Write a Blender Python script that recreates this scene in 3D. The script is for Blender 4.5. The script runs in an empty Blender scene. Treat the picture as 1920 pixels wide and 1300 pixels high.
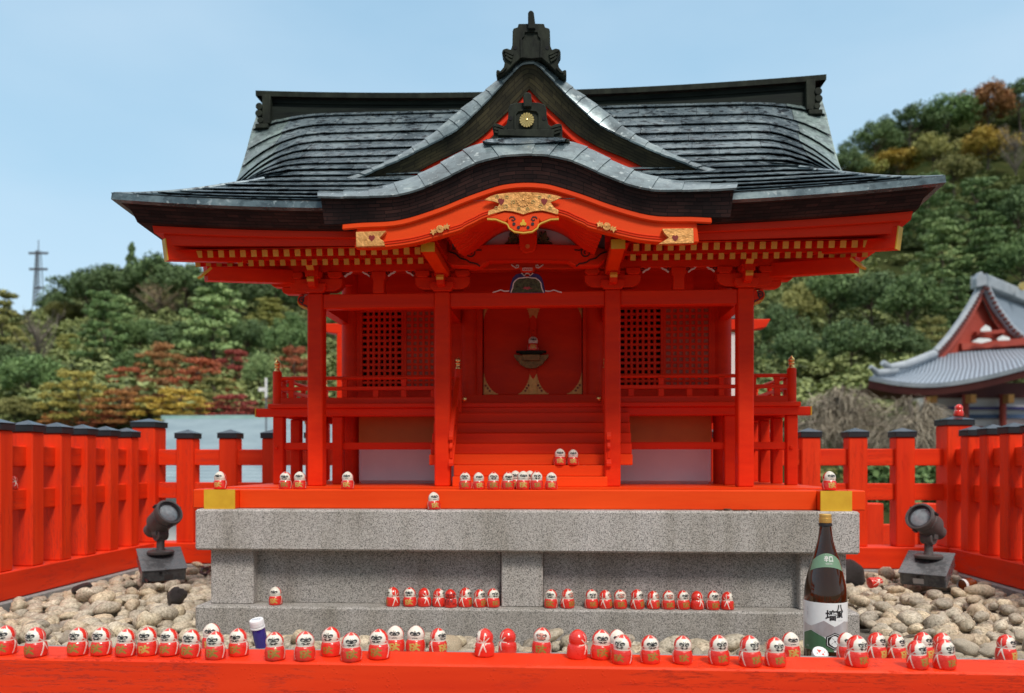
import bpy, bmesh, math, random
import numpy as np
from mathutils import Vector, Matrix
random.seed(7)
rng = np.random.default_rng(7)
R = math.radians
scene = bpy.context.scene
COL = scene.collection

# ------------------------------------------------------------------ camera, sky, sun, exposure
CAM_Z, F = 1.6, 1500.0            # camera height (m) and focal length in photo pixels (1920 wide)
cd = bpy.data.cameras.new("camera")
cam = bpy.data.objects.new("camera", cd)
COL.objects.link(cam)
cam.location = (0, 0, CAM_Z)
cam.rotation_euler = (R(90), 0, 0)
cd.sensor_width = 36.0
cd.lens = 36.0 * F / 1920.0
cd.shift_x = 0.0
cd.shift_y = (865 - 650) / 1920.0
cd.clip_start = 0.05
cd.clip_end = 3000
cd.dof.use_dof = True
cd.dof.focus_distance = 2.1
cd.dof.aperture_fstop = 3.2
scene.camera = cam

world = bpy.data.worlds.new("World")
scene.world = world
world.use_nodes = True
wn, wl = world.node_tree.nodes, world.node_tree.links
wn.clear()
SUN_EL, SUN_ROT = R(52), R(158)
sky = wn.new("ShaderNodeTexSky"); sky.sky_type = 'NISHITA'; sky.sun_disc = False
sky.sun_elevation = SUN_EL; sky.sun_rotation = SUN_ROT
sky.air_density = 1.0; sky.dust_density = 2.5; sky.ozone_density = 1.5
# a thin even overcast veil over the blue, brighter and whiter toward the horizon
tc = wn.new("ShaderNodeTexCoord")
sep = wn.new("ShaderNodeSeparateXYZ"); wl.new(tc.outputs['Generated'], sep.inputs[0])
ramp = wn.new("ShaderNodeValToRGB")
ramp.color_ramp.elements[0].position = 0.0; ramp.color_ramp.elements[0].color = (5.6, 6.9, 7.7, 1)
ramp.color_ramp.elements[1].position = 1.0; ramp.color_ramp.elements[1].color = (13.6, 13.0, 12.4, 1)
e = ramp.color_ramp.elements.new(0.30); e.color = (2.95, 4.9, 6.4, 1)
e = ramp.color_ramp.elements.new(0.55); e.color = (2.35, 4.1, 5.7, 1)
e = ramp.color_ramp.elements.new(0.75); e.color = (10.4, 10.3, 10.2, 1)
wl.new(sep.outputs[2], ramp.inputs[0])
nz = wn.new("ShaderNodeTexNoise"); nz.inputs['Scale'].default_value = 1.7; nz.inputs['Detail'].default_value = 5
mapn = wn.new("ShaderNodeMapping"); mapn.inputs['Scale'].default_value = (1, 1, 2.5)
wl.new(tc.outputs['Generated'], mapn.inputs[0]); wl.new(mapn.outputs[0], nz.inputs['Vector'])
nr = wn.new("ShaderNodeMapRange"); nr.inputs[1].default_value = 0.35; nr.inputs[2].default_value = 0.75
nr.inputs[3].default_value = 0.0; nr.inputs[4].default_value = 0.55
wl.new(nz.outputs['Fac'], nr.inputs[0])
cl = wn.new("ShaderNodeMixRGB"); cl.inputs[2].default_value = (5.0, 6.2, 7.2, 1)
wl.new(nr.outputs[0], cl.inputs[0]); wl.new(ramp.outputs[0], cl.inputs[1])
mx = wn.new("ShaderNodeMixRGB"); mx.inputs[0].default_value = 0.85
wl.new(sky.outputs[0], mx.inputs[1]); wl.new(cl.outputs[0], mx.inputs[2])
bg = wn.new("ShaderNodeBackground"); bg.inputs['Strength'].default_value = 0.10
# the sky is dimmed low behind the camera only to deepen shade under the eaves
dm = wn.new("ShaderNodeMapRange"); dm.inputs[1].default_value = -0.9; dm.inputs[2].default_value = 0.1; dm.inputs[3].default_value = 0.5; dm.inputs[4].default_value = 1.0
wl.new(sep.outputs[1], dm.inputs[0])
dmx = wn.new("ShaderNodeVectorMath"); dmx.operation = 'SCALE'; wl.new(mx.outputs[0], dmx.inputs[0]); wl.new(dm.outputs[0], dmx.inputs['Scale'])
wl.new(dmx.outputs[0], bg.inputs['Color'])
wo = wn.new("ShaderNodeOutputWorld"); wl.new(bg.outputs[0], wo.inputs[0])

sl = bpy.data.lights.new("sun", 'SUN'); sl.energy = 2.0; sl.angle = R(14); sl.color = (1.0, 0.95, 0.88)
sun = bpy.data.objects.new("sun", sl); COL.objects.link(sun)
sd = Vector((math.sin(SUN_ROT) * math.cos(SUN_EL), math.cos(SUN_ROT) * math.cos(SUN_EL), math.sin(SUN_EL)))
sun.rotation_euler = sd.to_track_quat('Z', 'Y').to_euler()
sun.location = (6, -8, 12)

scene.view_settings.view_transform = 'Standard'
scene.view_settings.look = 'None'
scene.view_settings.gamma = 1.0
scene.view_settings.exposure = 0.55

# ------------------------------------------------------------------ the shrine's own frame
YAW = R(3.4)
C_, S_ = math.cos(YAW), math.sin(YAW)
PX_, PY_ = 0.044, 2.45            # where the middle of the stone base's front stands

def to_world(x, y, z):
    return Vector((PX_ + x * C_ + y * S_, PY_ - x * S_ + y * C_, z))

def to_local(p):
    dx, dy = p[0] - PX_, p[1] - PY_
    return (dx * C_ - dy * S_, dx * S_ + dy * C_, p[2])

def L(px, py, Y):                 # sight line of a photo pixel met with the upright plane y = Y of the shrine's frame
    u, v = (px - 960) / F, (CAM_Z and (865 - py) / F)
    t = (Y + PX_ * S_ + PY_ * C_) / (u * S_ + C_)
    x, y, z = to_local((t * u, t, CAM_Z + v * t))
    return x, z

def LX(px, Y): return L(px, 865, Y)[0]
def LZ(py, Y, px=990): return L(px, py, Y)[1]

# ------------------------------------------------------------------ mesh builder
class MB:
    def __init__(self): self.v, self.f, self.mi, self.uv = [], [], [], []
    def add(self, vs, fs, mi=0, uvs=None):
        b = len(self.v)
        self.v += [tuple(p) for p in vs]
        for k, f in enumerate(fs):
            self.f.append([b + i for i in f]); self.mi.append(mi)
            self.uv.append(uvs[k] if uvs else None)
        return self
    def box(self, x0, x1, y0, y1, z0, z1, mi=0):
        if x0 > x1: x0, x1 = x1, x0
        if y0 > y1: y0, y1 = y1, y0
        if z0 > z1: z0, z1 = z1, z0
        vs = [(x0,y0,z0),(x1,y0,z0),(x1,y1,z0),(x0,y1,z0),(x0,y0,z1),(x1,y0,z1),(x1,y1,z1),(x0,y1,z1)]
        return self.add(vs, [(0,3,2,1),(4,5,6,7),(0,1,5,4),(1,2,6,5),(2,3,7,6),(3,0,4,7)], mi)
    def bar(self, p0, p1, w, h, mi=0, up=(0,0,1), mi_end=None):
        p0, p1 = Vector(p0), Vector(p1); d = (p1 - p0).normalized()
        r = d.cross(Vector(up)).normalized(); u = r.cross(d).normalized()
        vs = []
        for p in (p0, p1):
            for a, b in ((-1,-1),(1,-1),(1,1),(-1,1)): vs.append(p + r*(a*w/2) + u*(b*h/2))
        self.add(vs, [(0,1,5,4),(1,2,6,5),(2,3,7,6),(3,0,4,7)], mi)
        return self.add(vs, [(3,2,1,0),(4,5,6,7)], mi if mi_end is None else mi_end)
    def prism(self, poly, y0, y1, mi=0):      # outline in x,z pushed from y0 to y1
        n = len(poly)
        area = sum(poly[i][0]*poly[(i+1)%n][1] - poly[(i+1)%n][0]*poly[i][1] for i in range(n))
        if area < 0: poly = poly[::-1]
        vs = [(x, y0, z) for x, z in poly] + [(x, y1, z) for x, z in poly]
        fs = [list(range(n)), list(range(2*n-1, n-1, -1))]
        fs += [(i, i+n, (i+1)%n+n, (i+1)%n) for i in range(n)]
        return self.add(vs, fs, mi)
    def prismx(self, poly, x0, x1, mi=0):     # outline in y,z pushed from x0 to x1
        n = len(poly)
        vs = [(x0, y, z) for y, z in poly] + [(x1, y, z) for y, z in poly]
        fs = [list(range(n)), list(range(2*n-1, n-1, -1))]
        fs += [(i, i+n, (i+1)%n+n, (i+1)%n) for i in range(n)]
        return self.add(vs, fs, mi)
    def lathe(self, prof, c=(0,0,0), n=24, mi=0, cap=True, M=None):
        vs, fs = [], []
        for r, z in prof:
            for k in range(n):
                a = 2*math.pi*k/n
                p = Vector((r*math.cos(a), r*math.sin(a), z))
                if M is not None: p = M @ p
                vs.append((p[0]+c[0], p[1]+c[1], p[2]+c[2]))
        for i in range(len(prof)-1):
            for k in range(n):
                fs.append((i*n+k, i*n+(k+1)%n, (i+1)*n+(k+1)%n, (i+1)*n+k))
        if cap:
            fs.append(list(range(n-1, -1, -1))); m = (len(prof)-1)*n
            fs.append([m+k for k in range(n)])
        return self.add(vs, fs, mi)
    def tube(self, pts, r, n=8, mi=0, cap=True):
        pts = [Vector(p) for p in pts]; vs, fs = [], []
        rr = r if isinstance(r, (list, tuple)) else [r]*len(pts)
        up = Vector((0,0,1))
        for i, p in enumerate(pts):
            d = (pts[min(i+1, len(pts)-1)] - pts[max(i-1, 0)]).normalized()
            s = d.cross(up)
            s = d.cross(Vector((0,1,0))) if s.length < 1e-3 else s
            s.normalize(); t = s.cross(d)
            for k in range(n):
                a = 2*math.pi*k/n; vs.append(p + (s*math.cos(a) + t*math.sin(a))*rr[i])
        for i in range(len(pts)-1):
            for k in range(n): fs.append((i*n+k, i*n+(k+1)%n, (i+1)*n+(k+1)%n, (i+1)*n+k))
        if cap:
            fs.append(list(range(n-1,-1,-1))); m = (len(pts)-1)*n; fs.append([m+k for k in range(n)])
        return self.add(vs, fs, mi)
    def loft(self, rows, mi=0, close=False, flip=False):
        n = len(rows[0]); vs = [p for r in rows for p in r]; fs, uvs = [], []
        U = []
        for r in rows:
            c = [0.0]
            for i in range(1, n): c.append(c[-1] + (Vector(r[i]) - Vector(r[i-1])).length)
            h = c[-1]/2; U.append([q-h for q in c])
        V = [0.0]
        m = n//2
        for j in range(1, len(rows)): V.append(V[-1] + (Vector(rows[j][m]) - Vector(rows[j-1][m])).length)
        for j in range(len(rows)-1):
            for i in range(n if close else n-1):
                i2 = (i+1) % n
                q = [j*n+i, j*n+i2, (j+1)*n+i2, (j+1)*n+i]
                w = [(U[j][i], V[j]), (U[j][i2], V[j]), (U[j+1][i2], V[j+1]), (U[j+1][i], V[j+1])]
                if flip: q.reverse(); w.reverse()
                fs.append(q); uvs.append(w)
        return self.add(vs, fs, mi, uvs)
    def mesh(self, name, mats, smooth=None, o=(0,0,0)):
        me = bpy.data.meshes.new(name)
        vs = [(p[0]-o[0], p[1]-o[1], p[2]-o[2]) for p in self.v]
        me.from_pydata(vs, [], self.f)
        for m in (mats if isinstance(mats, (list, tuple)) else [mats]): me.materials.append(m)
        if any(self.mi): me.polygons.foreach_set('material_index', self.mi)
        if any(u is not None for u in self.uv):
            lay = me.uv_layers.new(name='UVMap'); flat = []
            for f, u in zip(self.f, self.uv):
                flat += [c for q in (u or [(0,0)]*len(f)) for c in q]
            lay.data.foreach_set('uv', flat)
        me.update()
        if smooth:
            me.shade_smooth(); me.set_sharp_from_angle(angle=R(smooth))
        return me

ORI = {}
def thing(name, label, cat, loc, group=None, rz=0.0, world_loc=False):
    o = bpy.data.objects.new(name, None); COL.objects.link(o)
    o.empty_display_size = 0.05
    if world_loc: o.location = loc; o.rotation_euler = (0, 0, rz)
    else: o.location = to_world(*loc); o.rotation_euler = (0, 0, -YAW + rz)
    o['label'] = label; o['category'] = cat
    if group: o['group'] = group
    ORI[o] = loc if rz == 0.0 else (0, 0, 0)
    return o

def part(name, mb, mats, parent, smooth=None, bevel=0.0, label=None):
    o = bpy.data.objects.new(name, mb.mesh(name, mats, smooth, ORI[parent]))
    COL.objects.link(o); o.parent = parent; ORI[o] = ORI[parent]
    if bevel:
        b = o.modifiers.new('bevel', 'BEVEL'); b.width = bevel; b.segments = 1; b.limit_method = 'ANGLE'; b.angle_limit = R(35)
    if label: o['label'] = label
    return o

def structure(name, mb, mats, smooth=None, kind='structure', local=True):
    o = bpy.data.objects.new(name, mb.mesh(name, mats, smooth)); COL.objects.link(o)
    if local: o.location = to_world(0, 0, 0); o.rotation_euler = (0, 0, -YAW)
    o['kind'] = kind
    return o

def copy_tree(o, parent=None):
    c = o.copy(); COL.objects.link(c)
    if parent: c.parent = parent
    for ch in list(o.children): copy_tree(ch, c)
    return c

# ------------------------------------------------------------------ materials
def new_mat(name):
    m = bpy.data.materials.new(name); m.use_nodes = True
    n = m.node_tree.nodes; b = n['Principled BSDF']
    return m, n, m.node_tree.links, b

def ramp_node(n, stops):
    r = n.new('ShaderNodeValToRGB'); els = r.color_ramp.elements
    while len(els) < len(stops): els.new(0.5)
    for e, (p, c) in zip(els, stops): e.position = p; e.color = (*c, 1)
    return r

def mat(name, c1, c2=None, rough=0.5, metal=0.0, scale=8.0, stretch=(1,1,1), bump=0.0, bscale=40.0, bdist=0.002,
        rough2=None, detail=5, coat=0.0, coord='Object', lo=0.35, hi=0.65, spec=0.5):
    m, n, l, b = new_mat(name)
    b.inputs['Roughness'].default_value = rough; b.inputs['Metallic'].default_value = metal
    b.inputs['Coat Weight'].default_value = coat; b.inputs['Specular IOR Level'].default_value = spec
    tc = n.new('ShaderNodeTexCoord'); mp = n.new('ShaderNodeMapping'); mp.inputs['Scale'].default_value = stretch
    l.new(tc.outputs[coord], mp.inputs[0])
    if c2 is None: b.inputs['Base Color'].default_value = (*c1, 1)
    else:
        nz = n.new('ShaderNodeTexNoise'); nz.inputs['Scale'].default_value = scale; nz.inputs['Detail'].default_value = detail
        nz.inputs['Roughness'].default_value = 0.62
        l.new(mp.outputs[0], nz.inputs['Vector'])
        r = ramp_node(n, [(lo, c1), (hi, c2)]); l.new(nz.outputs['Fac'], r.inputs[0]); l.new(r.outputs[0], b.inputs['Base Color'])
        if rough2 is not None:
            mr = n.new('ShaderNodeMapRange'); mr.inputs[1].default_value = lo; mr.inputs[2].default_value = hi
            mr.inputs[3].default_value = rough; mr.inputs[4].default_value = rough2
            l.new(nz.outputs['Fac'], mr.inputs[0]); l.new(mr.outputs[0], b.inputs['Roughness'])
    if bump:
        n2 = n.new('ShaderNodeTexNoise'); n2.inputs['Scale'].default_value = bscale; n2.inputs['Detail'].default_value = 4
        l.new(mp.outputs[0], n2.inputs['Vector'])
        bp = n.new('ShaderNodeBump'); bp.inputs['Strength'].default_value = bump; bp.inputs['Distance'].default_value = bdist
        l.new(n2.outputs['Fac'], bp.inputs['Height']); l.new(bp.outputs[0], b.inputs['Normal'])
    return m

VERM, VERM2 = (0.78, 0.033, 0.003), (0.66, 0.022, 0.0025)
M_verm = mat('vermilion_paint', VERM2, VERM, rough=0.45, rough2=0.55, scale=6, stretch=(1, 1, 3), bump=0.15, bscale=120, bdist=0.001, spec=0.16)
M_vermx = mat('vermilion_paint_lengthwise', VERM2, VERM, rough=0.42, rough2=0.55, scale=7, stretch=(.25, 1, 4), bump=0.25, bscale=90, bdist=0.001, spec=0.18)
M_orange = mat('orange_vermilion_paint', (0.78, 0.050, 0.003), (0.86, 0.066, 0.004), rough=0.45, rough2=0.55, scale=7, stretch=(.3, 1, 3), bump=0.15, bscale=100, bdist=0.001, spec=0.2)
def fence_paint(name, cracks):
    m, n, l, b = new_mat(name)
    tc = n.new('ShaderNodeTexCoord')
    mp = n.new('ShaderNodeMapping'); mp.inputs['Scale'].default_value = cracks
    l.new(tc.outputs['Object'], mp.inputs[0])
    nz = n.new('ShaderNodeTexNoise'); nz.inputs['Scale'].default_value = 5; nz.inputs['Detail'].default_value = 6
    l.new(mp.outputs[0], nz.inputs['Vector'])
    r = ramp_node(n, [(0.3, (0.70, 0.030, 0.005)), (0.55, (0.80, 0.042, 0.006)), (0.75, (0.85, 0.052, 0.009))])
    l.new(nz.outputs['Fac'], r.inputs[0])
    # thin weather cracks along the grain
    n2 = n.new('ShaderNodeTexNoise'); n2.inputs['Scale'].default_value = 9; n2.inputs['Detail'].default_value = 8; n2.inputs['Roughness'].default_value = .7
    l.new(mp.outputs[0], n2.inputs['Vector'])
    s = n.new('ShaderNodeMath'); s.operation = 'SUBTRACT'; s.inputs[1].default_value = 0.5; l.new(n2.outputs['Fac'], s.inputs[0])
    a = n.new('ShaderNodeMath'); a.operation = 'ABSOLUTE'; l.new(s.outputs[0], a.inputs[0])
    mr = n.new('ShaderNodeMapRange'); mr.inputs[1].default_value = 0.0; mr.inputs[2].default_value = 0.010; l.new(a.outputs[0], mr.inputs[0])
    n3 = n.new('ShaderNodeTexNoise'); n3.inputs['Scale'].default_value = 3.0; l.new(tc.outputs['Object'], n3.inputs['Vector'])
    g = n.new('ShaderNodeMapRange'); g.inputs[1].default_value = 0.44; g.inputs[2].default_value = 0.54; g.inputs[3].default_value = 1.0; g.inputs[4].default_value = 0.0
    l.new(n3.outputs['Fac'], g.inputs[0])
    mxx = n.new('ShaderNodeMath'); mxx.operation = 'MAXIMUM'; l.new(mr.outputs[0], mxx.inputs[0]); l.new(g.outputs[0], mxx.inputs[1])
    mc = n.new('ShaderNodeMixRGB'); mc.inputs[1].default_value = (0.45, 0.020, 0.006, 1)
    l.new(mxx.outputs[0], mc.inputs[0]); l.new(r.outputs[0], mc.inputs[2]); l.new(mc.outputs[0], b.inputs['Base Color'])
    # wet film with beads of rain
    vo = n.new('ShaderNodeTexVoronoi'); vo.inputs['Scale'].default_value = 160; l.new(tc.outputs['Object'], vo.inputs['Vector'])
    vr = n.new('ShaderNodeMapRange'); vr.inputs[1].default_value = 0.1; vr.inputs[2].default_value = 0.32; vr.inputs[3].default_value = 1; vr.inputs[4].default_value = 0
    l.new(vo.outputs['Distance'], vr.inputs[0])
    n4 = n.new('ShaderNodeTexNoise'); n4.inputs['Scale'].default_value = 24; l.new(tc.outputs['Object'], n4.inputs['Vector'])
    n4r = n.new('ShaderNodeMapRange'); n4r.inputs[1].default_value = 0.48; n4r.inputs[2].default_value = 0.6; l.new(n4.outputs['Fac'], n4r.inputs[0])
    mu = n.new('ShaderNodeMath'); mu.operation = 'MULTIPLY'; l.new(vr.outputs[0], mu.inputs[0]); l.new(n4r.outputs[0], mu.inputs[1])
    ad = n.new('ShaderNodeMath'); ad.operation = 'ADD'; l.new(mu.outputs[0], ad.inputs[0]); l.new(mxx.outputs[0], ad.inputs[1])
    bp = n.new('ShaderNodeBump'); bp.inputs['Strength'].default_value = 0.6; bp.inputs['Distance'].default_value = 0.0012
    l.new(ad.outputs[0], bp.inputs['Height']); l.new(bp.outputs[0], b.inputs['Normal'])
    rr = n.new('ShaderNodeMapRange'); rr.inputs[3].default_value = 0.5; rr.inputs[4].default_value = 0.12; l.new(mu.outputs[0], rr.inputs[0])
    l.new(rr.outputs[0], b.inputs['Roughness']); b.inputs['Specular IOR Level'].default_value = 0.22
    return m
M_fx = fence_paint('fence_paint_crosswise', (.35, 1, 5))
M_fy = fence_paint('fence_paint_depthwise', (1, .35, 5))
M_fz = fence_paint('fence_paint_upright', (5, 5, .4))
M_yellow = mat('yellow_ochre_paint', (0.62, 0.33, 0.012), (0.72, 0.42, 0.02), rough=0.5, scale=14, bump=.1)
M_yellow2 = mat('rafter_end_yellow', (0.62, 0.34, 0.03), (0.74, 0.42, 0.05), rough=0.5, scale=14)
M_bronze = mat('dark_bronze', (.16, .065, .018), (.30, .13, .04), rough=.45, metal=.5, scale=90, bump=.6, bscale=120)
M_hole = mat('dark_red_piercing', (.22, .012, .006), rough=.6)
M_gold = mat('gilt_fitting', (0.62, 0.27, 0.07), (0.82, 0.42, 0.14), rough=0.42, rough2=0.6, metal=0.55, scale=60, bump=0.7, bscale=110, bdist=0.003)
M_gilt = mat('polished_gilt', (0.80, 0.52, 0.16), (0.9, 0.62, 0.24), rough=0.25, metal=0.9, scale=20)
M_black = mat('black_metal', (0.012, 0.012, 0.014), (0.02, 0.02, 0.024), rough=0.45, scale=10)
M_capzinc = mat('zinc_cap_sheet', (0.035, 0.042, 0.05), (0.085, 0.10, 0.12), rough=0.22, rough2=0.45, metal=0.3, scale=14, bump=.2, bscale=60)
M_dark = mat('dark_stained_wood', (0.009, 0.011, 0.008), (0.028, 0.033, 0.022), rough=0.7, scale=26, stretch=(1, 1, .5), bump=.5, bscale=70, bdist=.003, spec=.18)
M_darkwet = mat('dark_ridge_sheet', (0.004, 0.006, 0.005), (0.018, 0.024, 0.018), rough=0.6, rough2=.8, scale=22, stretch=(.3, 1, 3), bump=.3, spec=.15)
M_plaster = mat('white_plaster', (0.72, 0.66, 0.68), (0.78, 0.73, 0.74), rough=0.8, scale=6)
M_orangepanel = mat('orange_brown_panel', (0.50, 0.125, 0.014), (0.56, 0.15, 0.018), rough=0.6, scale=8)
M_pinkpanel = mat('pale_plaster_panel', (0.60, 0.52, 0.55), (0.66, 0.58, 0.6), rough=0.8, scale=10)
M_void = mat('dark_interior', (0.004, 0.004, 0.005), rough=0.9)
M_backing = mat('brown_board_backing', (0.30, 0.045, 0.018), (0.50, 0.13, 0.075), rough=0.6, scale=120)
M_blue = mat('deep_blue_paint', (0.02, 0.018, 0.12), (0.05, 0.04, 0.22), rough=.5, scale=30)
M_white = mat('white_paint', (0.75, 0.72, 0.68), (0.82, 0.8, 0.76), rough=.45, scale=20)
M_ink = mat('black_paint_line', (0.015, 0.010, 0.010), rough=.5)
M_carved = mat('painted_carving', (0.015, 0.02, 0.012), (0.10, 0.13, 0.05), rough=.6, scale=110, bump=.8, bscale=120, bdist=.004)

def bark_mat(name, c1, c2, mortar, rowh=0.0105, bw=0.05):
    m, n, l, b = new_mat(name)
    uv = n.new('ShaderNodeUVMap'); uv.uv_map = 'UVMap'
    br = n.new('ShaderNodeTexBrick'); br.inputs['Scale'].default_value = 1.0
    br.inputs['Brick Width'].default_value = bw; br.inputs['Row Height'].default_value = rowh
    br.inputs['Mortar Size'].default_value = 0.0010; br.inputs['Mortar Smooth'].default_value = 0.2; br.inputs['Bias'].default_value = -0.1
    br.inputs['Color1'].default_value = (*c1, 1); br.inputs['Color2'].default_value = (*c2, 1); br.inputs['Mortar'].default_value = (*mortar, 1)
    br.offset_frequency = 2; br.squash = 0.7; br.squash_frequency = 3
    l.new(uv.outputs[0], br.inputs['Vector'])
    tc = n.new('ShaderNodeTexCoord')
    nz = n.new('ShaderNodeTexNoise'); nz.inputs['Scale'].default_value = 10; nz.inputs['Detail'].default_value = 6; l.new(tc.outputs['Object'], nz.inputs['Vector'])
    r = ramp_node(n, [(0.3, (.45, .45, .5)), (0.7, (1.6, 1.45, 1.3))]); l.new(nz.outputs['Fac'], r.inputs[0])
    mu = n.new('ShaderNodeMixRGB'); mu.blend_type = 'MULTIPLY'; mu.inputs[0].default_value = 1.0
    l.new(br.outputs['Color'], mu.inputs[1]); l.new(r.outputs[0], mu.inputs[2]); l.new(mu.outputs[0], b.inputs['Base Color'])
    bp = n.new('ShaderNodeBump'); bp.inputs['Strength'].default_value = .7; bp.inputs['Distance'].default_value = .003; bp.invert = True
    l.new(br.outputs['Fac'], bp.inputs['Height']); l.new(bp.outputs[0], b.inputs['Normal'])
    b.inputs['Roughness'].default_value = .62; b.inputs['Specular IOR Level'].default_value = .2
    return m
M_bark = bark_mat('layered_bark_edge', (0.017, 0.008, 0.008), (0.048, 0.021, 0.018), (0.004, 0.002, 0.002))
M_barkgreen = bark_mat('mossy_bark_edge', (0.030, 0.027, 0.015), (0.060, 0.053, 0.027), (0.014, 0.012, 0.008), rowh=.013, bw=.06)

def copper_mat(name, base, dark, pale, rough=.3, spots=1.0):
    m, n, l, b = new_mat(name)
    tc = n.new('ShaderNodeTexCoord')
    nz = n.new('ShaderNodeTexNoise'); nz.inputs['Scale'].default_value = 7; nz.inputs['Detail'].default_value = 7; nz.inputs['Roughness'].default_value = .65
    l.new(tc.outputs['Object'], nz.inputs['Vector'])
    r = ramp_node(n, [(0.36, dark), (0.5, base), (0.66, pale)]); l.new(nz.outputs['Fac'], r.inputs[0])
    # dark weather pits strewn over the sheets
    mp = n.new('ShaderNodeMapping'); mp.inputs['Scale'].default_value = (.55, 1, 1); l.new(tc.outputs['Object'], mp.inputs[0])
    n2 = n.new('ShaderNodeTexNoise'); n2.inputs['Scale'].default_value = 62; n2.inputs['Detail'].default_value = 4; l.new(mp.outputs[0], n2.inputs['Vector'])
    r2 = ramp_node(n, [(0.40, (.18, .18, .20)), (0.46, (1, 1, 1))]); l.new(n2.outputs['Fac'], r2.inputs[0])
    mu = n.new('ShaderNodeMixRGB'); mu.blend_type = 'MULTIPLY'; mu.inputs[0].default_value = spots
    l.new(r.outputs[0], mu.inputs[1]); l.new(r2.outputs[0], mu.inputs[2])
    # pale lichen and bird marks
    n3 = n.new('ShaderNodeTexNoise'); n3.inputs['Scale'].default_value = 55; n3.inputs['Detail'].default_value = 6; l.new(tc.outputs['Object'], n3.inputs['Vector'])
    r3 = ramp_node(n, [(0.60, (0, 0, 0)), (0.70, (1, 1, 1))]); l.new(n3.outputs['Fac'], r3.inputs[0])
    m3 = n.new('ShaderNodeMixRGB'); m3.inputs[2].default_value = (.34, .39, .39, 1)
    l.new(r3.outputs[0], m3.inputs[0]); l.new(mu.outputs[0], m3.inputs[1]); l.new(m3.outputs[0], b.inputs['Base Color'])
    rr = n.new('ShaderNodeMapRange'); rr.inputs[1].default_value = .3; rr.inputs[2].default_value = .7; rr.inputs[3].default_value = rough; rr.inputs[4].default_value = rough+.22
    l.new(nz.outputs['Fac'], rr.inputs[0]); l.new(rr.outputs[0], b.inputs['Roughness'])
    b.inputs['Metallic'].default_value = .35; b.inputs['Specular IOR Level'].default_value = .6
    bp = n.new('ShaderNodeBump'); bp.inputs['Strength'].default_value = .35; bp.inputs['Distance'].default_value = .003
    n5 = n.new('ShaderNodeTexNoise'); n5.inputs['Scale'].default_value = 22; n5.inputs['Detail'].default_value = 4; l.new(tc.outputs['Object'], n5.inputs['Vector'])
    l.new(n5.outputs['Fac'], bp.inputs['Height']); l.new(bp.outputs[0], b.inputs['Normal'])
    return m
M_copper = copper_mat('weathered_copper_sheet', (0.15, 0.195, 0.22), (0.09, 0.12, 0.14), (0.24, 0.30, 0.32), rough=.15)
M_lip = copper_mat('patinated_copper_edge', (0.15, 0.20, 0.215), (0.085, 0.115, 0.125), (0.26, 0.32, 0.32), rough=.2, spots=.35)
M_verge = copper_mat('green_patina_sheet', (0.16, 0.215, 0.205), (0.10, 0.13, 0.13), (0.25, 0.33, 0.30), rough=.32, spots=.5)
M_seamshade = mat('sheet_underside_shade', (0.010, 0.011, 0.016), rough=.5)  # shade painted near-black under and between the lapped sheets

def granite(name, base, wet=0.0):
    m, n, l, b = new_mat(name)
    tc = n.new('ShaderNodeTexCoord')
    vo = n.new('ShaderNodeTexVoronoi'); vo.inputs['Scale'].default_value = 420; l.new(tc.outputs['Object'], vo.inputs['Vector'])
    nz = n.new('ShaderNodeTexNoise'); nz.inputs['Scale'].default_value = 330; nz.inputs['Detail'].default_value = 3; nz.inputs['Roughness'].default_value = .7
    l.new(tc.outputs['Object'], nz.inputs['Vector'])
    r1 = ramp_node(n, [(0.28, tuple(c*.18 for c in base)), (0.385, tuple(c*.60 for c in base)), (0.50, base), (0.74, tuple(min(.85, c*1.45) for c in base))])
    mixf = n.new('ShaderNodeMath'); mixf.operation = 'MULTIPLY_ADD'; mixf.inputs[1].default_value = .35; 
    sepc = n.new('ShaderNodeSeparateColor'); l.new(vo.outputs['Color'], sepc.inputs[0])
    sub = n.new('ShaderNodeMath'); sub.operation = 'SUBTRACT'; sub.inputs[1].default_value = .5; l.new(sepc.outputs[0], sub.inputs[0])
    l.new(sub.outputs[0], mixf.inputs[0]); l.new(nz.outputs['Fac'], mixf.inputs[2]); l.new(mixf.outputs[0], r1.inputs[0])
    n2 = n.new('ShaderNodeTexNoise'); n2.inputs['Scale'].default_value = 4; n2.inputs['Detail'].default_value = 6; l.new(tc.outputs['Object'], n2.inputs['Vector'])
    mps = n.new('ShaderNodeMapping'); mps.inputs['Scale'].default_value = (2.2, 2.2, .35); l.new(tc.outputs['Object'], mps.inputs[0]); l.new(mps.outputs[0], n2.inputs['Vector'])
    r2 = ramp_node(n, [(0.32, (.70, .68, .63)), (0.46, (.95, .94, .92)), (0.68, (1.10, 1.09, 1.10))]); l.new(n2.outputs['Fac'], r2.inputs[0])
    mu = n.new('ShaderNodeMixRGB'); mu.blend_type = 'MULTIPLY'; mu.inputs[0].default_value = 1
    l.new(r1.outputs[0], mu.inputs[1]); l.new(r2.outputs[0], mu.inputs[2]); l.new(mu.outputs[0], b.inputs['Base Color'])
    b.inputs['Roughness'].default_value = .75 - wet
    bp = n.new('ShaderNodeBump'); bp.inputs['Strength'].default_value = .4; bp.inputs['Distance'].default_value = .0015
    l.new(nz.outputs['Fac'], bp.inputs['Height']); l.new(bp.outputs[0], b.inputs['Normal'])
    return m
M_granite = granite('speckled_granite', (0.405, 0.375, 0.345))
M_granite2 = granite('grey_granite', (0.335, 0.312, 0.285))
M_curb = mat('curb_stone', (0.22, 0.22, 0.215), (0.32, 0.32, 0.31), rough=.7, scale=60, bump=.3)
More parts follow.
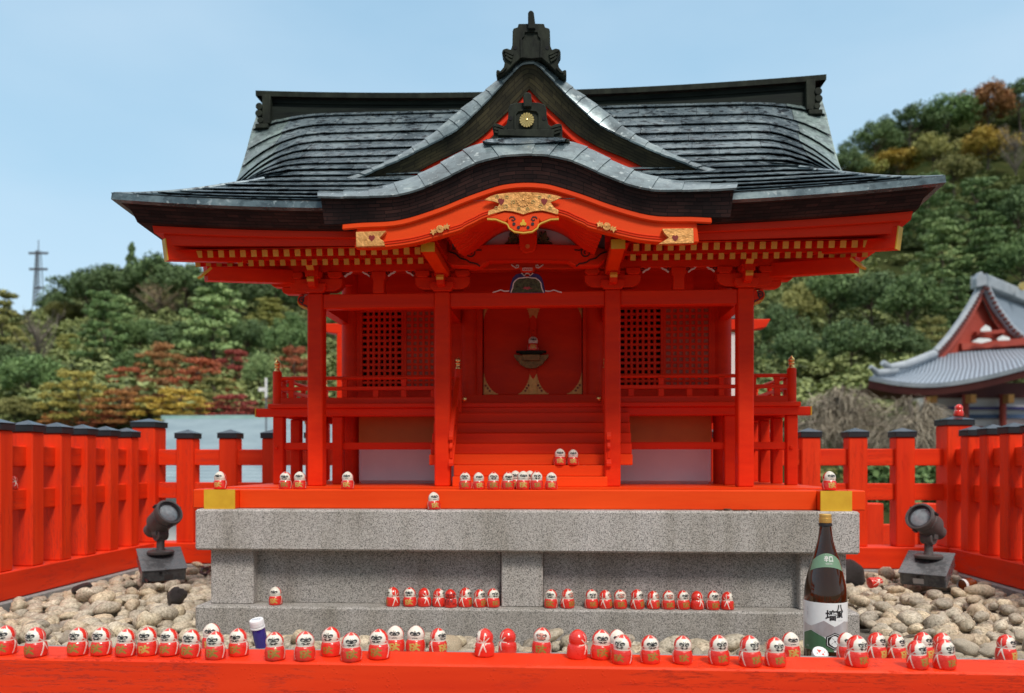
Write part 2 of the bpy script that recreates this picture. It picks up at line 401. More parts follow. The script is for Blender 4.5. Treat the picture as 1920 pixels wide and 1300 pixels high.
# ================================================================== the stone base
Z_SLAB_T, Z_SLAB_B, Z_LEDGE, Z_GRAVEL = 1.449, 1.3207, 1.146, 1.07
Z_BASE = 1.510                                         # top of the timber sill frame
xsl, xsr = LX(365, 0), LX(1613, 0)
ped = thing('stone_pedestal', 'grey speckled granite pedestal carrying the vermilion shrine', 'pedestal', (0, 0, Z_GRAVEL))
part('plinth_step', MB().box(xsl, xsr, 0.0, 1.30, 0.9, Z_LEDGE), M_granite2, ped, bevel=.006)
part('top_slab', MB().box(xsl, xsr, 0.0, 1.30, Z_SLAB_B, Z_SLAB_T), M_granite, ped, bevel=.006)
pil = [(395, 475), (940, 1018), (1500, 1587)]
for a, b in pil:
    part('pillar', MB().box(LX(a, .04), LX(b, .04), .04, .16, Z_LEDGE, Z_SLAB_B), M_granite, ped, bevel=.003)
for (a, b) in ((475.6, 939.4), (1018.6, 1499.4)):
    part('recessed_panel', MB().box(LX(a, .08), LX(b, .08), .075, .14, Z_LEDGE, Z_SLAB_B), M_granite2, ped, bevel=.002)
xa, xb = LX(395, .04), LX(1587, .04)
part('side_panel', MB().box(xa+.002, xa+.08, .162, 1.26, Z_LEDGE, Z_SLAB_B), M_granite, ped)
part('side_panel', MB().box(xb-.08, xb-.002, .162, 1.26, Z_LEDGE, Z_SLAB_B), M_granite, ped)
part('rear_panel', MB().box(xa+.082, xb-.082, 1.18, 1.255, Z_LEDGE, Z_SLAB_B), M_granite, ped)

# ================================================================== the shrine
shr = thing('wooden_shrine', 'vermilion wooden shrine with curved copper roof and closed doors on the stone pedestal', 'shrine', (0, 0.6, Z_SLAB_T))
# --- sill frame
zs0 = Z_SLAB_T
sbl = (LX(383, .02), LX(440, .02)); sbr = (LX(1539, .02), LX(1597, .02))
fl, fr = LX(362, .055), LX(1623, .055)
for a, b in ((sbl[1]+.0005, sbr[0]-.0005), (fl, sbl[0]-.0005), (sbr[1]+.0005, fr)): part('sill_beam', MB().box(a, b, .055, .15, zs0, Z_BASE), M_orange, shr, bevel=.003)
part('sill_beam', MB().box(sbl[1], sbr[0], 1.08, 1.18, zs0, Z_BASE), M_orange, shr, bevel=.003)
for a, b in (sbl, sbr):
    o = part('sill_beam', MB().box(a, b, .0235, 1.24, zs0, Z_BASE-.0005), M_orange, shr, bevel=.003)
    part('yellow_end', MB().box(a-.0008, b+.0008, .019, .0232, zs0, Z_BASE+.0003), M_yellow, o)
part('base_floor', MB().box(sbl[1], sbr[0], .15, 1.08, zs0+.01, Z_BASE-.003), M_orange, shr)
part('floor_edge_board', MB().box(sbl[0], sbr[1], .152, 1.06, Z_BASE+.0003, Z_BASE+.0040), M_orange, shr)
ZF = Z_BASE + .004
# --- front posts and tie beam
PW = .0525
pxs = [LX(590, .26), LX(828.7, .26), LX(1149, .26), LX(1399, .26)]
z_tb0, z_tb1 = LZ(575, .268), LZ(547, .268)
for x in pxs:
    part('front_post', MB().box(x-PW/2, x+PW/2, .26, .26+PW, ZF, z_tb1+.002), M_verm, shr, bevel=.004)
for a, b in zip(pxs[:-1], pxs[1:]):
    part('tie_beam', MB().box(a+PW/2, b-PW/2, .268, .305, z_tb0, z_tb1), M_vermx, shr, bevel=.003)

def scroll(cx, cz, r, sgn, Y, w=.0035, turns=1.35, tail=None, n=26, start=0.0):
    """a spiral line, flat on the plane y = Y"""
    pts = []
    for i in range(n):
        t = i/(n-1); a = start + t*turns*2*math.pi; q = r*(.15+.85*t)
        pts.append((cx + sgn*q*math.cos(a), cz + q*math.sin(a)))
    if tail: pts += [(cx + sgn*p, cz + q) for p, q in tail]
    return ribbon(pts, w, Y)
def ribbon(pts, w, Y, d=.0015):
    m = MB(); vs, fs = [], []
    for i, p in enumerate(pts):
        a, b = pts[max(i-1, 0)], pts[min(i+1, len(pts)-1)]
        dx, dz = b[0]-a[0], b[1]-a[1]; l = math.hypot(dx, dz) or 1
        nx, nz = -dz/l*w/2, dx/l*w/2
        vs += [(p[0]+nx, Y-d, p[1]+nz), (p[0]-nx, Y-d, p[1]-nz), (p[0]-nx, Y+d, p[1]-nz), (p[0]+nx, Y+d, p[1]+nz)]
    for i in range(len(pts)-1):
        for k in range(4): fs.append((i*4+k, i*4+(k+1)%4, i*4+4+(k+1)%4, i*4+4+k))
    return m.add(vs, fs)
def merge(*ms):
    o = MB()
    for m in ms:
        b = len(o.v); o.v += m.v; o.f += [[b+i for i in f] for f in m.f]; o.mi += m.mi; o.uv += m.uv
    return o
def recol(m, k): m.mi = [k]*len(m.mi); return m

def px2(pts, Y): return [L(a, b, Y) for a, b in pts]
# carved beam noses outside the corner posts
for sgn, xp in ((-1, pxs[0]), (1, pxs[3])):
    e = xp + sgn*PW/2
    h = z_tb1 - z_tb0
    pl = [(0, .96), (.20, .93), (.30, .80), (.42, 1.0), (.55, 1.02), (.66, .90), (.74, .72), (.74, .50), (.66, .32), (.52, .20), (.36, .17), (.22, .08), (.10, .06), (0, -.12)]
    out = [(e + sgn*u*h, z_tb0 + v*h) for u, v in pl]
    o = part('beam_nose', MB().prism(out, .270, .302), M_verm, shr, bevel=.002)
    part('scroll_line', scroll(e+sgn*.42*h, z_tb0+.60*h, .24*h, sgn, .2695, w=.004, tail=[(.0, -.25*h), (-.25*h, -.36*h), (-.38*h, -.45*h)]), M_ink, o)
    low = [(e + sgn*u*h, z_tb0 + v*h - .003) for u, v in pl[7:]] + [(e + sgn*u*h, z_tb0 + v*h + .003) for u, v in reversed(pl[7:])]
    part('yellow_edge', MB().prism(low, .268, .304), M_yellow2, o)

# --- brackets
Yb = .262
s = 2.71/1500.0
zb = lambda py: 1.6 + (865-py)*s
def bearing(m, x, w, z0, z1, y0, y1):      # a square block with a cut-away foot
    m.prism([(x-w*.36, z0), (x+w*.36, z0), (x+w*.5, z0+(z1-z0)*.45), (x+w*.5, z1), (x-w*.5, z1), (x-w*.5, z0+(z1-z0)*.45)], y0, y1)
def arm(m, x, hw, z0, z1, y0, y1, l=True, r=True):
    out = []
    right = [(hw, z1), (hw, z0+(z1-z0)*.55), (hw*.90, z0+(z1-z0)*.22), (hw*.72, z0+.001), (hw*.25, z0)]
    R_ = right if r else [(.018, z1), (.018, z0)]
    Lf = [(-a, b) for a, b in reversed(right)] if l else [(-.018, z0), (-.018, z1)]
    m.prism([(x+a, b) for a, b in R_ + Lf], y0, y1)
zg0, zg1 = zb(504), zb(493)                                  # underside and top of the eave purlin
for i, x in enumerate(pxs):
    m = MB(); hw = 52*s
    bearing(m, x, 44*s, z_tb1+.003, zb(527), Yb-.01, Yb+.062)
    arm(m, x, hw, zb(540) if i in (1, 2) else zb(541), zb(516.5), Yb+.006, Yb+.046)
    for q in (-38, 0, 38):
        bearing(m, x+q*s, 27*s, zb(516.4), zg0-.0005, Yb-.002, Yb+.054)
    if i in (0, 3):
        sg = -1 if i == 0 else 1
        arm(m, x+sg*62*s, 26*s, zb(531), zb(516.6), Yb+.008, Yb+.044)
        for q in (56, 82): bearing(m, x+sg*q*s, 25*s, zb(516.5), zg0-.0005, Yb-.001, Yb+.053)
        # lower outer arm under it, down to the beam nose
        arm(m, x+sg*36*s, 30*s, zb(545), zb(531.5), Yb+.010, Yb+.042)
    o = part('bracket', m, M_verm, shr, bevel=.002)
    # the beam head that pokes out through the bracket
    nose = MB().prismx([(Yb+.02, zb(490)), (Yb-.055, zb(491)), (Yb-.06, zb(500)), (Yb-.045, zb(507)), (Yb-.045, zb(519)), (Yb-.05, zb(524)), (Yb-.036, zb(536)), (Yb+.02, zb(538))], x-7*s, x+7*s)
    nose.box(x-12*s, x+12*s, Yb-.040, Yb+.0, zb(518), zb(505))
    o2 = part('beam_head', nose, M_verm, shr, bevel=.0015)
    y = MB().prismx([(Yb-.0565, zb(490.5)), (Yb-.0615, zb(500)), (Yb-.0465, zb(506.5)), (Yb-.048, zb(506.6)), (Yb-.063, zb(500)), (Yb-.058, zb(490.3))], x-6.6*s, x+6.6*s)
    part('yellow_end', y, M_yellow2, o2); y = MB()
    y.prismx([(Yb-.0463, zb(519)), (Yb-.0513, zb(524)), (Yb-.0465, zb(528)), (Yb-.048, zb(528)), (Yb-.053, zb(524)), (Yb-.048, zb(519))], x-6.6*s, x+6.6*s)
    part('yellow_end', y, M_yellow2, o2)
# mid-span struts and small leaf struts between brackets
for a, b in ((0, 1), (2, 3)):
    xm = (pxs[a]+pxs[b])/2
    m = MB(); w = 27*s
    m.prism([(xm-w*.40, z_tb1+.001), (xm+w*.40, z_tb1+.001), (xm+w*.36, zb(524)), (xm+w*.40, zb(519)), (xm+w*.5, zb(515)), (xm+w*.5, zg0-.0005), (xm-w*.5, zg0-.0005), (xm-w*.5, zb(515)), (xm-w*.40, zb(519)), (xm-w*.36, zb(524))], Yb+.002, Yb+.050)
    part('strut', m, M_verm, shr, bevel=.002)
    for c in ((pxs[a]+38*s+xm)/2, (pxs[b]-38*s+xm)/2):
        for sg in (-1, 1):
            o = part('leaf_strut', ribbon([(c+sg*24*s, zb(513)), (c+sg*18*s, zb(508)), (c+sg*14*s, zb(507)), (c+sg*9*s, zb(502)), (c+sg*8*s, zb(501))], .0042, Yb+.012, .004), M_white, shr)
            part('scroll_line', scroll(c+sg*24*s, zb(506), 5*s, sg, Yb+.013, w=.0025), M_ink, o)
# --- eave purlin, and the wall plate behind the brackets
xE = .99
part('eave_purlin', MB().box(-xE-.05, xE+.05, Yb+.004, Yb+.05, zg0, zg1+.012), M_vermx, shr, bevel=.002)
part('frieze_board', MB().box(-.60, .60, .575, .595, LZ(556, .575), 2.42), M_vermx, shr)
# ceiling beams from the front posts back to the body
for x in pxs:
    part('link_beam', MB().box(x-.018, x+.018, .314, .64, z_tb0+.01, z_tb1+.01), M_verm, shr)

# --- body of the shrine
YW = .64
zv = 1.813                                                     # veranda floor
cols = [LX(655, YW), LX(878, YW), LX(1116, YW), LX(1356, YW)]
for x in cols:
    part('round_column', MB().lathe([(.034, ZF), (.034, 2.42)], (x, YW+.02, 0), n=28), M_verm, shr, smooth=40)
for x in (cols[0], cols[3]):
    part('round_column', MB().lathe([(.034, ZF), (.034, 2.42)], (x, 1.05, 0), n=28), M_verm, shr, smooth=40)
for x in (cols[0], cols[3]): part('side_wall', MB().box(x-.012, x+.012, YW+.05, 1.02, zv+.002, 2.42), M_plaster, shr)
part('rear_wall', MB().box(cols[0]+.03, cols[3]-.03, 1.035, 1.06, zv+.002, 2.42), M_plaster, shr)
part('head_rail', MB().box(cols[0]+.03, cols[3]-.03, YW-.002, YW+.03, LZ(566, YW), LZ(548, YW)), M_vermx, shr, bevel=.002)
part('upper_wall', MB().box(cols[0]+.03, cols[3]-.03, YW+.008, YW+.024, LZ(547.5, YW), 2.42), M_vermx, shr)
# lattice windows: (px left, px right, dark gaps or brown boards)
def lattice(p0, p1, dark):
    x0, x1 = LX(p0, YW), LX(p1, YW)
    z0, z1 = LZ(727, YW), LZ(568, YW)
    nx, nz = 7, 14
    fr_ = MB(); t = .0105
    fr_.box(x0-t, x0, YW+.002, YW+.022, z0-t, z1+t); fr_.box(x1, x1+t, YW+.002, YW+.022, z0-t, z1+t)
    fr_.box(x0, x1, YW+.002, YW+.022, z0-t, z0); fr_.box(x0, x1, YW+.002, YW+.022, z1, z1+t)
    w = part('lattice_window', fr_, M_verm, shr, bevel=.0015)
    g = MB(); dx, dz = (x1-x0)/nx, (z1-z0)/nz; bw = .0098
    yb_ = YW+.018 if dark else YW+.0098
    for i in range(1, nx): g.box(x0+i*dx-bw/2, x0+i*dx+bw/2, YW+.0045, yb_, z0, z1)
    for j in range(1, nz): g.box(x0, x1, YW+.0052, yb_-.0008, z0+j*dz-bw/2, z0+j*dz+bw/2)
    part('grid', g, M_verm, w, bevel=.001)
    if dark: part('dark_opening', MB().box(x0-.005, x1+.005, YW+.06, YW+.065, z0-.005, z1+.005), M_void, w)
    else: part('board_backing', MB().box(x0, x1, YW+.0094, YW+.0215, z0, z1), M_backing, w)
for a, b, d in ((679, 752, True), (762, 836, False), (1163, 1239, True), (1249, 1329, False)):
    lattice(a, b, d)
xd0, xd1 = LX(907, .69), LX(1091, .69)
# wall boards filling beside and under the windows
zf0 = LZ(727, YW)-.0107
for a, b in ((cols[0]+.03, cols[1]-.03), (cols[2]+.03, cols[3]-.03)):
    part('wall_board', MB().box(a, b, YW+.0035, YW+.020, zv, zf0), M_verm, shr)
for a, b in ((cols[0]+.025, LX(679, YW)-.0107), (LX(1329, YW)+.0107, cols[3]-.025), (LX(836, YW)+.0107, cols[1]-.025), (cols[2]+.025, LX(1163, YW)-.0107)):
    part('wall_board', MB().box(a, b, YW+.003, YW+.02, zf0, LZ(566, YW)-.0005), M_verm, shr)
# door surround
zd0, zd1 = LZ(740, .69), LZ(560, .69)
for a, b, c, d in ((cols[1]+.02, xd0-.004, .66, .72), (xd1+.004, cols[2]-.02, .66, .72), (xd0-.03, xd0-.003, .652, .70), (xd1+.003, xd1+.03, .652, .70)):
    part('door_jamb', MB().box(a, b, c, d, zv, 2.3), M_verm, shr, bevel=.002)
part('door_head', MB().box(xd0-.003, xd1+.003, .662, .72, zd1+.003, 2.3), M_verm, shr, bevel=.002)
part('threshold', MB().box(cols[1]-.005, cols[2]+.005, .62, .70, zv+.0005, LZ(740, .62)), M_vermx, shr, bevel=.002)
xm = LX(1000, .69)
def lace(x0, x1, z0, z1, flip):         # pierced gilt corner plate: a triangle with a scalloped edge
    n = 9; pts = []
    for i in range(n*3+1):
        t = i/(n*3); bump = .055*math.sin(t*n*math.pi)**2
        u = 1-t; v = t
        sq = (u**1.5 if True else u, v**1.5)
        pts.append((sq[0]*(1-.0)+bump*.6, sq[1]+bump*.6))
    pts = [(0, 0)] + pts
    fx = (lambda u: x1-(x1-x0)*u) if flip else (lambda u: x0+(x1-x0)*u)
    return [(fx(min(1.02, u)), z0+(z1-z0)*min(1.02, v)) for u, v in pts]
for k, (a, b) in enumerate(((xd0, xm-.0005), (xm+.0005, xd1))):
    d = part('door', MB().box(a, b, .69, .71, zd0, zd1), M_verm, shr, bevel=.0015)
    zt = LZ(700, .69)
    for fl, (u, v) in ((False, (a, a+.058)), (True, (b-.058, b))):
        if (k == 0 and fl) : u, v = b-.058, b-.012
        if (k == 1 and not fl): u, v = a+.012, a+.060
        mm = MB().prism(lace(u, v, zd0+.001, zt, fl), .687, .6895)
        part('corner_plate', mm, M_gold, d)
        mm = MB()
        for t in (.25, .5, .75):
            cx_ = (v-(v-u)*t*.55) if fl else (u+(v-u)*t*.55); cz_ = zd0+(zt-zd0)*(1-t)*.5+.004
            mm.lathe([(.0045, -.0006), (.0045, .0006)], (cx_, .6866, cz_), n=10, M=Matrix.Rotation(R(90), 3, 'X'))
        part('piercing', mm, M_hole, d)
        zu0, zu1 = LZ(598, .69), LZ(562, .69)
        part('corner_plate', MB().prism([(x, zu0+zu1-z) for x, z in lace(u, v, zu0, zu1, fl)], .687, .6895), M_gold, d)
ast = part('door_stile', MB().box(xm-.0145, xm+.013, .680, .6865, zd0, zd1), M_verm, shr, bevel=.002)
z1_ = LZ(701, .68)
part('gilt_shoe', MB().prism([(xm-.0147, zd0), (xm+.0132, zd0), (xm+.0132, z1_), (xm+.006, z1_-.014), (xm-.0007, z1_-.022), (xm-.0075, z1_-.014), (xm-.0147, z1_)], .6775, .6802), M_gold, ast)
z2_ = LZ(598, .68)
part('gilt_shoe', MB().prism([(xm-.0147, zd1), (xm+.0132, zd1), (xm+.0132, z2_), (xm-.0007, z2_+.016), (xm-.0147, z2_)], .6775, .6802), M_gold, ast)
part('stud', MB().lathe([(.005, 0), (.005, .003), (.002, .006)], (xm-.001, .6795, LZ(621, .68)), n=14, M=Matrix.Rotation(R(90), 3, 'X')), M_verm, ast)
# the big padlock: a shelf-like bar with fan-shaped wings
zsh = LZ(658, .64)
lx0, lx1 = LX(968, .64), LX(1024, .64); xl = (lx0+lx1)/2
lk = part('door_lock', MB().box(lx0, lx1, .630, .676, zsh-.006, zsh), M_dark, shr, bevel=.001)
bz = lambda py: LZ(py, .65)
part('lock_frame', MB().box(lx0+.012, lx1-.012, .636, .668, bz(664), zsh-.0062), M_dark, lk)
fan = [(-.068, bz(664.5)), (-.066, bz(670)), (-.058, bz(675)), (-.05, bz(678)), (-.044, bz(683)), (-.033, bz(686)), (-.02, bz(690)), (0, bz(691)), (.02, bz(690)), (.033, bz(686)), (.044, bz(683)), (.05, bz(678)), (.058, bz(675)), (.066, bz(670)), (.068, bz(664.5)), (.03, bz(666.5)), (-.03, bz(666.5))]
part('lock_fan', MB().prism([(xl+a, b) for a, b in fan], .652, .668), M_bronze, lk, bevel=.001)
part('lock_body', MB().box(xl-.034, xl+.034, .640, .6515, bz(677), bz(665)), M_bronze, lk, bevel=.002)
mm = MB()
for k in range(9):
    a = R(200+k*17.5); mm.bar((xl+.02*math.cos(a), .6505, bz(674)+.014*math.sin(a)), (xl+.042*math.cos(a), .6505, bz(674)+.030*math.sin(a)), .0025, .003)
part('lock_ribs', mm, M_bronze, lk)

# --- plinth under the body
px0, px1 = LX(672, .60), LX(1334, .60)
zpl = LZ(836, .60)
part('white_plinth', MB().box(px0, px1, .60, 1.06, ZF, zpl), M_plaster, shr, bevel=.012)
part('upper_plinth_panel', MB().box(px0+.001, px1-.001, .604, 1.05, zpl+.0005, zv-.03), M_orangepanel, shr)  # upper part of the plinth in one even orange-brown
# --- veranda
YV = .46
vl, vr = LX(502, YV), LX(1502, YV)
vf = MB().box(vl, vr, YV, .60, zv-.0165, zv); 
part('veranda_floor', vf, M_vermx, shr, bevel=.002)
for a, b, c in ((vl, cols[0], .6005), (cols[3], vr, .6005), (cols[0]+.0005, cols[3]-.0005, 1.07)): part('veranda_floor', MB().box(a, b, c, 1.12, zv-.0165, zv-.0003), M_verm, shr, bevel=.002)
bl, br_ = LX(480, .475), LX(1520, .475)
for y0 in (.475, 1.06):
    o = part('veranda_beam', MB().box(bl, br_, y0, y0+.045, zv-.047, zv-.0168), M_vermx, shr, bevel=.002)
    part('yellow_end', MB().box(bl-.0045, bl-.0002, y0-.0006, y0+.0456, zv-.0475, zv-.0163), M_yellow, o)
    part('yellow_end', MB().box(br_+.0002, br_+.0045, y0-.0006, y0+.0456, zv-.0475, zv-.0163), M_yellow, o)
for sx in (LX(521, .49), LX(1487, .49)):
    part('veranda_beam', MB().box(sx-.02, sx+.02, .5205, 1.059, zv-.046, zv-.0169), M_verm, shr, bevel=.002)
legs = [(521, .485, 20), (632, .485, 20), (1369, .485, 20), (1486, .485, 20)]
for p, y, w in legs:
    x = LX(p, y); part('veranda_post', MB().box(x-.0195, x+.0195, y, y+.039, ZF, zv-.0472), M_verm, shr, bevel=.003)
for sx in (LX(521, .485), LX(1486, .485)):
    for y in (.68, .87, 1.063):
        part('veranda_post', MB().box(sx-.0195, sx+.0195, y, y+.039, ZF, zv-.0472), M_verm, shr, bevel=.003)
zr0, zr1 = LZ(843, .497), LZ(829.5, .497)
gaps = [(LX(521, .485)+.0195, LX(632, .485)-.0195), (LX(632, .485)+.0195, -.30), (.30, LX(1369, .485)-.0195), (LX(1369, .485)+.0195, LX(1486, .485)-.0195)]
m = MB()
for a, b in ((gaps[0][0], gaps[1][1]), (gaps[2][0], gaps[3][1])): part('through_rail', MB().box(a, b, .497, .513, zr0, zr1), M_vermx, shr, bevel=.0015)
for sx in (LX(521, .485), LX(1486, .485)): part('through_rail', MB().box(sx-.008, sx+.008, .52, 1.07, zr0, zr1), M_verm, shr, bevel=.0015)
for p in (518, 1484):
    x = LX(p, .483); part('peg', MB().box(x-.006, x+.006, .478, .485, LZ(842, .48), LZ(836, .48)), M_verm, shr, bevel=.0015)
# --- veranda railing with gilt finials
YR = .478
zt0, zt1, zm0, zm1, zb0, zb1 = LZ(710, YR), LZ(703, YR), LZ(730, YR), LZ(723, YR), zv+.001, LZ(744, YR)
xrl, xrr = LX(518, YR), LX(1486, YR)
def newel(x, y, zbot, ztop, r=.0165):
    o = part('newel_post', MB().lathe([(r, zbot), (r, ztop-.006), (r*.9, ztop-.001), (r*.75, ztop)], (x, y, 0), n=20), M_verm, shr, smooth=40)
    h = .044
    pf = [(r*.72, 0), (r*.72, h*.12), (r*.55, h*.16), (r*.55, h*.30), (r*.70, h*.34), (r*.70, h*.44), (r*.50, h*.50), (r*.68, h*.58), (r*.74, h*.68), (r*.60, h*.80), (r*.30, h*.90), (r*.10, h*1.0), (.0006, h*1.06)]
    part('finial', MB().lathe([(a, ztop+.0003+b) for a, b in pf], (x, y, 0), n=20), M_gilt, o, smooth=60)
for x in (xrl, xrr):
    newel(x, YR+.012, zv+.0005, LZ(693, YR)); newel(x, 1.095, zv+.0005, LZ(693, YR))
def railing(p0, p1, ks):
    m = MB(); d = Vector(p1)-Vector(p0)
    m.tube([(p0[0], p0[1], (zt0+zt1)/2), (p1[0], p1[1], (zt0+zt1)/2)], (zt1-zt0)/2, n=12)
    part('hand_rail', m, M_vermx, shr, smooth=40)
    a, b = Vector((p0[0], p0[1], 0)), Vector((p1[0], p1[1], 0))
    up = Vector((0, 0, 1))
    part('middle_rail', MB().bar(a+up*(zm0+zm1)/2, b+up*(zm0+zm1)/2, .013, zm1-zm0), M_vermx, shr, bevel=.001)
    part('bottom_rail', MB().bar(a+up*(zb0+zb1)/2, b+up*(zb0+zb1)/2, .018, zb1-zb0), M_vermx, shr, bevel=.001)
    for t, full in ks:
        q = a.lerp(b, t); m = MB()
        m.box(q.x-.010, q.x+.010, q.y-.008, q.y+.008, zb1+.0003, zm0-.0003)
        if full:
            m.box(q.x-.009, q.x+.009, q.y-.007, q.y+.007, zm1+.0003, zt0+.001)
            m.box(q.x-.011, q.x+.011, q.y-.009, q.y+.009, zt0-.006, zt0+.0015)
        part('baluster', m, M_verm, shr, bevel=.001)
yr_ = YR+.012
railing((xrl+.015, yr_), (-.285, yr_), ((.06, True), (.19, True), (.37, True), (.55, False), (.71, True), (.88, False)))
railing((.285, yr_), (xrr-.015, yr_), ((.12, False), (.29, True), (.45, False), (.63, True), (.81, True), (.94, True)))
for x in (xrl, xrr):
    railing((x, yr_+.015), (x, 1.08), ((.1, True), (.3, False), (.5, True), (.7, False), (.9, True)))
# --- the stairs
r_ = (zv-.0165-Z_BASE)/7.55
for k in range(7):
    y0 = .25 + .033*k; hw = .352 if k >= 2 else .262
    z1 = Z_BASE + r_*(k+1)
    zr_ = max(ZF, z1-r_*1.0+.0006)
    part('step', MB().box(-hw, hw, y0, y0+.075 if k < 6 else .478, zr_, z1), M_orange if k < 3 else M_vermx, shr, bevel=.0022)
part('landing_riser', MB().box(-.30, .30, .466, .474, Z_BASE+r_*7+.0005, zv-.017), M_vermx, shr)
for sg in (-1, 1):
    x = sg*.267
    newel(x, .447, Z_BASE+r_*7+.002, LZ(691, .45), r=.0135)
    pts = []
    n = 14
    top = [(.440 - t*.19, LZ(705, .44) - t*.225 + .022*math.sin(t*math.pi)) for t in [i/n for i in range(n+1)]]
    bot = [(.440 - t*.19, zv+.004 - t*.235) for t in [i/n for i in range(n+1)]]
    m = MB().prismx([(y, z) for y, z in top] + [(y, z-.012) for y, z in reversed(top)], x-.008, x+.008)
    midc = [(y, z-.034) for y, z in top]
    m.prismx([(y, z) for y, z in midc] + [(y, z-.008) for y, z in reversed(midc)], x-.006, x+.006)
    m.prismx([(y, z+.012) for y, z in bot] + [(y, z) for y, z in reversed(bot)], x-.009, x+.009)
    for t in (2, 6, 10, 13):
        m.box(x-.005, x+.005, top[t][0]-.006, top[t][0]+.006, bot[t][1]+.010, top[t][1]-.010)
    part('stair_rail', m, M_verm, shr, bevel=.0015)
    part('gilt_ball', MB().lathe([(.001, -.011), (.008, -.008), (.0105, 0), (.008, .008), (.001, .011)], (x+sg*-.022, .455, LZ(748, .45)), n=16), M_gilt, shr, smooth=60)
# ================================================================== the roofs
YE, YRG, ZE = -.12, .68, 2.349
YS = .34                          # where the wide front eave ends beside the body
def zmid(s): return ZE + .652*(.565*s + .435*s*s)
def yof(s): return YE + .8*s
def yrear(s): return YRG + .56*(1-s)
def hipx(s): return 1.210 - (zmid(s)-ZE)/.6
XV = 1.10
def xedge(s, rear=False):
    if rear: return XV
    if s <= .40: return hipx(s)
    if s >= .50: return XV
    t = (s-.40)/.10
    return hipx(.40)*(1-t) + XV*t
def lerp_table(tab, s):
    for (a, va), (b, vb) in zip(tab[:-1], tab[1:]):
        if s <= b: return va + (vb-va)*max(0, (s-a))/(b-a)
    return tab[-1][1]
DROOP = [(0, 0), (.33, 0), (.42, .06), (.5, .13), (.6, .165), (.75, .165), (.85, .115), (.93, .055), (1, .03)]
def surf(x, s, rear=False):
    ax = abs(x)
    up = .045*(ax/1.21)**2.5*max(0, 1-s/.6)
    d = lerp_table(DROOP, s)*max(0, (ax-.80)/.32)**2
    return Vector((x-.026*max(0, 1-s/.6), yrear(s) if rear else yof(s), zmid(s)+up-d))
def nrm(x, s, rear=False):
    a, b = surf(x, s-.02, rear), surf(x, s+.02, rear)
    t = (b-a).normalized(); n = Vector((1, 0, 0)).cross(t)
    if n.z < 0: n = -n
    return n.normalized()
NC = 16
cs = [k/NC for k in range(NC+1)]
cs = [ .94*u + .06*u*u for u in cs]
def slope(rear):
    m = MB()
    for k in range(NC):
        sa, sb = cs[k], min(1.0, cs[k+1]+.012)
        xe = xedge(sa, rear)
        if rear and sa < .40: continue
        cuts = [-1.0]; rnd = random.Random(k*7+int(rear))
        ed = .115+.02*rnd.random() if sa > .55 else 0
        if ed: cuts.append(-1+ed)
        q = -1 + ed + (.08 + .14*rnd.random())
        while q < .95-ed: cuts.append(q); q += (.215+.03*rnd.random())/max(xe, .5)
        if ed: cuts.append(1-ed)
        cuts.append(1.0)
        for a, b in zip(cuts[:-1], cuts[1:]):
            n = max(3, int((b-a)*16)); dz = rnd.uniform(-.0008, .0012)
            rows = [[], [], [], []]
            for i in range(n+1):
                t = a + (b-a)*i/n
                t2 = t + (.0007 if i == 0 else -.0007 if i == n else 0)
                slant = (.010 if b < .98 and i == n else 0) + (.010 if a > -.98 and i == 0 else 0)
                xl_, xu = t2*xedge(sa, rear), (t2+slant)*xedge(sb, rear)
                N = nrm(xl_, sa+.02, rear); NU = nrm(xu, min(.98, sb), rear)
                pl, pu = surf(xl_, sa, rear), surf(xu, sb, rear)
                w = .0125+dz
                rows[0].append(pu + NU*.0025); rows[1].append(pl + N*w)
                rows[2].append(pl + N*(w-.0022)); rows[3].append(surf(xl_, sa+(sb-sa)*.55, rear) + N*.0008)
            edge = (abs(a) > .985 or abs(b) > .985) and sa > .55 and (b-a) < .15
            m.loft(rows[:2], mi=2 if edge else 0, flip=not rear); m.loft(rows[1:3], mi=0, flip=not rear); m.loft(rows[2:], mi=1, flip=not rear)
            vs = [rows[j][0] for j in range(4)] + [rows[j][-1] for j in range(4)]
            m.add(vs, [(0, 1, 2, 3), (7, 6, 5, 4)], 1)
    # sheet below the courses so nothing shows between them
    rows = []
    for j in range(21):
        s_ = (.40+.60*j/20) if rear else j/20; rows.append([surf(t*xedge(s_, rear), s_, rear) for t in [i/20-1 for i in range(41)]])
    m.loft(rows, mi=1, flip=rear)
    return m
part('copper_roof_slope', slope(False), [M_copper, M_seamshade, M_verge], shr, smooth=25)
part('copper_roof_slope', slope(True), [M_copper, M_seamshade, M_verge], shr, smooth=25)
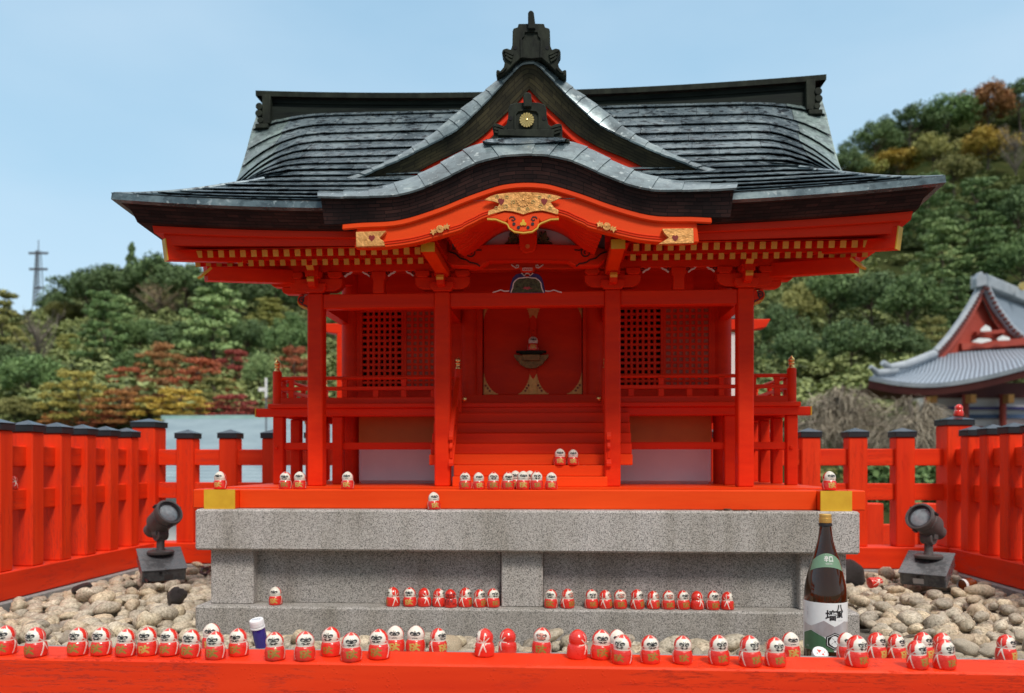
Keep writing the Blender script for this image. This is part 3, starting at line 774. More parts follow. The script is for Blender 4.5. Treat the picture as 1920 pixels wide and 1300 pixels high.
# side skirts
def shipe(x):
    lo, hi = 0.0, .6
    zt = ZE + .6*(1.210-x)
    for _ in range(40):
        mid = (lo+hi)/2
        if zmid(mid) < zt: lo = mid
        else: hi = mid
    return lo
for sg in (-1, 1):
    m = MB(); NS = 7; xs = [1.210-.40*j/NS for j in range(NS+1)]
    def srow(x, lift):
        s_ = shipe(x); y0, y1 = yof(s_)-.004, YS; a = (1.210-x)/.40; out = []
        for i in range(25):
            q = i/24; up = .045*(1-q*.5)**2*(1-a*.66)*max(0, 1-s_/.6)
            out.append((sg*(x+lift*.5)-.026, y0+(y1-y0)*q, ZE+.6*(1.210-x)+up+lift))
        return out
    for j in range(NS):
        m.loft([srow(xs[j+1]-.01, .0015), srow(xs[j], .012), srow(xs[j], .010), srow((xs[j]+xs[j+1])/2, .0005)], flip=sg > 0)
    m.loft([srow(x, -.001) for x in xs], mi=1, flip=sg < 0)
    part('copper_roof_skirt', m, [M_copper, M_seamshade], shr, smooth=25)
    # gable board under the verge
    ss = [.46+.54*i/12 for i in range(13)]
    poly = [(yof(s_), zmid(s_)-.035) for s_ in ss] + [(yrear(s_), zmid(s_)-.035) for s_ in reversed(ss)]
    part('side_gable', MB().prismx(poly, sg*.90, sg*.92), M_verm, shr)
    # verge: a copper edge with bark under it
    for rear in (False, True):
        P = [surf(sg*XV, s_, rear) for s_ in [.47+.53*i/16 for i in range(17)]]
        top = [(sg*(XV+.004), p.y, p.z+.012) for p in P]; bot = [(sg*(XV+.004), p.y, p.z-.016) for p in P]
        inn = [(sg*(XV-.06), p.y, p.z+.011) for p in P]; inb = [(sg*(XV-.02), p.y, p.z-.018) for p in P]; bb = [(sg*(XV-.05), p.y, p.z-.06) for p in P]; b3 = [(sg*.915, p.y, p.z-.055) for p in P]
        m = MB().loft([inn, top, bot, inb], mi=0); m.loft([inb, bb, b3], mi=1)
        part('verge_edge', m, [M_verge, M_bark], shr, smooth=30)
    # hip roll
    part('hip_roll', MB().tube([surf(sg*hipx(s_), s_)+Vector((0, 0, .008)) for s_ in [.002+.40*i/10 for i in range(11)]], .007, n=8), M_copper, shr, smooth=40)

# eave ring: copper edge, bark, fascia boards; open at the front under the curved gable
def ring(X, yf, yr, z, k=1.0, x0=.50, cut=None):
    out = []
    def up_f(x): return k*.045*(abs(x)/1.21)**2.5
    n = 22
    for i in range(n+1):
        x = x0 + (X-x0)*i/n; out.append((x, yf, z+up_f(x)))
    for i in range(1, 13):
        q = i/12; out.append((X, yf+(YS-yf)*q, z+k*.045*(1-q*.5)**2*(X/1.21)**2.5))
    return out
YB = yrear(0)
for sg in (-1, 1):
    m = MB().loft([[(sg*a-.026, b, c) for a, b, c in r] for r in [ring(1.176, YE+.03, YB-.03, ZE+.006), ring(1.213, YE-.004, YB+.004, ZE+.012), ring(1.215, YE-.006, YB+.006, ZE-.009), ring(1.197, YE+.016, YB-.016, ZE-.012)]], flip=sg > 0)
    part('eave_lip', m, M_lip, shr, smooth=25)
for sg in (-1, 1):
    m = MB().loft([[(sg*a-.026, b, c) for a, b, c in r] for r in [ring(1.197, YE+.014, YB-.014, ZE-.0115), ring(1.178, YE+.024, YB-.03, ZE-.013), ring(1.168, YE+.058, YB-.06, ZE-.052, .9), ring(1.13, YE+.085, YB-.09, ZE-.054, .85)]], flip=sg > 0)
    part('bark_eave', m, M_bark, shr, smooth=25)
for sg in (-1, 1):
    m = MB().loft([[(sg*a-.012, b, c) for a, b, c in r] for r in [ring(1.145, YE+.076, YB-.085, ZE-.0505, .85), ring(1.140, YE+.078, YB-.085, ZE-.071, .75), ring(1.115, YE+.092, YB-.10, ZE-.0715, .75)]], flip=sg > 0)
    part('upper_fascia', m, M_vermx, shr, smooth=25)
for sg in (-1, 1):
    m = MB().loft([[(sg*a-.012, b, c) for a, b, c in r] for r in [ring(1.118, YE+.093, YB-.10, ZE-.070, .75), ring(1.108, YE+.096, YB-.105, ZE-.089, .35), ring(1.075, YE+.13, YB-.13, ZE-.087, .3)]], flip=sg > 0)
    part('lower_fascia', m, M_vermx, shr, smooth=25)
# soffit boards
def sof(d): return 2.2715 + .25*(d-.05)
for sg in (-1, 1):
    vs = [(sg*.30, -.02, sof(0)), (sg*1.095, -.02, sof(0)), (sg*.71, .34, sof(.36)), (sg*.71, .45, sof(.47)), (sg*.30, .45, sof(.47))]
    m = MB().add(vs, [(0, 1, 2, 3, 4)] if sg < 0 else [(4, 3, 2, 1, 0)])
    part('soffit', m, M_verm, shr)
    vs = [(sg*1.095, -.02, sof(0)), (sg*1.095, .34, sof(0)), (sg*.71, .34, sof(.36))]
    part('side_soffit', MB().add(vs, [(0, 1, 2)] if sg < 0 else [(2, 1, 0)]), M_verm, shr)
    part('eave_end_board', MB().prism([(sg*1.05, 2.272), (sg*1.17, 2.335), (sg*1.20, 2.35), (sg*.83, 2.575), (sg*.70, 2.56), (sg*.70, 2.36)], .335, .345), M_verm, shr)
    part('verge_soffit', MB().box(sg*.70, sg*1.08, .346, 1.02, 2.49, 2.50), M_verm, shr)
    part('arch_side_board', MB().box(sg*.2715, sg*.315, -.085, .30, 2.272, 2.335), M_verm, shr)
part('ceiling', MB().box(-.71, .71, .4505, 1.08, 2.421, 2.43), M_verm, shr)
# rafters with ochre ends, two rows
def rafters(ylo, yhi, zc, w, h, pxlist, ends_mat):
    for p in pxlist:
        x = LX(p, ylo)
        hi = min(yhi, .45 - max(0, abs(x)-.60)) if abs(x) > .6 else yhi
        hi = max(hi, ylo+.12)
        r = part('rafter', MB().bar((x, ylo+.0012, zc), (x, hi, zc+.25*(hi-ylo)), w, h), M_verm, shr)
        part('ochre_end', MB().bar((x, ylo-.0010, zc-.0003), (x, ylo+.0010, zc+.0002), w+.0006, h+.0006), ends_mat, r)
rafters(.03, .16, 2.2575, .0168, .0205, [333+20.45*i for i in range(23)], M_yellow2)
rafters(.03, .16, 2.2575, .0168, .0205, [1193+21.55*i for i in range(22)], M_yellow2)
rafters(.13, .60, 2.2520, .0160, .0185, [371+19.9*i for i in range(22)], M_yellow2)
rafters(.13, .60, 2.2520, .0160, .0185, [1187+20.7*i for i in range(22)], M_yellow2)
for sg in (-1, 1): part('rafter_board', MB().box(sg*.31, sg*1.03, .131, .146, 2.2618, 2.272), M_vermx, shr)
for sg in (-1, 1):
    A, B = Vector((sg*1.112-.012, -.022, 2.258)), Vector((sg*.68, .39, 2.335))
    o = part('hip_rafter', MB().bar(A, B, .030, .066), M_verm, shr, bevel=.002)
    d = (A-B).normalized()
    part('yellow_end', MB().bar(A+d*.0003, A+d*.004, .0306, .0666), M_yellow, o)
    A, B = Vector((sg*1.03-.012, .078, 2.206)), Vector((sg*.66, .43, 2.262))
    o = part('hip_rafter', MB().bar(A, B, .034, .046), M_verm, shr, bevel=.002)
    d = (A-B).normalized()
    part('yellow_end', MB().bar(A+d*.0003, A+d*.006+Vector((0, 0, .006)), .0346, .0466), M_yellow, o)

# ------------------------------------------------------------------ curves traced as lines, given their true distance
def catmull(pts, n):
    P = [Vector((a, b)) for a, b in pts]; out = []
    m = len(P)-1
    for i in range(n):
        u = i/(n-1)*m; k = min(int(u), m-1); t = u-k
        p0, p1, p2, p3 = P[max(k-1, 0)], P[k], P[k+1], P[min(k+2, m)]
        out.append(.5*((2*p1)+(-p0+p2)*t+(2*p0-5*p1+4*p2-p3)*t*t+(-p0+3*p1-3*p2+p3)*t**3))
    return [(q.x, q.y) for q in out]
def half_curve(pxpts, Y, n=40, ax=None):
    """left half given outer end first, apex last -> full symmetric curve, left to right (x, z)"""
    P = [L(a, b, Y) for a, b in pxpts]
    C = catmull(P, n)
    apex_x = C[-1][0]
    C = [(x-apex_x*((i/(n-1))), z) for i, (x, z) in enumerate(C)]
    return C + [(-x, z) for x, z in reversed(C[:-1])]
def sheet_edge(topc, botc, Yt, Yb, n_seg, thick=.006):
    """overlapping bent sheets between an upper line and a lower line"""
    m = MB(); N = len(topc); arc = [0.0]
    for i in range(1, N): arc.append(arc[-1]+math.hypot(topc[i][0]-topc[i-1][0], topc[i][1]-topc[i-1][1]))
    def at(c, u):
        tgt = u*arc[-1]
        for i in range(1, N):
            if arc[i] >= tgt or i == N-1:
                f = (tgt-arc[i-1])/max(1e-9, arc[i]-arc[i-1]); return Vector((c[i-1][0]*(1-f)+c[i][0]*f, c[i-1][1]*(1-f)+c[i][1]*f))
    for k in range(n_seg):
        u0, u1 = k/n_seg, (k+1)/n_seg
        mid = (u0+u1)/2 < .5
        n = 5; rows = [[] for _ in range(5)]
        for i in range(n+1):
            u = u0+(u1-u0)*i/n
            f = i/n if mid else 1-i/n                 # upper sheets lap over lower ones
            lift = .0035*(1-f) if True else 0
            a, b = at(topc, u), at(botc, min(1, max(0, u + (-.012 if mid else .012)*0)))
            a2 = Vector((a.x, a.y+lift)); b2 = Vector((b.x, b.y))
            rows[0].append((a.x, Yt+.05, a2.y-.002)); rows[1].append((a2.x, Yt, a2.y))
            mdp = (a2+b2)/2
            rows[2].append((mdp.x, (Yt+Yb)/2-.006-lift, mdp.y+.002)); rows[3].append((b2.x, Yb-lift, b2.y+.004)); rows[4].append((b2.x, Yb+.003-lift, b2.y-.001))
        m.loft(rows, flip=False)
        for q in (0, n): 
            vs = [rows[j][q] for j in range(5)]; m.add(vs, [(0, 1, 2, 3, 4)])
    return m
# --- karahafu, the curved gable over the stairs
YK = -.17
k_top = half_curve([(598, 360), (640, 358.5), (689, 354), (735, 345), (778, 331), (822, 309), (866, 284), (906, 268.5), (945, 262.5), (986, 261)], YK+.07)
k_lipb = half_curve([(596, 371), (640, 371.5), (691, 370.5), (746, 367.5), (793, 354.5), (844, 332), (891, 309), (932, 297), (960, 292.5), (986, 291.5)], YK)
k_bark = half_curve([(608, 421), (640, 420), (676, 417), (749, 412), (822, 390), (877, 368), (932, 349), (960, 343.5), (986, 341.5)], YK+.03)
k_board = half_curve([(664, 463.5), (690, 464), (724, 463), (770, 457), (806, 448), (845, 437), (866, 430.5), (873, 426), (890, 418), (911, 408), (945, 400), (986, 398)], YK+.04, n=60)
part('curved_gable_lip', sheet_edge(k_top, k_lipb, YK+.07, YK, 17), M_lip, shr, smooth=35)
m = MB().loft([[(x, y, z-.001) for x, z in k_top] for y in (YK+.10, .02, .12, .22, .34)])
part('curved_gable_roof', m, M_copper, shr, smooth=30)
def banded(topc, botc, yt, yb, back):
    m = MB()
    n = len(topc)
    rows = [[(x, back, z-.002) for x, z in topc], [(x, yt, z) for x, z in topc], [(x*.5+u*.5, (yt+yb)/2, z*.5+w*.5) for (x, z), (u, w) in zip(topc, botc)], [(x, yb, z) for x, z in botc], [(x, back, z+.045) for x, z in botc]]
    m.loft(rows, flip=False)
    for q in (0, n-1):
        vs = [rows[j][q] for j in range(5)]; m.add(vs, [(0, 1, 2, 3, 4) if q == 0 else (4, 3, 2, 1, 0)], 0, [[(0, 0), (.12, 0), (.12, .03), (.12, .05), (0, .05)]])
    return m
k_lipb2 = [(x*.992, z+.003) for x, z in k_lipb]
part('curved_gable_bark', banded(k_lipb2, k_bark, YK+.012, YK+.033, YK+.12), M_bark, shr, smooth=30)
def res(c, n):
    m = len(c)-1; out = []
    for i in range(n):
        u = i/(n-1)*m; k = min(int(u), m-1); f = u-k; out.append((c[k][0]*(1-f)+c[k+1][0]*f, c[k][1]*(1-f)+c[k+1][1]*f))
    return out
def strip(topc, botc, y0, y1):
    return MB().prism(topc + botc[::-1], y0, y1)
kb1 = [(x, z+.003) for x, z in k_bark]
half_w = abs(k_board[0][0])
kbt = [p for p in kb1 if abs(p[0]) <= half_w+.004]
kbm = [p for p in kb1 if abs(p[0]) <= half_w+.045]
part('bargeboard', strip(kbt, k_board, YK+.045, YK+.075), M_orange, shr, bevel=.002)
low = [(x, z-.019) for x, z in kbm]
part('bargeboard_moulding', strip(kbm, low, YK+.034, YK+.0445), M_orange, shr, bevel=.003)
g = MB()
kbd = [p for p in k_board if True]
for off, w in ((.010, .0022), (.0165, .0016)):
    g = merge(g, ribbon([(x, z+off) for x, z in kbd[4:-4]], w, YK+.0445, .0016))
part('bargeboard_bead', g, M_vermx, shr)
# stepped ribs under the arch
RA = [(838, 441), (869, 430), (875, 426.5), (891, 418), (911, 409), (945, 402), (986, 399)]
RB = [(858, 472), (878, 461), (891, 450.5), (908, 435), (930, 422), (958, 414), (986, 412)]
for k in range(1, 6):
    t = k/5; y0 = YK+.0755+.030*(k-1)
    f = half_curve([(a[0]*(1-t)+b[0]*t, a[1]*(1-t)+b[1]*t) for a, b in zip(RA, RB)], y0, n=30)
    up = [(x, z+.035) for x, z in f]
    part('arch_rib', strip(up, f, y0, y0+.0295), M_verm, shr, bevel=.0015)
m = MB().loft([[(x, y0+.03, z+.004) for x, z in f], [(x, .238, z+.004+.030) for x, z in f]], flip=True)
part('arch_ceiling', m, M_verm, shr, smooth=30)
# purlin ends beside the arch
for p in (802, 1159):
    x = LX(p, -.06)
    zt_, zb_ = LZ(452, -.06), LZ(469, -.06)
    o = part('purlin', MB().box(x-.0205, x+.0205, -.0575, .32, zb_, zt_), M_orange, shr, bevel=.002)
    part('yellow_end', MB().box(x-.0209, x+.0209, -.0605, -.0578, zb_-.0004, zt_+.0004), M_yellow, o)
# rainbow beam
def C5(a, b): return (700+a/3.309, 330+b/3.309)
YKR = .20
pts = [C5(450, 478), C5(545, 432), C5(950, 420), C5(1345, 432), C5(1455, 458), C5(1440, 520), C5(1400, 555), C5(1290, 560), C5(1250, 556), C5(1200, 528), C5(950, 522), C5(720, 528), C5(670, 560), C5(640, 564), C5(480, 556), C5(455, 530)]
part('rainbow_beam', MB().prism(px2(pts, YKR), YKR, YKR+.045), M_vermx, shr, bevel=.003)
rb = shr.children[-1]
g = MB()
for sg in (-1, 1):
    mir = (lambda a: a) if sg < 0 else (lambda a: 1920-a)
    sp = []
    for i in range(26):
        t = i/25; a = R(-60+540*t); q = 8+30*t
        sp.append((mir(600+q*math.cos(a)*.95), 478-q*math.sin(a)*.85))
    sp = [C5(*p) for p in sp]
    g = merge(g, ribbon(px2(sp, YKR), .0042, YKR-.0006, .0012))
    for line in ([(470, 470), (510, 484), (540, 512), (575, 520), (600, 538), (640, 545), (662, 562)], [(615, 448), (640, 462), (672, 460)]):
        g = merge(g, ribbon(px2([C5(mir(a), b) for a, b in line], YKR), .0045, YKR-.0006, .0012))
    part('scroll_line', g, M_ink, rb); g = MB()
g = ribbon(px2([C5(a, b) for a, b in ((700, 532), (730, 526), (950, 524), (1180, 526), (1215, 532))], YKR), .003, YKR-.001, .0015)
part('beam_bead', g, M_vermx, rb)
part('gable_panel', MB().box(LX(848, .24), LX(1134, .24), .240, .25, LZ(470, .24), LZ(396, .24)), M_pinkpanel, shr)
# king post over the rainbow beam with leafy carvings
m = MB().prism(px2([C5(905, 420), C5(905, 335), C5(1015, 335), C5(1015, 420), C5(1005, 455), C5(985, 472), C5(950, 480), C5(925, 470), C5(910, 450)], YKR-.01), YKR-.012, YKR-.0005)
kp = part('king_post', m, M_verm, shr, bevel=.003)
part('post_crest', MB().lathe([(.007, -.001), (.007, .001)], (*[L(*C5(957, 436), .185)[0]], YKR-.0135, L(*C5(957, 436), .185)[1]), n=10, M=Matrix.Rotation(R(90), 3, 'X')), M_gold, kp)
def blob(cx, cy, rx, ry, seed, n=34):
    rd = random.Random(seed); out = []
    for i in range(n):
        a = 2*math.pi*i/n; q = 1 + .28*math.sin(5*a+rd.random()*.6) + .12*math.sin(9*a)
        out.append((cx+rx*q*math.cos(a), cy+ry*q*math.sin(a)))
    return out
for cx, sd_ in ((868, 3), (1055, 5)):
    p = [C5(a, b) for a, b in blob(cx, 382, 27, 32, sd_)]
    o = part('leaf_carving', MB().prism(px2(p, .23), .222, .238), M_carved, shr, bevel=.003)
    p = [C5(a, b) for a, b in ((cx-52, 420), (cx-20, 402), (cx+20, 400), (cx+55, 420))]
    part('leaf_base', MB().prism(px2(p, .23), .222, .237), M_carved, o)
# coloured frog-leg strut on the tie beam
def C8(a, b): return (880+a/8, 440+b/8)
YQ = .262
half = [(598, 872), (606, 800), (622, 720), (650, 640), (700, 588), (770, 575), (820, 610), (868, 630)]
full = half + [(1736-a, b) for a, b in reversed(half[:-1])]
fr_o = part('frog_leg_strut', MB().prism(px2([C8(a, b) for a, b in full], YQ), YQ+.004, YQ+.03), M_blue, shr, bevel=.002)
arch = [(622, 868), (650, 800), (662, 730), (690, 690), (740, 655), (800, 650), (868, 640)]
arch = arch + [(1736-a, b) for a, b in reversed(arch[:-1])]
g = ribbon(px2([C8(a, b) for a, b in arch], YQ), .0034, YQ+.0025, .0018)
for f in ((lambda a: a), (lambda a: 1736-a)):
    g = merge(g, ribbon(px2([C8(f(a), b) for a, b in ((350, 868), (400, 855), (470, 830), (520, 848), (560, 850), (598, 842))], YQ), .003, YQ+.0025, .0018))
    g = merge(g, ribbon(px2([C8(f(a), b) for a, b in ((628, 450), (660, 475), (700, 500), (735, 490), (740, 462), (712, 455), (700, 478))], YQ), .0026, YQ+.0025, .0018))
    g = merge(g, ribbon(px2([C8(f(a), b) for a, b in ((780, 575), (825, 618), (845, 585), (868, 580))], YQ), .0026, YQ+.0025, .0018))
part('white_outline', g, M_white, fr_o)
part('carved_panel', MB().prism(px2([C8(a, b) for a, b in arch], YQ), YQ+.0008, YQ+.0039), M_carved, fr_o)
part('carved_flower', MB().prism(px2([C8(a, b) for a, b in blob(868, 805, 55, 20, 9)], YQ), YQ-.001, YQ+.0007), mat('rose_paint', (.25, .02, .03), (.45, .07, .08), scale=90), fr_o)
o = part('strut_block', MB().prism(px2([C8(760, 485), C8(980, 485), C8(975, 545), C8(935, 572), C8(800, 572), C8(762, 545)], YQ), YQ, YQ+.03), M_verm, fr_o, bevel=.001)
g = MB()
for pl in ([(800, 505), (940, 505)], [(940, 505), (940, 540)], [(940, 540), (800, 540)], [(800, 540), (800, 505)], [(815, 522), (835, 522)], [(850, 522), (868, 522)], [(880, 522), (898, 522)], [(910, 522), (925, 522)]):
    g = merge(g, ribbon(px2([C8(a, b) for a, b in pl], YQ), .0016, YQ-.0012, .0010))
part('white_lettering', g, M_white, fr_o)

# --- gilt fittings on the bargeboard
YG = YK+.030
top_pl = [(685, 150), (722, 128), (762, 114), (840, 104), (930, 100), (1020, 104), (1100, 114), (1140, 122), (1170, 132), (1135, 150), (1100, 164), (1122, 196), (1150, 213), (1146, 240), (1095, 226), (1050, 216), (1000, 220), (960, 230), (930, 240), (900, 230), (860, 220), (815, 216), (770, 228), (708, 246), (714, 215), (745, 205), (768, 196), (782, 172), (750, 160)]
gp = part('crest_plate', MB().prism(px2([C5(a, b) for a, b in top_pl], YG), YG, YG+.004), M_gold, shr, bevel=.001)
m = MB()
for cx in (793, 1060):
    hx = [(0, 26), (-16, 6), (-20, -8), (-12, -18), (-3, -14), (0, -24), (6, -12), (18, -14), (20, -2), (14, 10)]
    m.prism(px2([C5(cx+a, 158+b) for a, b in hx], YG), YG-.0008, YG-.0001)
part('heart_piercing', m, M_hole, gp)
def chrys(cx, cz, r, Y, petals=16, d=.003):
    m = MB()
    for k in range(petals):
        a = 2*math.pi*k/petals; w = math.pi/petals*.86
        out = [(cx+.18*r*math.cos(a-w), cz+.18*r*math.sin(a-w))]
        for t in (-1, -.6, 0, .6, 1): out.append((cx+r*(1-.10*t*t)*math.cos(a+w*t), cz+r*(1-.10*t*t)*math.sin(a+w*t)))
        out.append((cx+.18*r*math.cos(a+w), cz+.18*r*math.sin(a+w)))
        m.prism(out, Y-d, Y)
    m.lathe([(.17*r, -.001), (.17*r, d+.0006), (.05*r, d+.0016)], (cx, Y, cz), n=14, M=Matrix.Rotation(R(90), 3, 'X'))
    return m
cxz = L(*C5(930, 150), YG)
part('relief_flower', chrys(cxz[0], cxz[1], .020, YG-.0003, d=.0016), M_gold, gp)
# raised vine scrolls on the plate
g = MB()
for sg in (-1, 1):
    for (a, b, r) in ((60, 165, 16), (105, 190, 15), (100, 135, 13), (165, 200, 12), (160, 130, 12), (25, 205, 12)):
        sp = [C5(930+sg*(a+r*(.2+.8*i/11)*math.cos(i/11*7)), b+r*(.2+.8*i/11)*math.sin(i/11*7)) for i in range(12)]
        g = merge(g, ribbon(px2(sp, YG), .0016, YG-.0006, .0008))
part('relief_vine', g, M_gilt, gp)
pend = [(700, 262), (708, 250), (815, 220), (860, 224), (930, 243), (1000, 224), (1046, 220), (1100, 232), (1152, 248), (1150, 262), (1100, 262), (1060, 278), (1040, 285), (1030, 270), (1026, 295), (1018, 316), (985, 338), (930, 345), (875, 338), (842, 316), (834, 295), (830, 270), (820, 285), (800, 278), (760, 262)]
pe = part('gable_pendant', MB().prism(px2([C5(a, b) for a, b in pend], YG), YG+.0042, YG+.016), M_orange, shr, bevel=.002)
g = MB(); hl = MB()
for sg in (-1, 1):
    sp = [C5(930+sg*(58+a), b) for a, b in ((28, 262), (20, 252), (2, 252), (-8, 266), (4, 276), (14, 268))]
    g = merge(g, ribbon(px2(sp, YG), .0032, YG+.0036, .0012))
    for (a, b) in ((58, 296), (30, 318)):
        hl.lathe([(.0048, -.0009), (.0048, .0009)], (L(*C5(930+sg*a, b), YG)[0], YG+.0036, L(*C5(930+sg*a, b), YG)[1]), n=10, M=Matrix.Rotation(R(90), 3, 'X'))
part('dark_curl', merge(g, hl), M_ink, pe)
tre = [(930, 268), (938, 274), (938, 285), (948, 290), (950, 302), (940, 308), (930, 304), (920, 308), (910, 302), (912, 290), (922, 285), (922, 274)]
part('yellow_trefoil', MB().prism(px2([C5(a, b) for a, b in tre], YG), YG+.001, YG+.004), M_yellow, pe)
edge = [(705, 264), (760, 266), (800, 282), (822, 290), (834, 300), (842, 320), (875, 343), (930, 350), (985, 343), (1018, 320), (1026, 300), (1040, 290), (1060, 282), (1100, 266), (1150, 264)]
part('ochre_edge', ribbon(px2([C5(a, b) for a, b in edge], YG), .004, YG+.010, .0055), M_yellow2, pe)
for pl in ([(667, 435), (724, 433), (718, 440), (711, 447), (719, 452), (721, 461), (668, 463)], [(1241, 429), (1300, 428), (1301, 456), (1234, 458), (1246, 451), (1254, 446), (1246, 438)]):
    o = part('gilt_end_plate', MB().prism(px2(pl, YG), YG, YG+.014), M_gold, shr, bevel=.001)
    cx = 697 if pl[0][0] < 900 else 1266
    hx = [(0, 6), (-5, 1), (-6, -3), (-3, -6), (0, -4), (3, -6), (6, -3), (5, 1)]
    part('heart_piercing', MB().prism(px2([(cx+a, 447+b) for a, b in hx], YG), YG-.0008, YG-.0001), M_hole, o)
for cx, cy, an in ((824, 428, -20), (1138, 423, 20)):
    x, z = L(cx, cy, YG); sc = 2.3/1500
    o = part('gilt_flower', chrys(x, z, 7.5*sc, YG+.012, d=.004), M_gold, shr)
    for sg in (-1, 1):
        lf = []
        for (a, b) in ((7, 0), (10, 5), (13, 2.5), (17, 6), (17, 1.5), (21, 0), (17, -2), (16, -7), (12, -3), (9, -5)):
            ca, sa_ = math.cos(R(-an)), math.sin(R(-an)); q = sg*a*sc; w = b*sc
            lf.append((x+q*ca-w*sa_, z+q*sa_+w*ca))
        part('gilt_leaf', MB().prism(lf, YG+.009, YG+.013), M_gold, o)

# --- chidori gable, the pointed dormer
YC = .19
c_top = half_curve([(640, 336), (655, 331), (706, 311), (746, 291), (778, 273), (811, 250.5), (839, 226), (873, 197), (908, 170), (939, 143), (970, 119), (980, 111), (990, 109.5)], YC+.03, n=50)
c_lip = half_curve([(650, 342), (676, 333.6), (709, 318), (749, 301), (786, 282.5), (822, 264), (859, 242), (891, 212), (921, 182), (950, 149), (974, 124), (983, 120), (990, 119.5)], YC, n=50)
c_bark = half_curve([(660, 352), (692, 343), (735, 336), (775, 324), (815, 303), (859, 282.5), (902, 255), (932, 226), (968, 191), (984, 173), (990, 166)], YC+.03, n=50)
part('pointed_gable_lip', sheet_edge(c_top, c_lip, YC+.03, YC, 29), M_lip, shr, smooth=35)
m = MB().loft([[(x, y, z-.001) for x, z in c_top] for y in (YC+.06, .35, .5, .66)])
part('pointed_gable_roof', m, M_copper, shr, smooth=30)
c_lip2 = [(x*.993, z+.002) for x, z in c_lip]
part('pointed_gable_bark', banded(c_lip2, c_bark, YC+.010, YC+.034, YC+.14), M_barkgreen, shr, smooth=30)
c_in = [(x*.94, z-.020) for x, z in c_bark]
part('inner_bargeboard', strip([(x, z+.003) for x, z in c_bark], c_in, YC+.042, YC+.058), M_vermx, shr, bevel=.002)
wall = [(x, z+.004) for x, z in c_bark]
part('gable_wall', MB().prism(wall + [(wall[-1][0], 2.45), (wall[0][0], 2.45)], YC+.066, YC+.080), M_verm, shr)

# --- ridge
def rz_(x): return .032*(x/1.10)**2
xs = [-1.04+2.08*i/24 for i in range(25)]
def rrow(dy, z): return [(x, YRG+dy, z+rz_(x)) for x in xs]
def rsec(sec):
    m = MB().loft([rrow(dy, z) for dy, z in sec], flip=False)
    n = len(sec)
    for q in (0, 24): m.add([(xs[q], YRG+dy, z+rz_(xs[q])) for dy, z in sec], [tuple(range(n))])
    return m
part('ridge_box', rsec([(-.048, 2.90), (-.048, 2.965), (-.040, 2.967), (-.040, 2.979), (-.045, 2.981), (-.045, 2.998), (.045, 2.998), (.045, 2.90)]), M_darkwet, shr, smooth=30)
xs = [-1.085+2.185*i/24 for i in range(25)]
part('ridge_cap', rsec([(-.064, 2.9985), (-.066, 3.018), (-.03, 3.026), (0, 3.029), (.03, 3.026), (.066, 3.018), (.064, 2.9985)]), M_dark, shr, smooth=30)
for sg in (-1, 1):
    zz = rz_(1.1)
    m = MB(); m.box(sg*1.025, sg*1.058, YRG-.07, YRG+.07, 2.905+zz*.4, 2.998+zz)
    for (x, z, r) in ((1.068, 2.965, .014), (1.070, 2.938, .014), (1.064, 2.910, .012)):
        m.tube([(sg*x, YRG-.075, z+zz*.6), (sg*x, YRG+.075, z+zz*.6)], r, n=12)
    m.box(sg*1.032, sg*1.082, YRG-.078, YRG+.078, 2.878+zz*.6, 2.896+zz*.6)
    part('ridge_end', m, M_dark, shr, smooth=40, bevel=.002)

# --- carved ridge-end boards
def C2(a, b): return (640+a/2.743, b/2.743)
def ornament(name, ctr, half, Y, d, horn, panel, wings, holes):
    full = [(ctr+a, b) for a, b in half] + [(ctr-a, b) for a, b in reversed(half)]
    o = part(name, MB().prism(px2([C2(*p) for p in full], Y), Y, Y+d), M_dark, shr, bevel=.002)
    hp = [(ctr+a, b) for a, b in horn]
    part('horn', MB().prism(px2([C2(*p) for p in hp], Y-.012), Y-.014, Y+d*.7), M_dark, o, bevel=.003)
    pl = [(ctr+a, b) for a, b in panel] + [(ctr-a, b) for a, b in reversed(panel)]
    # raised frame around the sunken panel
    g = ribbon(px2([C2(*p) for p in pl], Y), .006, Y-.002, .003)
    part('raised_frame', g, M_dark, o)
    g = MB()
    for sg in (-1, 1):
        for line in wings: part('feather', ribbon(px2([C2(ctr+sg*a, b) for a, b in line], Y), .006, Y-.002, .004), M_dark, o)
    g = MB()
    for sg in (-1, 1):
        for a, b in holes:
            x, z = L(*C2(ctr+sg*a, b), Y); g.lathe([(.006, -.0008), (.006, .0008)], (x, Y-.0006, z), n=10, M=Matrix.Rotation(R(90), 3, 'X'))
    part('heart_hole', g, M_void, o)
    return o
h1 = [(0, 122), (66, 122), (70, 140), (92, 146), (96, 160), (98, 235), (106, 256), (126, 248), (146, 254), (152, 272), (138, 300), (137, 322), (142, 345), (160, 366), (172, 358), (180, 362), (181, 388), (160, 393), (130, 372), (90, 330), (52, 298), (0, 300)]
ornament('ridge_ornament', 977, h1, .175, .045, [(-17, 150), (-17, 68), (-10, 55), (4, 54), (13, 66), (20, 120), (22, 150)],
         [(50, 300), (52, 200), (40, 188), (36, 166), (0, 163)], [[(92, 285), (115, 275), (140, 262)], [(96, 300), (118, 290), (134, 280)], [(100, 318), (118, 308), (130, 296)], [(130, 350), (150, 372), (168, 378)]], [(82, 247)])
h2 = [(0, 526), (60, 528), (90, 538), (98, 560), (100, 605), (108, 640), (122, 650), (140, 640), (160, 634), (176, 640), (180, 662), (174, 690), (180, 705), (200, 716), (216, 714), (220, 742), (200, 748), (168, 726), (0, 718)]
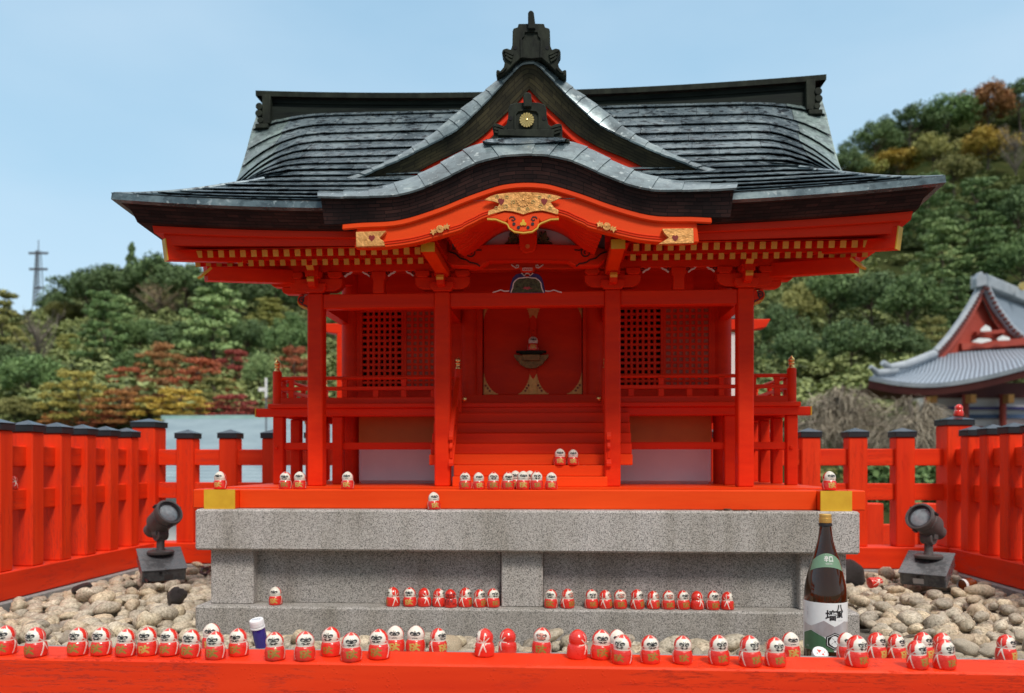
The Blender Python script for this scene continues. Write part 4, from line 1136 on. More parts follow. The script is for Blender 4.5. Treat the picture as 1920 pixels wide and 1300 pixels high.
ko = ornament('front_crest_board', 957, h2, YK+.055, .05, [(-20, 552), (-22, 500), (-14, 478), (4, 474), (20, 484), (22, 520), (20, 552)],
         [(62, 668), (62, 590), (48, 572), (0, 566)], [[(104, 668), (140, 655), (172, 648)], [(104, 684), (140, 672), (170, 664)], [(108, 698), (140, 690), (168, 680)], [(150, 712), (185, 728), (212, 730)]], [(86, 610)])
m = MB().prism(px2([C2(957+a, b) for a, b in ((-150, 668), (140, 668), (136, 712), (-152, 700))], YK+.05), YK+.046, YK+.0545)
part('base_board', m, M_dark, ko, bevel=.002)
x, z = L(*C2(954, 620), YK+.05)
part('chrysanthemum_crest', chrys(x, z, .0215, YK+.053, d=.007), M_gilt, ko, smooth=20)
# the little curved apron of sheet under the crest board
ap = half_curve([C2(725, 725), C2(800, 712), (986, 258.5)], YK+.05, n=14)
ap2 = half_curve([C2(735, 732), C2(830, 742), (986, 271)], YK+.035, n=14)
part('crest_apron', MB().loft([[(x, YK+.085, z+.002) for x, z in ap], [(x, YK+.05, z) for x, z in ap], [(x, YK+.028, z) for x, z in ap2], [(x, YK+.036, z-.002) for x, z in ap2]]), M_copper, shr, smooth=40)
# ================================================================== the enclosure: ground, curb, fences
ZB1, ZB0 = 1.199, 1.098                          # fence sill beam: top and bottom
YF0, YF1, YBK = -.882, -.774, 1.375
XL, XR = -1.889, 1.900
m = MB().box(-40, 40, -6, 5.2, -3.4, -.02)
structure('terrace', m, mat('terrace_paving', (.10, .095, .09), (.15, .145, .135), rough=.8, scale=3, bump=.3))
g = MB(); g.add([(-900, -300, -3.0), (900, -300, -3.0), (900, 1500, -3.0), (-900, 1500, -3.0)], [(0, 1, 2, 3)])
structure('ground', g, mat('earth_ground', (.05, .055, .03), (.10, .09, .06), rough=.9, scale=.5, bump=.3), local=False)
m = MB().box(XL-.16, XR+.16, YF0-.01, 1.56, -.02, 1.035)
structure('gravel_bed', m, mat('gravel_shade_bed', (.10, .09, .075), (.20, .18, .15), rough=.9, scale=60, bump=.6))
cb = thing('stone_curb', 'low grey stone curb running around the pebble bed under the vermilion fence', 'curb', (0, 0, 1.03))
m = MB(); m.box(XL-.14, XL+.022, YF1+.10, YBK-.022, 1.036, ZB0-.002); part('curb_side', m, M_curb, cb, bevel=.004)
m = MB(); m.box(XR-.022, XR+.14, YF1+.10, YBK-.022, 1.036, ZB0-.002); part('curb_side', m, M_curb, cb, bevel=.004)
part('curb_rear', MB().box(XL-.14, XR+.14, YBK-.020, YBK+.13, 1.036, ZB0-.002), M_curb, cb, bevel=.004)
part('curb_front', MB().box(XL-.14, XR+.14, YF1+.004, YF1+.098, 1.036, 1.178), M_curb, cb, bevel=.004)
part('curb_front', MB().box(XL-.14, XR+.14, YF0, YF1+.002, 1.036, ZB0-.002), M_curb, cb, bevel=.004)

fbm = thing('sill_beam', 'long wet vermilion beam across the foreground with a row of small dolls on top', 'beam', (0, YF0, ZB0))
part('timber', MB().box(-2.05, 2.10, YF0, YF1, ZB0, ZB1), M_fx, fbm, bevel=.004)

def post_cap(x, y, w, d, z, parent, over=.006):
    m = MB(); a, b = w/2+over, d/2+over
    m.box(x-a, x+a, y-b, y+b, z-.004, z+.020, 0)
    o = part('post_cap', m, M_black, parent, bevel=.002)
    m = MB(); e = .0015
    m.add([(x-a-e, y-b-e, z+.0205), (x+a+e, y-b-e, z+.0205), (x+a+e, y+b+e, z+.0205), (x-a-e, y+b+e, z+.0205),
           (x-a-e, y-b-e, z+.023), (x+a+e, y-b-e, z+.023), (x+a+e, y+b+e, z+.023), (x-a-e, y+b+e, z+.023), (x, y, z+.042)],
          [(0, 3, 2, 1), (0, 1, 5, 4), (1, 2, 6, 5), (2, 3, 7, 6), (3, 0, 4, 7), (4, 5, 8), (5, 6, 8), (6, 7, 8), (7, 4, 8)])
    part('cap_roof', m, M_capzinc, o)
RU, RLW = (1.579, 1.658), (1.416, 1.495)
ZPT = 1.712
# rear fence
fn = thing('rear_fence', 'vermilion post and rail fence with black capped posts behind the shrine', 'fence', (0, YBK, ZB0))
part('fence_sill', MB().box(XL-.12, XR+.12, YBK, YBK+.12, ZB0, ZB1), M_fx, fn, bevel=.004)
x0, x1 = LX(346, YBK+.02), LX(1698, YBK+.02)
n = round((x1-x0)/.2225); bx = [x0+(x1-x0)*i/n for i in range(n+1)]
for x in bx:
    p = part('fence_post', MB().box(x-.043, x+.043, YBK+.018, YBK+.098, ZB1+.0003, ZPT), M_fz, fn, bevel=.004)
    post_cap(x, YBK+.058, .086, .080, ZPT+.004, p)
cxl, cxr = XL-.055, XR+.055
for x in (cxl, cxr):
    p = part('corner_post', MB().box(x-.058, x+.058, YBK+.0, YBK+.116, ZB1+.0005, ZPT+.055), M_fz, fn, bevel=.004)
    post_cap(x, YBK+.058, .116, .116, ZPT+.059, p)
edges = [cxl+.058] + [q for x in bx for q in (x-.043, x+.043)] + [cxr-.058]
for z0, z1 in (RU, RLW):
    part('fence_rail', MB().box(edges[0]-.004, edges[-1]+.004, YBK+.040, YBK+.076, z0, z1), M_fx, fn, bevel=.003)
# side fences
def side_fence(sg, xin, ys, label):
    f = thing('side_fence', label, 'fence', (xin, .3, ZB0), group='side fences of the enclosure')
    part('fence_sill', MB().box(xin, xin+sg*.12, YF0, YBK-.0005, ZB0, ZB1+.0008), M_fy, f, bevel=.004)
    for y in ys:
        p = part('fence_post', MB().box(xin+sg*.010, xin+sg*.092, y, y+.070, ZB1+.001, ZPT), M_fz, f, bevel=.004)
        post_cap(xin+sg*.051, y+.035, .082, .070, ZPT+.004, p)
    yy = sorted(ys); ed = [YF0+.05] + [q for y in yy for q in (y, y+.070)] + [YBK+.0]
    for z0, z1 in (RU, RLW):
        part('fence_rail', MB().box(xin+sg*.034, xin+sg*.070, ed[0], ed[-1]+.01, z0, z1), M_fy, f, bevel=.004)
side_fence(-1, XL, [.303+.176*k for k in range(-6, 6)], 'vermilion slatted fence along the left edge of the pebble bed')
side_fence(1, XR, [1.211-.160*k for k in range(0, 13)], 'vermilion slatted fence along the right edge of the pebble bed')
# a second rail fence, seen through the rear fence beyond the right corner
f2 = thing('far_fence', 'short piece of vermilion railing seen through the gaps of the rear fence at right', 'fence', (1.3, 2.0, .0))
for p in (1640, 1745):
    x = LX(p, 2.2); part('fence_post', MB().box(x-.05, x+.05, 2.2, 2.29, -.02, 1.36), M_fz, f2, bevel=.004)
part('fence_rail', MB().box(LX(1640, 2.2)+.05, LX(1745, 2.2)-.05, 2.225, 2.26, 1.12, 1.24), M_fx, f2, bevel=.003)

# ================================================================== floodlights
M_lampgrey = mat('dark_grey_lamp_paint', (.075, .066, .064), (.10, .09, .088), rough=.4, rough2=.5, scale=18, bump=.1, bscale=300)
M_boxgrey = mat('wet_grey_box_paint', (.085, .09, .095), (.15, .155, .16), rough=.12, rough2=.4, scale=40, bump=.3, bscale=160)
M_lens = mat('lamp_glass', (.16, .19, .21), (.30, .34, .36), rough=.08, scale=30, coat=.6)
M_sticker = mat('white_sticker', (.6, .6, .6), rough=.5)
def floodlight(px, py, D, axis, boxyaw, tag_side, label):
    w = Vector(((px-960)/F*D, D, 1.6-(py-865)/F*D))
    t = thing('floodlight', label, 'floodlight', (w.x, w.y, 1.06), group='floodlights on the pebbles', rz=.001, world_loc=True)
    z0 = w.z - 1.06
    Mx = Matrix.Rotation(boxyaw, 4, 'Z') @ Matrix.Rotation(R(24), 4, 'X')
    m = MB().box(-.085, .085, -.125, .055, z0-.058, z0-.002)
    m.v = [tuple(Mx @ Vector((a, b, c-z0)) + Vector((0, 0, z0))) for a, b, c in m.v]
    bx_ = part('base_box', m, M_boxgrey, t, bevel=.004)
    m = MB().box(-.089, .089, -.129, .059, z0-.0018, z0+.002)
    m.v = [tuple(Mx @ Vector((a, b, c-z0)) + Vector((0, 0, z0))) for a, b, c in m.v]
    part('box_lid', m, M_boxgrey, bx_, bevel=.0015)
    m = MB().box(-.035, .005, -.1262, -.1254, z0-.046, z0-.022) if tag_side > 0 else MB().box(.0, .035, -.1262, -.1254, z0-.046, z0-.024)
    m.v = [tuple(Mx @ Vector((a, b, c-z0)) + Vector((0, 0, z0))) for a, b, c in m.v]
    part('sticker', m, M_sticker if tag_side > 0 else M_lampgrey, bx_)
    m = MB().lathe([(.006, 0), (.006, .003)], (-.015, 0, 0), n=12, M=Matrix.Rotation(R(90), 3, 'X'))
    m.v = [tuple(Mx @ Vector((a, b-.1255, c-.014)) + Vector((0, 0, z0))) for a, b, c in m.v]
    part('screw', m, M_black, bx_)
    part('flange', MB().lathe([(.052, z0+.003), (.054, z0+.006), (.054, z0+.014), (.048, z0+.018), (.020, z0+.019)], n=32), M_lampgrey, t, smooth=35)
    part('neck', MB().lathe([(.020, z0+.018), (.018, z0+.026), (.0165, z0+.030), (.0165, z0+.060), (.021, z0+.064), (.021, z0+.082)], n=24), M_lampgrey, t, smooth=35)
    ax = Vector(axis).normalized(); side = ax.cross(Vector((0, 0, 1))).normalized()
    piv = Vector((0, 0, z0+.085))
    m = MB().tube([piv-side*.024, piv+side*.024], .026, n=24)
    m.tube([piv-side*.028, piv+side*.028], .012, n=16)
    part('knuckle', m, M_lampgrey, t, smooth=35, bevel=.002)
    q = ax.to_track_quat('Z', 'Y').to_matrix()
    hc = piv + Vector((0, 0, .058)) + ax*.012
    body = [(.026, -.105), (.031, -.102), (.032, -.055), (.047, -.040), (.050, -.036), (.050, .020), (.053, .022), (.053, .030), (.051, .032), (.051, .038), (.0575, .042), (.0585, .050), (.0585, .066), (.056, .070), (.049, .070), (.047, .056)]
    hd = part('lamp_head', MB().lathe(body, hc, n=40, M=q), M_lampgrey, t, smooth=35)
    part('lens', MB().lathe([(.047, .055), (.044, .057), (.03, .0585), (.001, .0595)], hc, n=32, M=q), M_lens, hd, smooth=50)
    part('lens_ring', MB().lathe([(.048, .0560), (.048, .062), (.041, .0615), (.0395, .0585)], hc, n=36, M=q, cap=False), M_black, hd, smooth=35)
    for a in (20, 140, 260):
        m = MB()
        d = q @ Vector((math.cos(R(a))*.060, math.sin(R(a))*.060, .052)); m.bar(hc+d-ax*.012, hc+d+ax*.010, .012, .008); part('clip', m, M_black, hd, bevel=.001)
    m = MB().bar(piv-side*.0285, hc-side*.028-ax*.01, .012, .022); m.bar(piv+side*.0285, hc+side*.028-ax*.01, .012, .022)
    part('yoke', m, M_lampgrey, t, bevel=.002)
    return t
floodlight(301, 1040, 3.42, (.70, -.47, .53), R(32), -1, 'dark grey floodlight facing right on the pebbles by the left fence')
floodlight(1741, 1048, 3.30, (-.74, -.49, .45), R(-40), 1, 'dark grey floodlight facing left beside the right fence, white sticker on its box')

# cables by the left lamp
def at(px, py, z):           # ground point seen at a photo pixel, for a surface of height z
    D = (1.6-z)*F/(py-865); return Vector(((px-960)/F*D, D, z))
m = MB()
base = [at(372, 1062, 1.10), at(382, 1064, 1.11), at(392, 1070, 1.10), at(386, 1078, 1.10), at(376, 1074, 1.105), at(380, 1066, 1.12), at(394, 1064, 1.11)]
cbl = [(a.x, a.y, a.z) for a in base]
cc = []
for i in range(40):
    u = i/39*(len(base)-1); k = min(int(u), len(base)-2); t = u-k; t = t*t*(3-2*t); cc.append(base[k].lerp(base[k+1], t))
m.tube(cc, .006, n=8)
m.tube([at(268, 1076, 1.10), at(272, 1084, 1.115), at(279, 1092, 1.12), at(282, 1098, 1.10)], .006, n=8)
ca = structure('cable', m, mat('black_cable', (.012, .012, .013), rough=.4), smooth=40, kind='thing', local=False)
ca['label'] = 'black cable looped on the pebbles beside the left floodlight'; ca['category'] = 'cable'

# ================================================================== pebbles
def pebble_mat():
    m, n, l, b = new_mat('speckled_pebble')
    tc = n.new('ShaderNodeTexCoord'); oi = n.new('ShaderNodeObjectInfo')
    ge = n.new('ShaderNodeNewGeometry')
    nz = n.new('ShaderNodeTexNoise'); nz.inputs['Scale'].default_value = 120; nz.inputs['Detail'].default_value = 5; nz.inputs['Roughness'].default_value = .7
    l.new(tc.outputs['Object'], nz.inputs['Vector'])
    r = ramp_node(n, [(0.30, (.11, .085, .065)), (0.40, (.36, .32, .255)), (0.52, (.53, .475, .385)), (0.68, (.73, .68, .58))]); l.new(nz.outputs['Fac'], r.inputs[0])
    ad = n.new('ShaderNodeMath'); ad.operation = 'ADD'; l.new(oi.outputs['Random'], ad.inputs[0]); l.new(ge.outputs['Random Per Island'], ad.inputs[1])
    fr = n.new('ShaderNodeMath'); fr.operation = 'FRACT'; l.new(ad.outputs[0], fr.inputs[0])
    t = ramp_node(n, [(0.0, (.70, .66, .62)), (.3, (.98, .95, .90)), (.5, (1.1, 1.08, 1.02)), (.72, (1.02, .90, .76)), (.86, (1.12, 1.04, .88)), (1.0, (.84, .83, .82))]); l.new(fr.outputs[0], t.inputs[0])
    n2 = n.new('ShaderNodeTexNoise'); n2.inputs['Scale'].default_value = 14; n2.inputs['Detail'].default_value = 4; l.new(tc.outputs['Object'], n2.inputs['Vector'])
    r2 = ramp_node(n, [(.35, (.72, .72, .72)), (.65, (1.1, 1.08, 1.05))]); l.new(n2.outputs['Fac'], r2.inputs[0])
    m1 = n.new('ShaderNodeMixRGB'); m1.blend_type = 'MULTIPLY'; m1.inputs[0].default_value = 1; l.new(r.outputs[0], m1.inputs[1]); l.new(t.outputs[0], m1.inputs[2])
    m2 = n.new('ShaderNodeMixRGB'); m2.blend_type = 'MULTIPLY'; m2.inputs[0].default_value = 1; l.new(m1.outputs[0], m2.inputs[1]); l.new(r2.outputs[0], m2.inputs[2])
    l.new(m2.outputs[0], b.inputs['Base Color']); b.inputs['Roughness'].default_value = .6
    bp = n.new('ShaderNodeBump'); bp.inputs['Strength'].default_value = .6; bp.inputs['Distance'].default_value = .003
    l.new(nz.outputs['Fac'], bp.inputs['Height']); l.new(bp.outputs[0], b.inputs['Normal'])
    return m
M_pebble = pebble_mat()
M_rock = mat('dark_wet_rock', (.016, .013, .013), (.07, .058, .055), rough=.45, scale=30, bump=.9, bscale=45, bdist=.01)
from mathutils import noise as mnoise
def pebble_mesh(seed, sub=3, rough=.34, angular=False):
    bm = bmesh.new(); bmesh.ops.create_icosphere(bm, subdivisions=sub, radius=1.0)
    rd = random.Random(seed); off = Vector((rd.uniform(0, 50), rd.uniform(0, 50), rd.uniform(0, 50)))
    dirs = [(Vector((rd.gauss(0, 1), rd.gauss(0, 1), rd.gauss(0, 1))).normalized(), rd.uniform(.58, .9)) for _ in range(7 if not angular else 14)]
    for v in bm.verts:
        p = v.co.copy(); q = 1 + rough*mnoise.noise(p*1.1+off) + rough*.45*mnoise.noise(p*2.7+off) + rough*.16*mnoise.noise(p*6+off)
        for d, c in dirs:                     # water-worn flats
            e = p.dot(d)*q
            if e > c: q -= (e-c)*(.75 if angular else .55)*p.dot(d)
        v.co = p*q
    me = bpy.data.meshes.new('pebble'); bm.to_mesh(me); bm.free()
    if not angular: me.shade_smooth()
    return me
PROT = [pebble_mesh(100+k) for k in range(18)]
for me in PROT: me.materials.append(M_pebble)
rd = random.Random(21)
cands = []
avoid = [(-1.50, 3.36, .13), (1.72, 3.24, .13)]
y = -.46; row = 0
while y < 1.345:
    x = XL+.03 + (.031 if row % 2 else 0)
    while x < XR-.02:
        X, Y = x+rd.uniform(-.016, .016), y+rd.uniform(-.014, .014)
        x += .062
        if -1.075 < X < 1.075 and Y > -.035 and Y < 1.33: continue
        w = to_world(X, Y, 0)
        if any(math.hypot(w.x-a, w.y-b) < r for a, b, r in avoid): continue
        cands.append((w.y, w.x, X, Y))
    y += .051; row += 1
# a few more lying on top
for _ in range(150):
    sgn = rd.choice((-1, 1)); X = sgn*rd.uniform(1.10, 1.84); Y = rd.uniform(-.4, 1.3); w = to_world(X, Y, 0)
    if any(math.hypot(w.x-a, w.y-b) < r for a, b, r in avoid): continue
    cands.append((w.y, w.x, X, Y, 1))
for _ in range(30):
    X = rd.uniform(-1.0, 1.0); Y = rd.uniform(-.42, -.07); w = to_world(X, Y, 0); cands.append((w.y, w.x, X, Y, 1))
def in_frame(c):
    px = 960+c[1]/c[0]*F; return -30 < px < 1950
vis = sorted([c for c in cands if in_frame(c)], key=lambda c: c[0])
rest = [c for c in cands if not in_frame(c)]
def peb_tf(c):
    s = rd.uniform(.023, .038)*(1.12 if rd.random() < .15 else 1)
    top = len(c) > 4
    loc = to_world(c[2], c[3], (1.100 if top else 1.068)+rd.uniform(-.006, .008)-(.022 if abs(c[2]) < 1.03 else 0))
    rot = Matrix.Rotation(rd.uniform(0, 6.28), 4, 'Z') @ Matrix.Rotation(rd.uniform(-.35, .35), 4, 'X') @ Matrix.Rotation(rd.uniform(-.3, .3), 4, 'Y')
    sc = (s*rd.uniform(.90, 1.5), s*rd.uniform(.8, 1.05), s*rd.uniform(.54, .76))
    return loc, rot, sc
for k, c in enumerate(vis[:300]):
    loc, rot, sc = peb_tf(c)
    o = bpy.data.objects.new('cobblestone', PROT[rd.randrange(18)]); COL.objects.link(o)
    o.location = loc; o.rotation_euler = rot.to_euler(); o.scale = sc
    o['label'] = 'rounded speckled beige river cobble lying in the stone bed inside the fence'; o['category'] = 'stone'; o['group'] = 'cobbles of the stone bed'
m = MB()
pv = [([v.co.copy() for v in me.vertices], [list(p.vertices) for p in me.polygons]) for me in [pebble_mesh(200+k, sub=2) for k in range(8)]]
for c in vis[300:] + rest:
    loc, rot, sc = peb_tf(c); vs, fs = pv[rd.randrange(8)]
    M4 = Matrix.Translation(loc) @ rot @ Matrix.Diagonal((*sc, 1))
    m.add([M4 @ v for v in vs], fs)
structure('cobbles', m, M_pebble, smooth=60, kind='stuff', local=False)
def rock(px, py, z, s, seed, label):
    p = at(px, py, z); me = pebble_mesh(seed, sub=3, rough=.45, angular=True); me.materials.append(M_rock)
    o = bpy.data.objects.new('rock', me); COL.objects.link(o); o.location = p + Vector((0, s[1]*.5, s[2]*.4)); o.scale = s; o.rotation_euler = (.2, .1, seed)
    o['label'] = label; o['category'] = 'rock'
rock(1604, 1092, 1.085, (.070, .06, .066), 5, 'large dark brown angular rock beside the right end of the pedestal')
rock(327, 1128, 1.10, (.048, .04, .036), 8, 'small dark slate-like rock among the pebbles on the left')
rock(152, 1108, 1.10, (.045, .035, .024), 11, 'flat grey-black stone near the left curb')

# ================================================================== sake bottle, jars, coins
def revolve_r(prof, z):
    for (r0, z0), (r1, z1) in zip(prof[:-1], prof[1:]):
        if z0 <= z <= z1: return r0 + (r1-r0)*(z-z0)/max(1e-9, z1-z0)
    return prof[-1][0]
def wrap_poly(poly, rfun, off=.0006, cuts=5):      # flat outline (arc length, height) laid around the bottle's front
    bm = bmesh.new(); vs = [bm.verts.new((a, 0, b)) for a, b in poly]; bm.faces.new(vs)
    bmesh.ops.triangulate(bm, faces=bm.faces[:])
    for _ in range(4):
        es = [e for e in bm.edges if e.calc_length() > .006]
        if not es: break
        bmesh.ops.subdivide_edges(bm, edges=es, cuts=1); bmesh.ops.triangulate(bm, faces=bm.faces[:])
    m = MB(); vv = []
    bm.verts.index_update()
    for v in bm.verts:
        r = rfun(v.co.z)+off; a = v.co.x/.0525
        vv.append((r*math.sin(a), -r*math.cos(a), v.co.z))
    fs = []
    for f in bm.faces:
        idx = [v.index for v in f.verts]; n = f.normal
        if n.y > 0: idx.reverse()
        fs.append(idx)
    bm.free(); return m.add(vv, fs)
def text_mesh(txt, size, bold=.0, font=None):
    cu = bpy.data.curves.new('txt', 'FONT'); cu.body = txt; cu.size = size; cu.align_x = 'CENTER'; cu.align_y = 'CENTER'; cu.offset = bold; cu.resolution_u = 6
    ob = bpy.data.objects.new('txt', cu); COL.objects.link(ob)
    dg = bpy.context.evaluated_depsgraph_get(); me = bpy.data.meshes.new_from_object(ob.evaluated_get(dg))
    vs = [(v.co.x, v.co.y) for v in me.vertices]; fs = [list(p.vertices) for p in me.polygons]
    bpy.data.objects.remove(ob); bpy.data.curves.remove(cu); bpy.data.meshes.remove(me)
    return vs, fs
def wrap_text(txt, size, cx, cz, rfun, off=.0012, bold=0, rot=0.0, sx=1.0):
    vs, fs = text_mesh(txt, size, bold); m = MB(); out = []
    for a, b in vs:
        a, b = a*sx*math.cos(rot)-b*math.sin(rot), a*sx*math.sin(rot)+b*math.cos(rot)
        z = cz+b; r = rfun(z)+off; t = (cx+a)/.0525; out.append((r*math.sin(t), -r*math.cos(t), z))
    return m.add(out, fs)
DBT = 2.05
def bz_(cropy): return (1.6-(940+cropy/4.06-865)/F*DBT) - 1.068
def br(w): return w/4.06/2/F*DBT
glass_prof = [(.020, 0.0), (.046, .001), (.0515, .006), (.0525, .014)] + [(br(w), bz_(y)) for y, w in ((760, 312), (700, 308), (650, 297), (600, 279), (550, 256), (500, 230), (450, 202), (400, 170), (350, 140), (300, 114), (250, 99), (200, 88), (188, 86))]
rf = lambda z: revolve_r(glass_prof, z)
M_glass, nn, ll, bb = new_mat('brown_bottle_glass')
bb.inputs['Base Color'].default_value = (.055, .020, .005, 1); bb.inputs['Roughness'].default_value = .04; bb.inputs['Coat Weight'].default_value = .5
bb.inputs['Transmission Weight'].default_value = .45; bb.inputs['IOR'].default_value = 1.5
w = Vector(((1547.5-960)/F*DBT, DBT, 1.068))
bt = thing('sake_bottle', 'tall brown glass sake bottle with green and white label behind the front beam', 'bottle', tuple(w), world_loc=True, rz=R(-14)*1.0)
ORI[bt] = (0, 0, 0)
part('glass_body', MB().lathe(glass_prof, n=48), M_glass, bt, smooth=50)
ztop = bz_(188)
M_cap = mat('gold_bottle_cap', (.62, .36, .08), (.70, .43, .12), rough=.35, metal=.4, scale=30)
part('lip_ring', MB().lathe([(br(86), ztop-.001), (br(98), ztop+.001), (br(98), ztop+.006), (br(80), ztop+.008)], n=32), M_black, bt, smooth=40)
ck = part('cap', MB().lathe([(br(90), ztop+.0082), (br(92), ztop+.010), (br(92), bz_(128)), (br(84), bz_(126)), (br(84), bz_(118)), (br(88), bz_(116)), (br(88), bz_(102)), (br(78), bz_(97)), (.001, bz_(96))], n=36), M_cap, bt, smooth=30)
M_lgreen = mat('green_label_paper', (.055, .135, .065), (.07, .16, .08), rough=.5, scale=30)
M_lgreen2 = mat('pale_green_label_paper', (.14, .25, .155), (.17, .29, .18), rough=.5, scale=30)
M_lwhite = mat('white_label_paper', (.78, .77, .75), (.82, .81, .80), rough=.5, scale=60)
M_lsilver = mat('pearly_label_foil', (.50, .42, .42), (.68, .66, .68), rough=.3, metal=.4, scale=8, stretch=(3, 1, 1))
PI_ = math.pi
# shoulder label: an arched strip
NA, nrow = 24, 8; rows = []
for j in range(nrow+1):
    row_ = []
    for i in range(NA+1):
        a = R(-68+136*i/NA); zt_l = bz_(388)-.020*(a/R(68))**2; zb_l = bz_(488)-.013*(a/R(68))**2
        z = zb_l+(zt_l-zb_l)*j/nrow; r = rf(z)+.0007; row_.append((r*math.sin(a), -r*math.cos(a), z))
    rows.append(row_)
sh_ = part('shoulder_label', MB().loft(rows), M_lgreen2, bt, smooth=60)
part('label_writing', merge(wrap_text('辛口', .0160, .006, bz_(432), rf, bold=.00025, sx=1.15), wrap_text('KARAKUCHI', .0042, .006, bz_(464), rf), wrap_text('・', .006, -.006, bz_(398), rf)), M_white, sh_)
ws = .0525
lab = [(-PI_*ws*.52, bz_(1112)), (PI_*ws*.52, bz_(1112)), (PI_*ws*.52, bz_(750)), (-PI_*ws*.52, bz_(750))]
lb = part('main_label', wrap_poly(lab, rf, .0006), M_lwhite, bt, smooth=60)
def la(cx_, shift=355): return (cx_-shift)/4.06/F*DBT      # crop pixels -> flat offset; widened toward the edges below
def fl_(pts):
    out = []
    for a, b in pts:
        q = max(-.999, min(.999, la(a)/ws)); out.append((math.asin(q)*ws, bz_(b)))
    return out
part('foil_band', wrap_poly(fl_([(203, 912), (243, 930), (325, 882), (400, 925), (470, 888), (508, 905), (508, 985), (470, 992), (395, 952), (325, 1000), (243, 958), (203, 990)]), rf, .0009), M_lsilver, lb, smooth=60)
part('green_field', wrap_poly(fl_([(203, 995), (243, 962), (328, 1005), (328, 1075), (400, 1112), (203, 1112)]), rf, .0011), M_lgreen, lb, smooth=60)
part('green_field', wrap_poly(fl_([(478, 1070), (506, 1055), (506, 1112), (410, 1112)]), rf, .0011), M_lgreen, lb, smooth=60)
hexa = lambda cx_, cy_, rx, ry: [(cx_, cy_-ry), (cx_+rx, cy_-ry/2), (cx_+rx, cy_+ry/2), (cx_, cy_+ry), (cx_-rx, cy_+ry/2), (cx_-rx, cy_-ry/2)]
part('hexagon_frame', wrap_poly(fl_(hexa(401, 1034, 62, 66)), rf, .0013), M_ink, lb, smooth=60)
part('hexagon_line', wrap_poly(fl_(hexa(401, 1034, 54, 58)), rf, .0015), M_lwhite, lb, smooth=60)
part('hexagon_field', wrap_poly(fl_(hexa(401, 1034, 50, 54)), rf, .0017), M_ink, lb, smooth=60)
fl_pts = []
for i in range(48):
    a = 2*PI_*i/48; q = 34+7*abs(math.cos(2*a+.4))**.6*1.0; fl_pts.append((401+q*math.cos(a)*.95, 1034+q*math.sin(a)*1.02))
part('flower_crest', wrap_poly(fl_(fl_pts), rf, .0019), M_lwhite, lb, smooth=60)
mm = MB()
for k in range(4):
    a = PI_/4+k*PI_/2+.1; mm = merge(mm, wrap_poly(fl_([(401+6*math.cos(a+1.57), 1034+6*math.sin(a+1.57)*.4), (401+32*math.cos(a-.03), 1034+32*math.sin(a-.03)), (401+32*math.cos(a+.06), 1034+32*math.sin(a+.06))]), rf, .0021))
mm = merge(mm, wrap_poly(fl_([(401+6*math.cos(i), 1034+6*math.sin(i)) for i in (0, 1, 2, 3, 4, 5)]), rf, .0021))
part('flower_veins', mm, M_ink, lb)
ca_ = lambda a: math.asin(max(-.99, min(.99, la(a)/ws)))*ws
part('brush_writing', merge(wrap_text('八', .021, ca_(437), bz_(792), rf, bold=.0006), wrap_text('重', .019, ca_(437), bz_(838), rf, bold=.0004), wrap_text('墻', .028, ca_(376), bz_(846), rf, bold=.0005)), M_ink, lb)
M_faint = mat('faint_grey_print', (.45, .45, .46), rough=.6)
part('small_print', merge(wrap_text('名城の酒蔵より', .0042, ca_(222), bz_(832), rf, rot=R(-90)), wrap_text('YAEGAKI', .0030, ca_(440), bz_(880), rf), wrap_text('清酒', .0045, ca_(222), bz_(1085), rf)), M_faint, lb)

def small_jar(px, pyc, D, r, h, lean, mats, name, label, cat):
    w = Vector(((px-960)/F*D, D, 1.6-(pyc-865)/F*D))
    t = thing(name, label, cat, tuple(w), world_loc=True, rz=.0001)
    Mq = Matrix.Rotation(lean[0], 3, 'X') @ Matrix.Rotation(lean[1], 3, 'Y')
    return t, Mq
M_lidw = mat('white_lid', (.72, .71, .69), (.8, .79, .78), rough=.4, scale=30)
M_purple = mat('deep_violet_bottle', (.022, .010, .16), (.03, .014, .21), rough=.12, scale=20, coat=.5)
t, Mq = small_jar(480.5, 1162, 1.80, .0145, .1, (R(13), R(-7)), None, 'violet_bottle', 'slim violet bottle with white screw cap leaning behind the front beam', 'bottle')
part('bottle_body', MB().lathe([(.012, -.120), (.0148, -.116), (.0148, -.024), (.0142, -.020), (.0142, -.016)], n=28, M=Mq), M_purple, t, smooth=40)
part('tamper_ring', MB().lathe([(.0150, -.0205), (.0164, -.0198), (.0164, -.0170), (.0150, -.0160)], n=28, M=Mq), M_lidw, t, smooth=40)
c_ = part('screw_cap', MB().lathe([(.0155, -.0150), (.0158, -.0145), (.0158, -.010), (.0150, -.0095), (.0158, -.0085), (.0158, -.002), (.0148, .0), (.001, .0003)], n=28, M=Mq), M_lidw, t, smooth=30)
vs, fs = text_mesh('SAKE', .0085)
part('cap_print', MB().add([Mq @ Vector((a, b, .0008)) for a, b in vs], fs), mat('blue_grey_print', (.12, .2, .36), rough=.5), c_)
t, Mq = small_jar(1538.5, 1224, 1.74, .0168, .05, (R(40), 0), None, 'small_jar', 'small round jar with white lid printed red in front of the sake bottle', 'jar')
part('jar_body', MB().lathe([(.012, -.055), (.0155, -.05), (.0155, -.010)], n=28, M=Mq), mat('clear_jar_glass', (.30, .33, .30), (.36, .38, .36), rough=.1, scale=20, coat=.5), t, smooth=40)
c_ = part('jar_lid', MB().lathe([(.0166, -.0095), (.0170, -.0085), (.0170, -.001), (.0160, .0005), (.001, .0008)], n=32, M=Mq), M_lidw, t, smooth=40)
mm = MB()
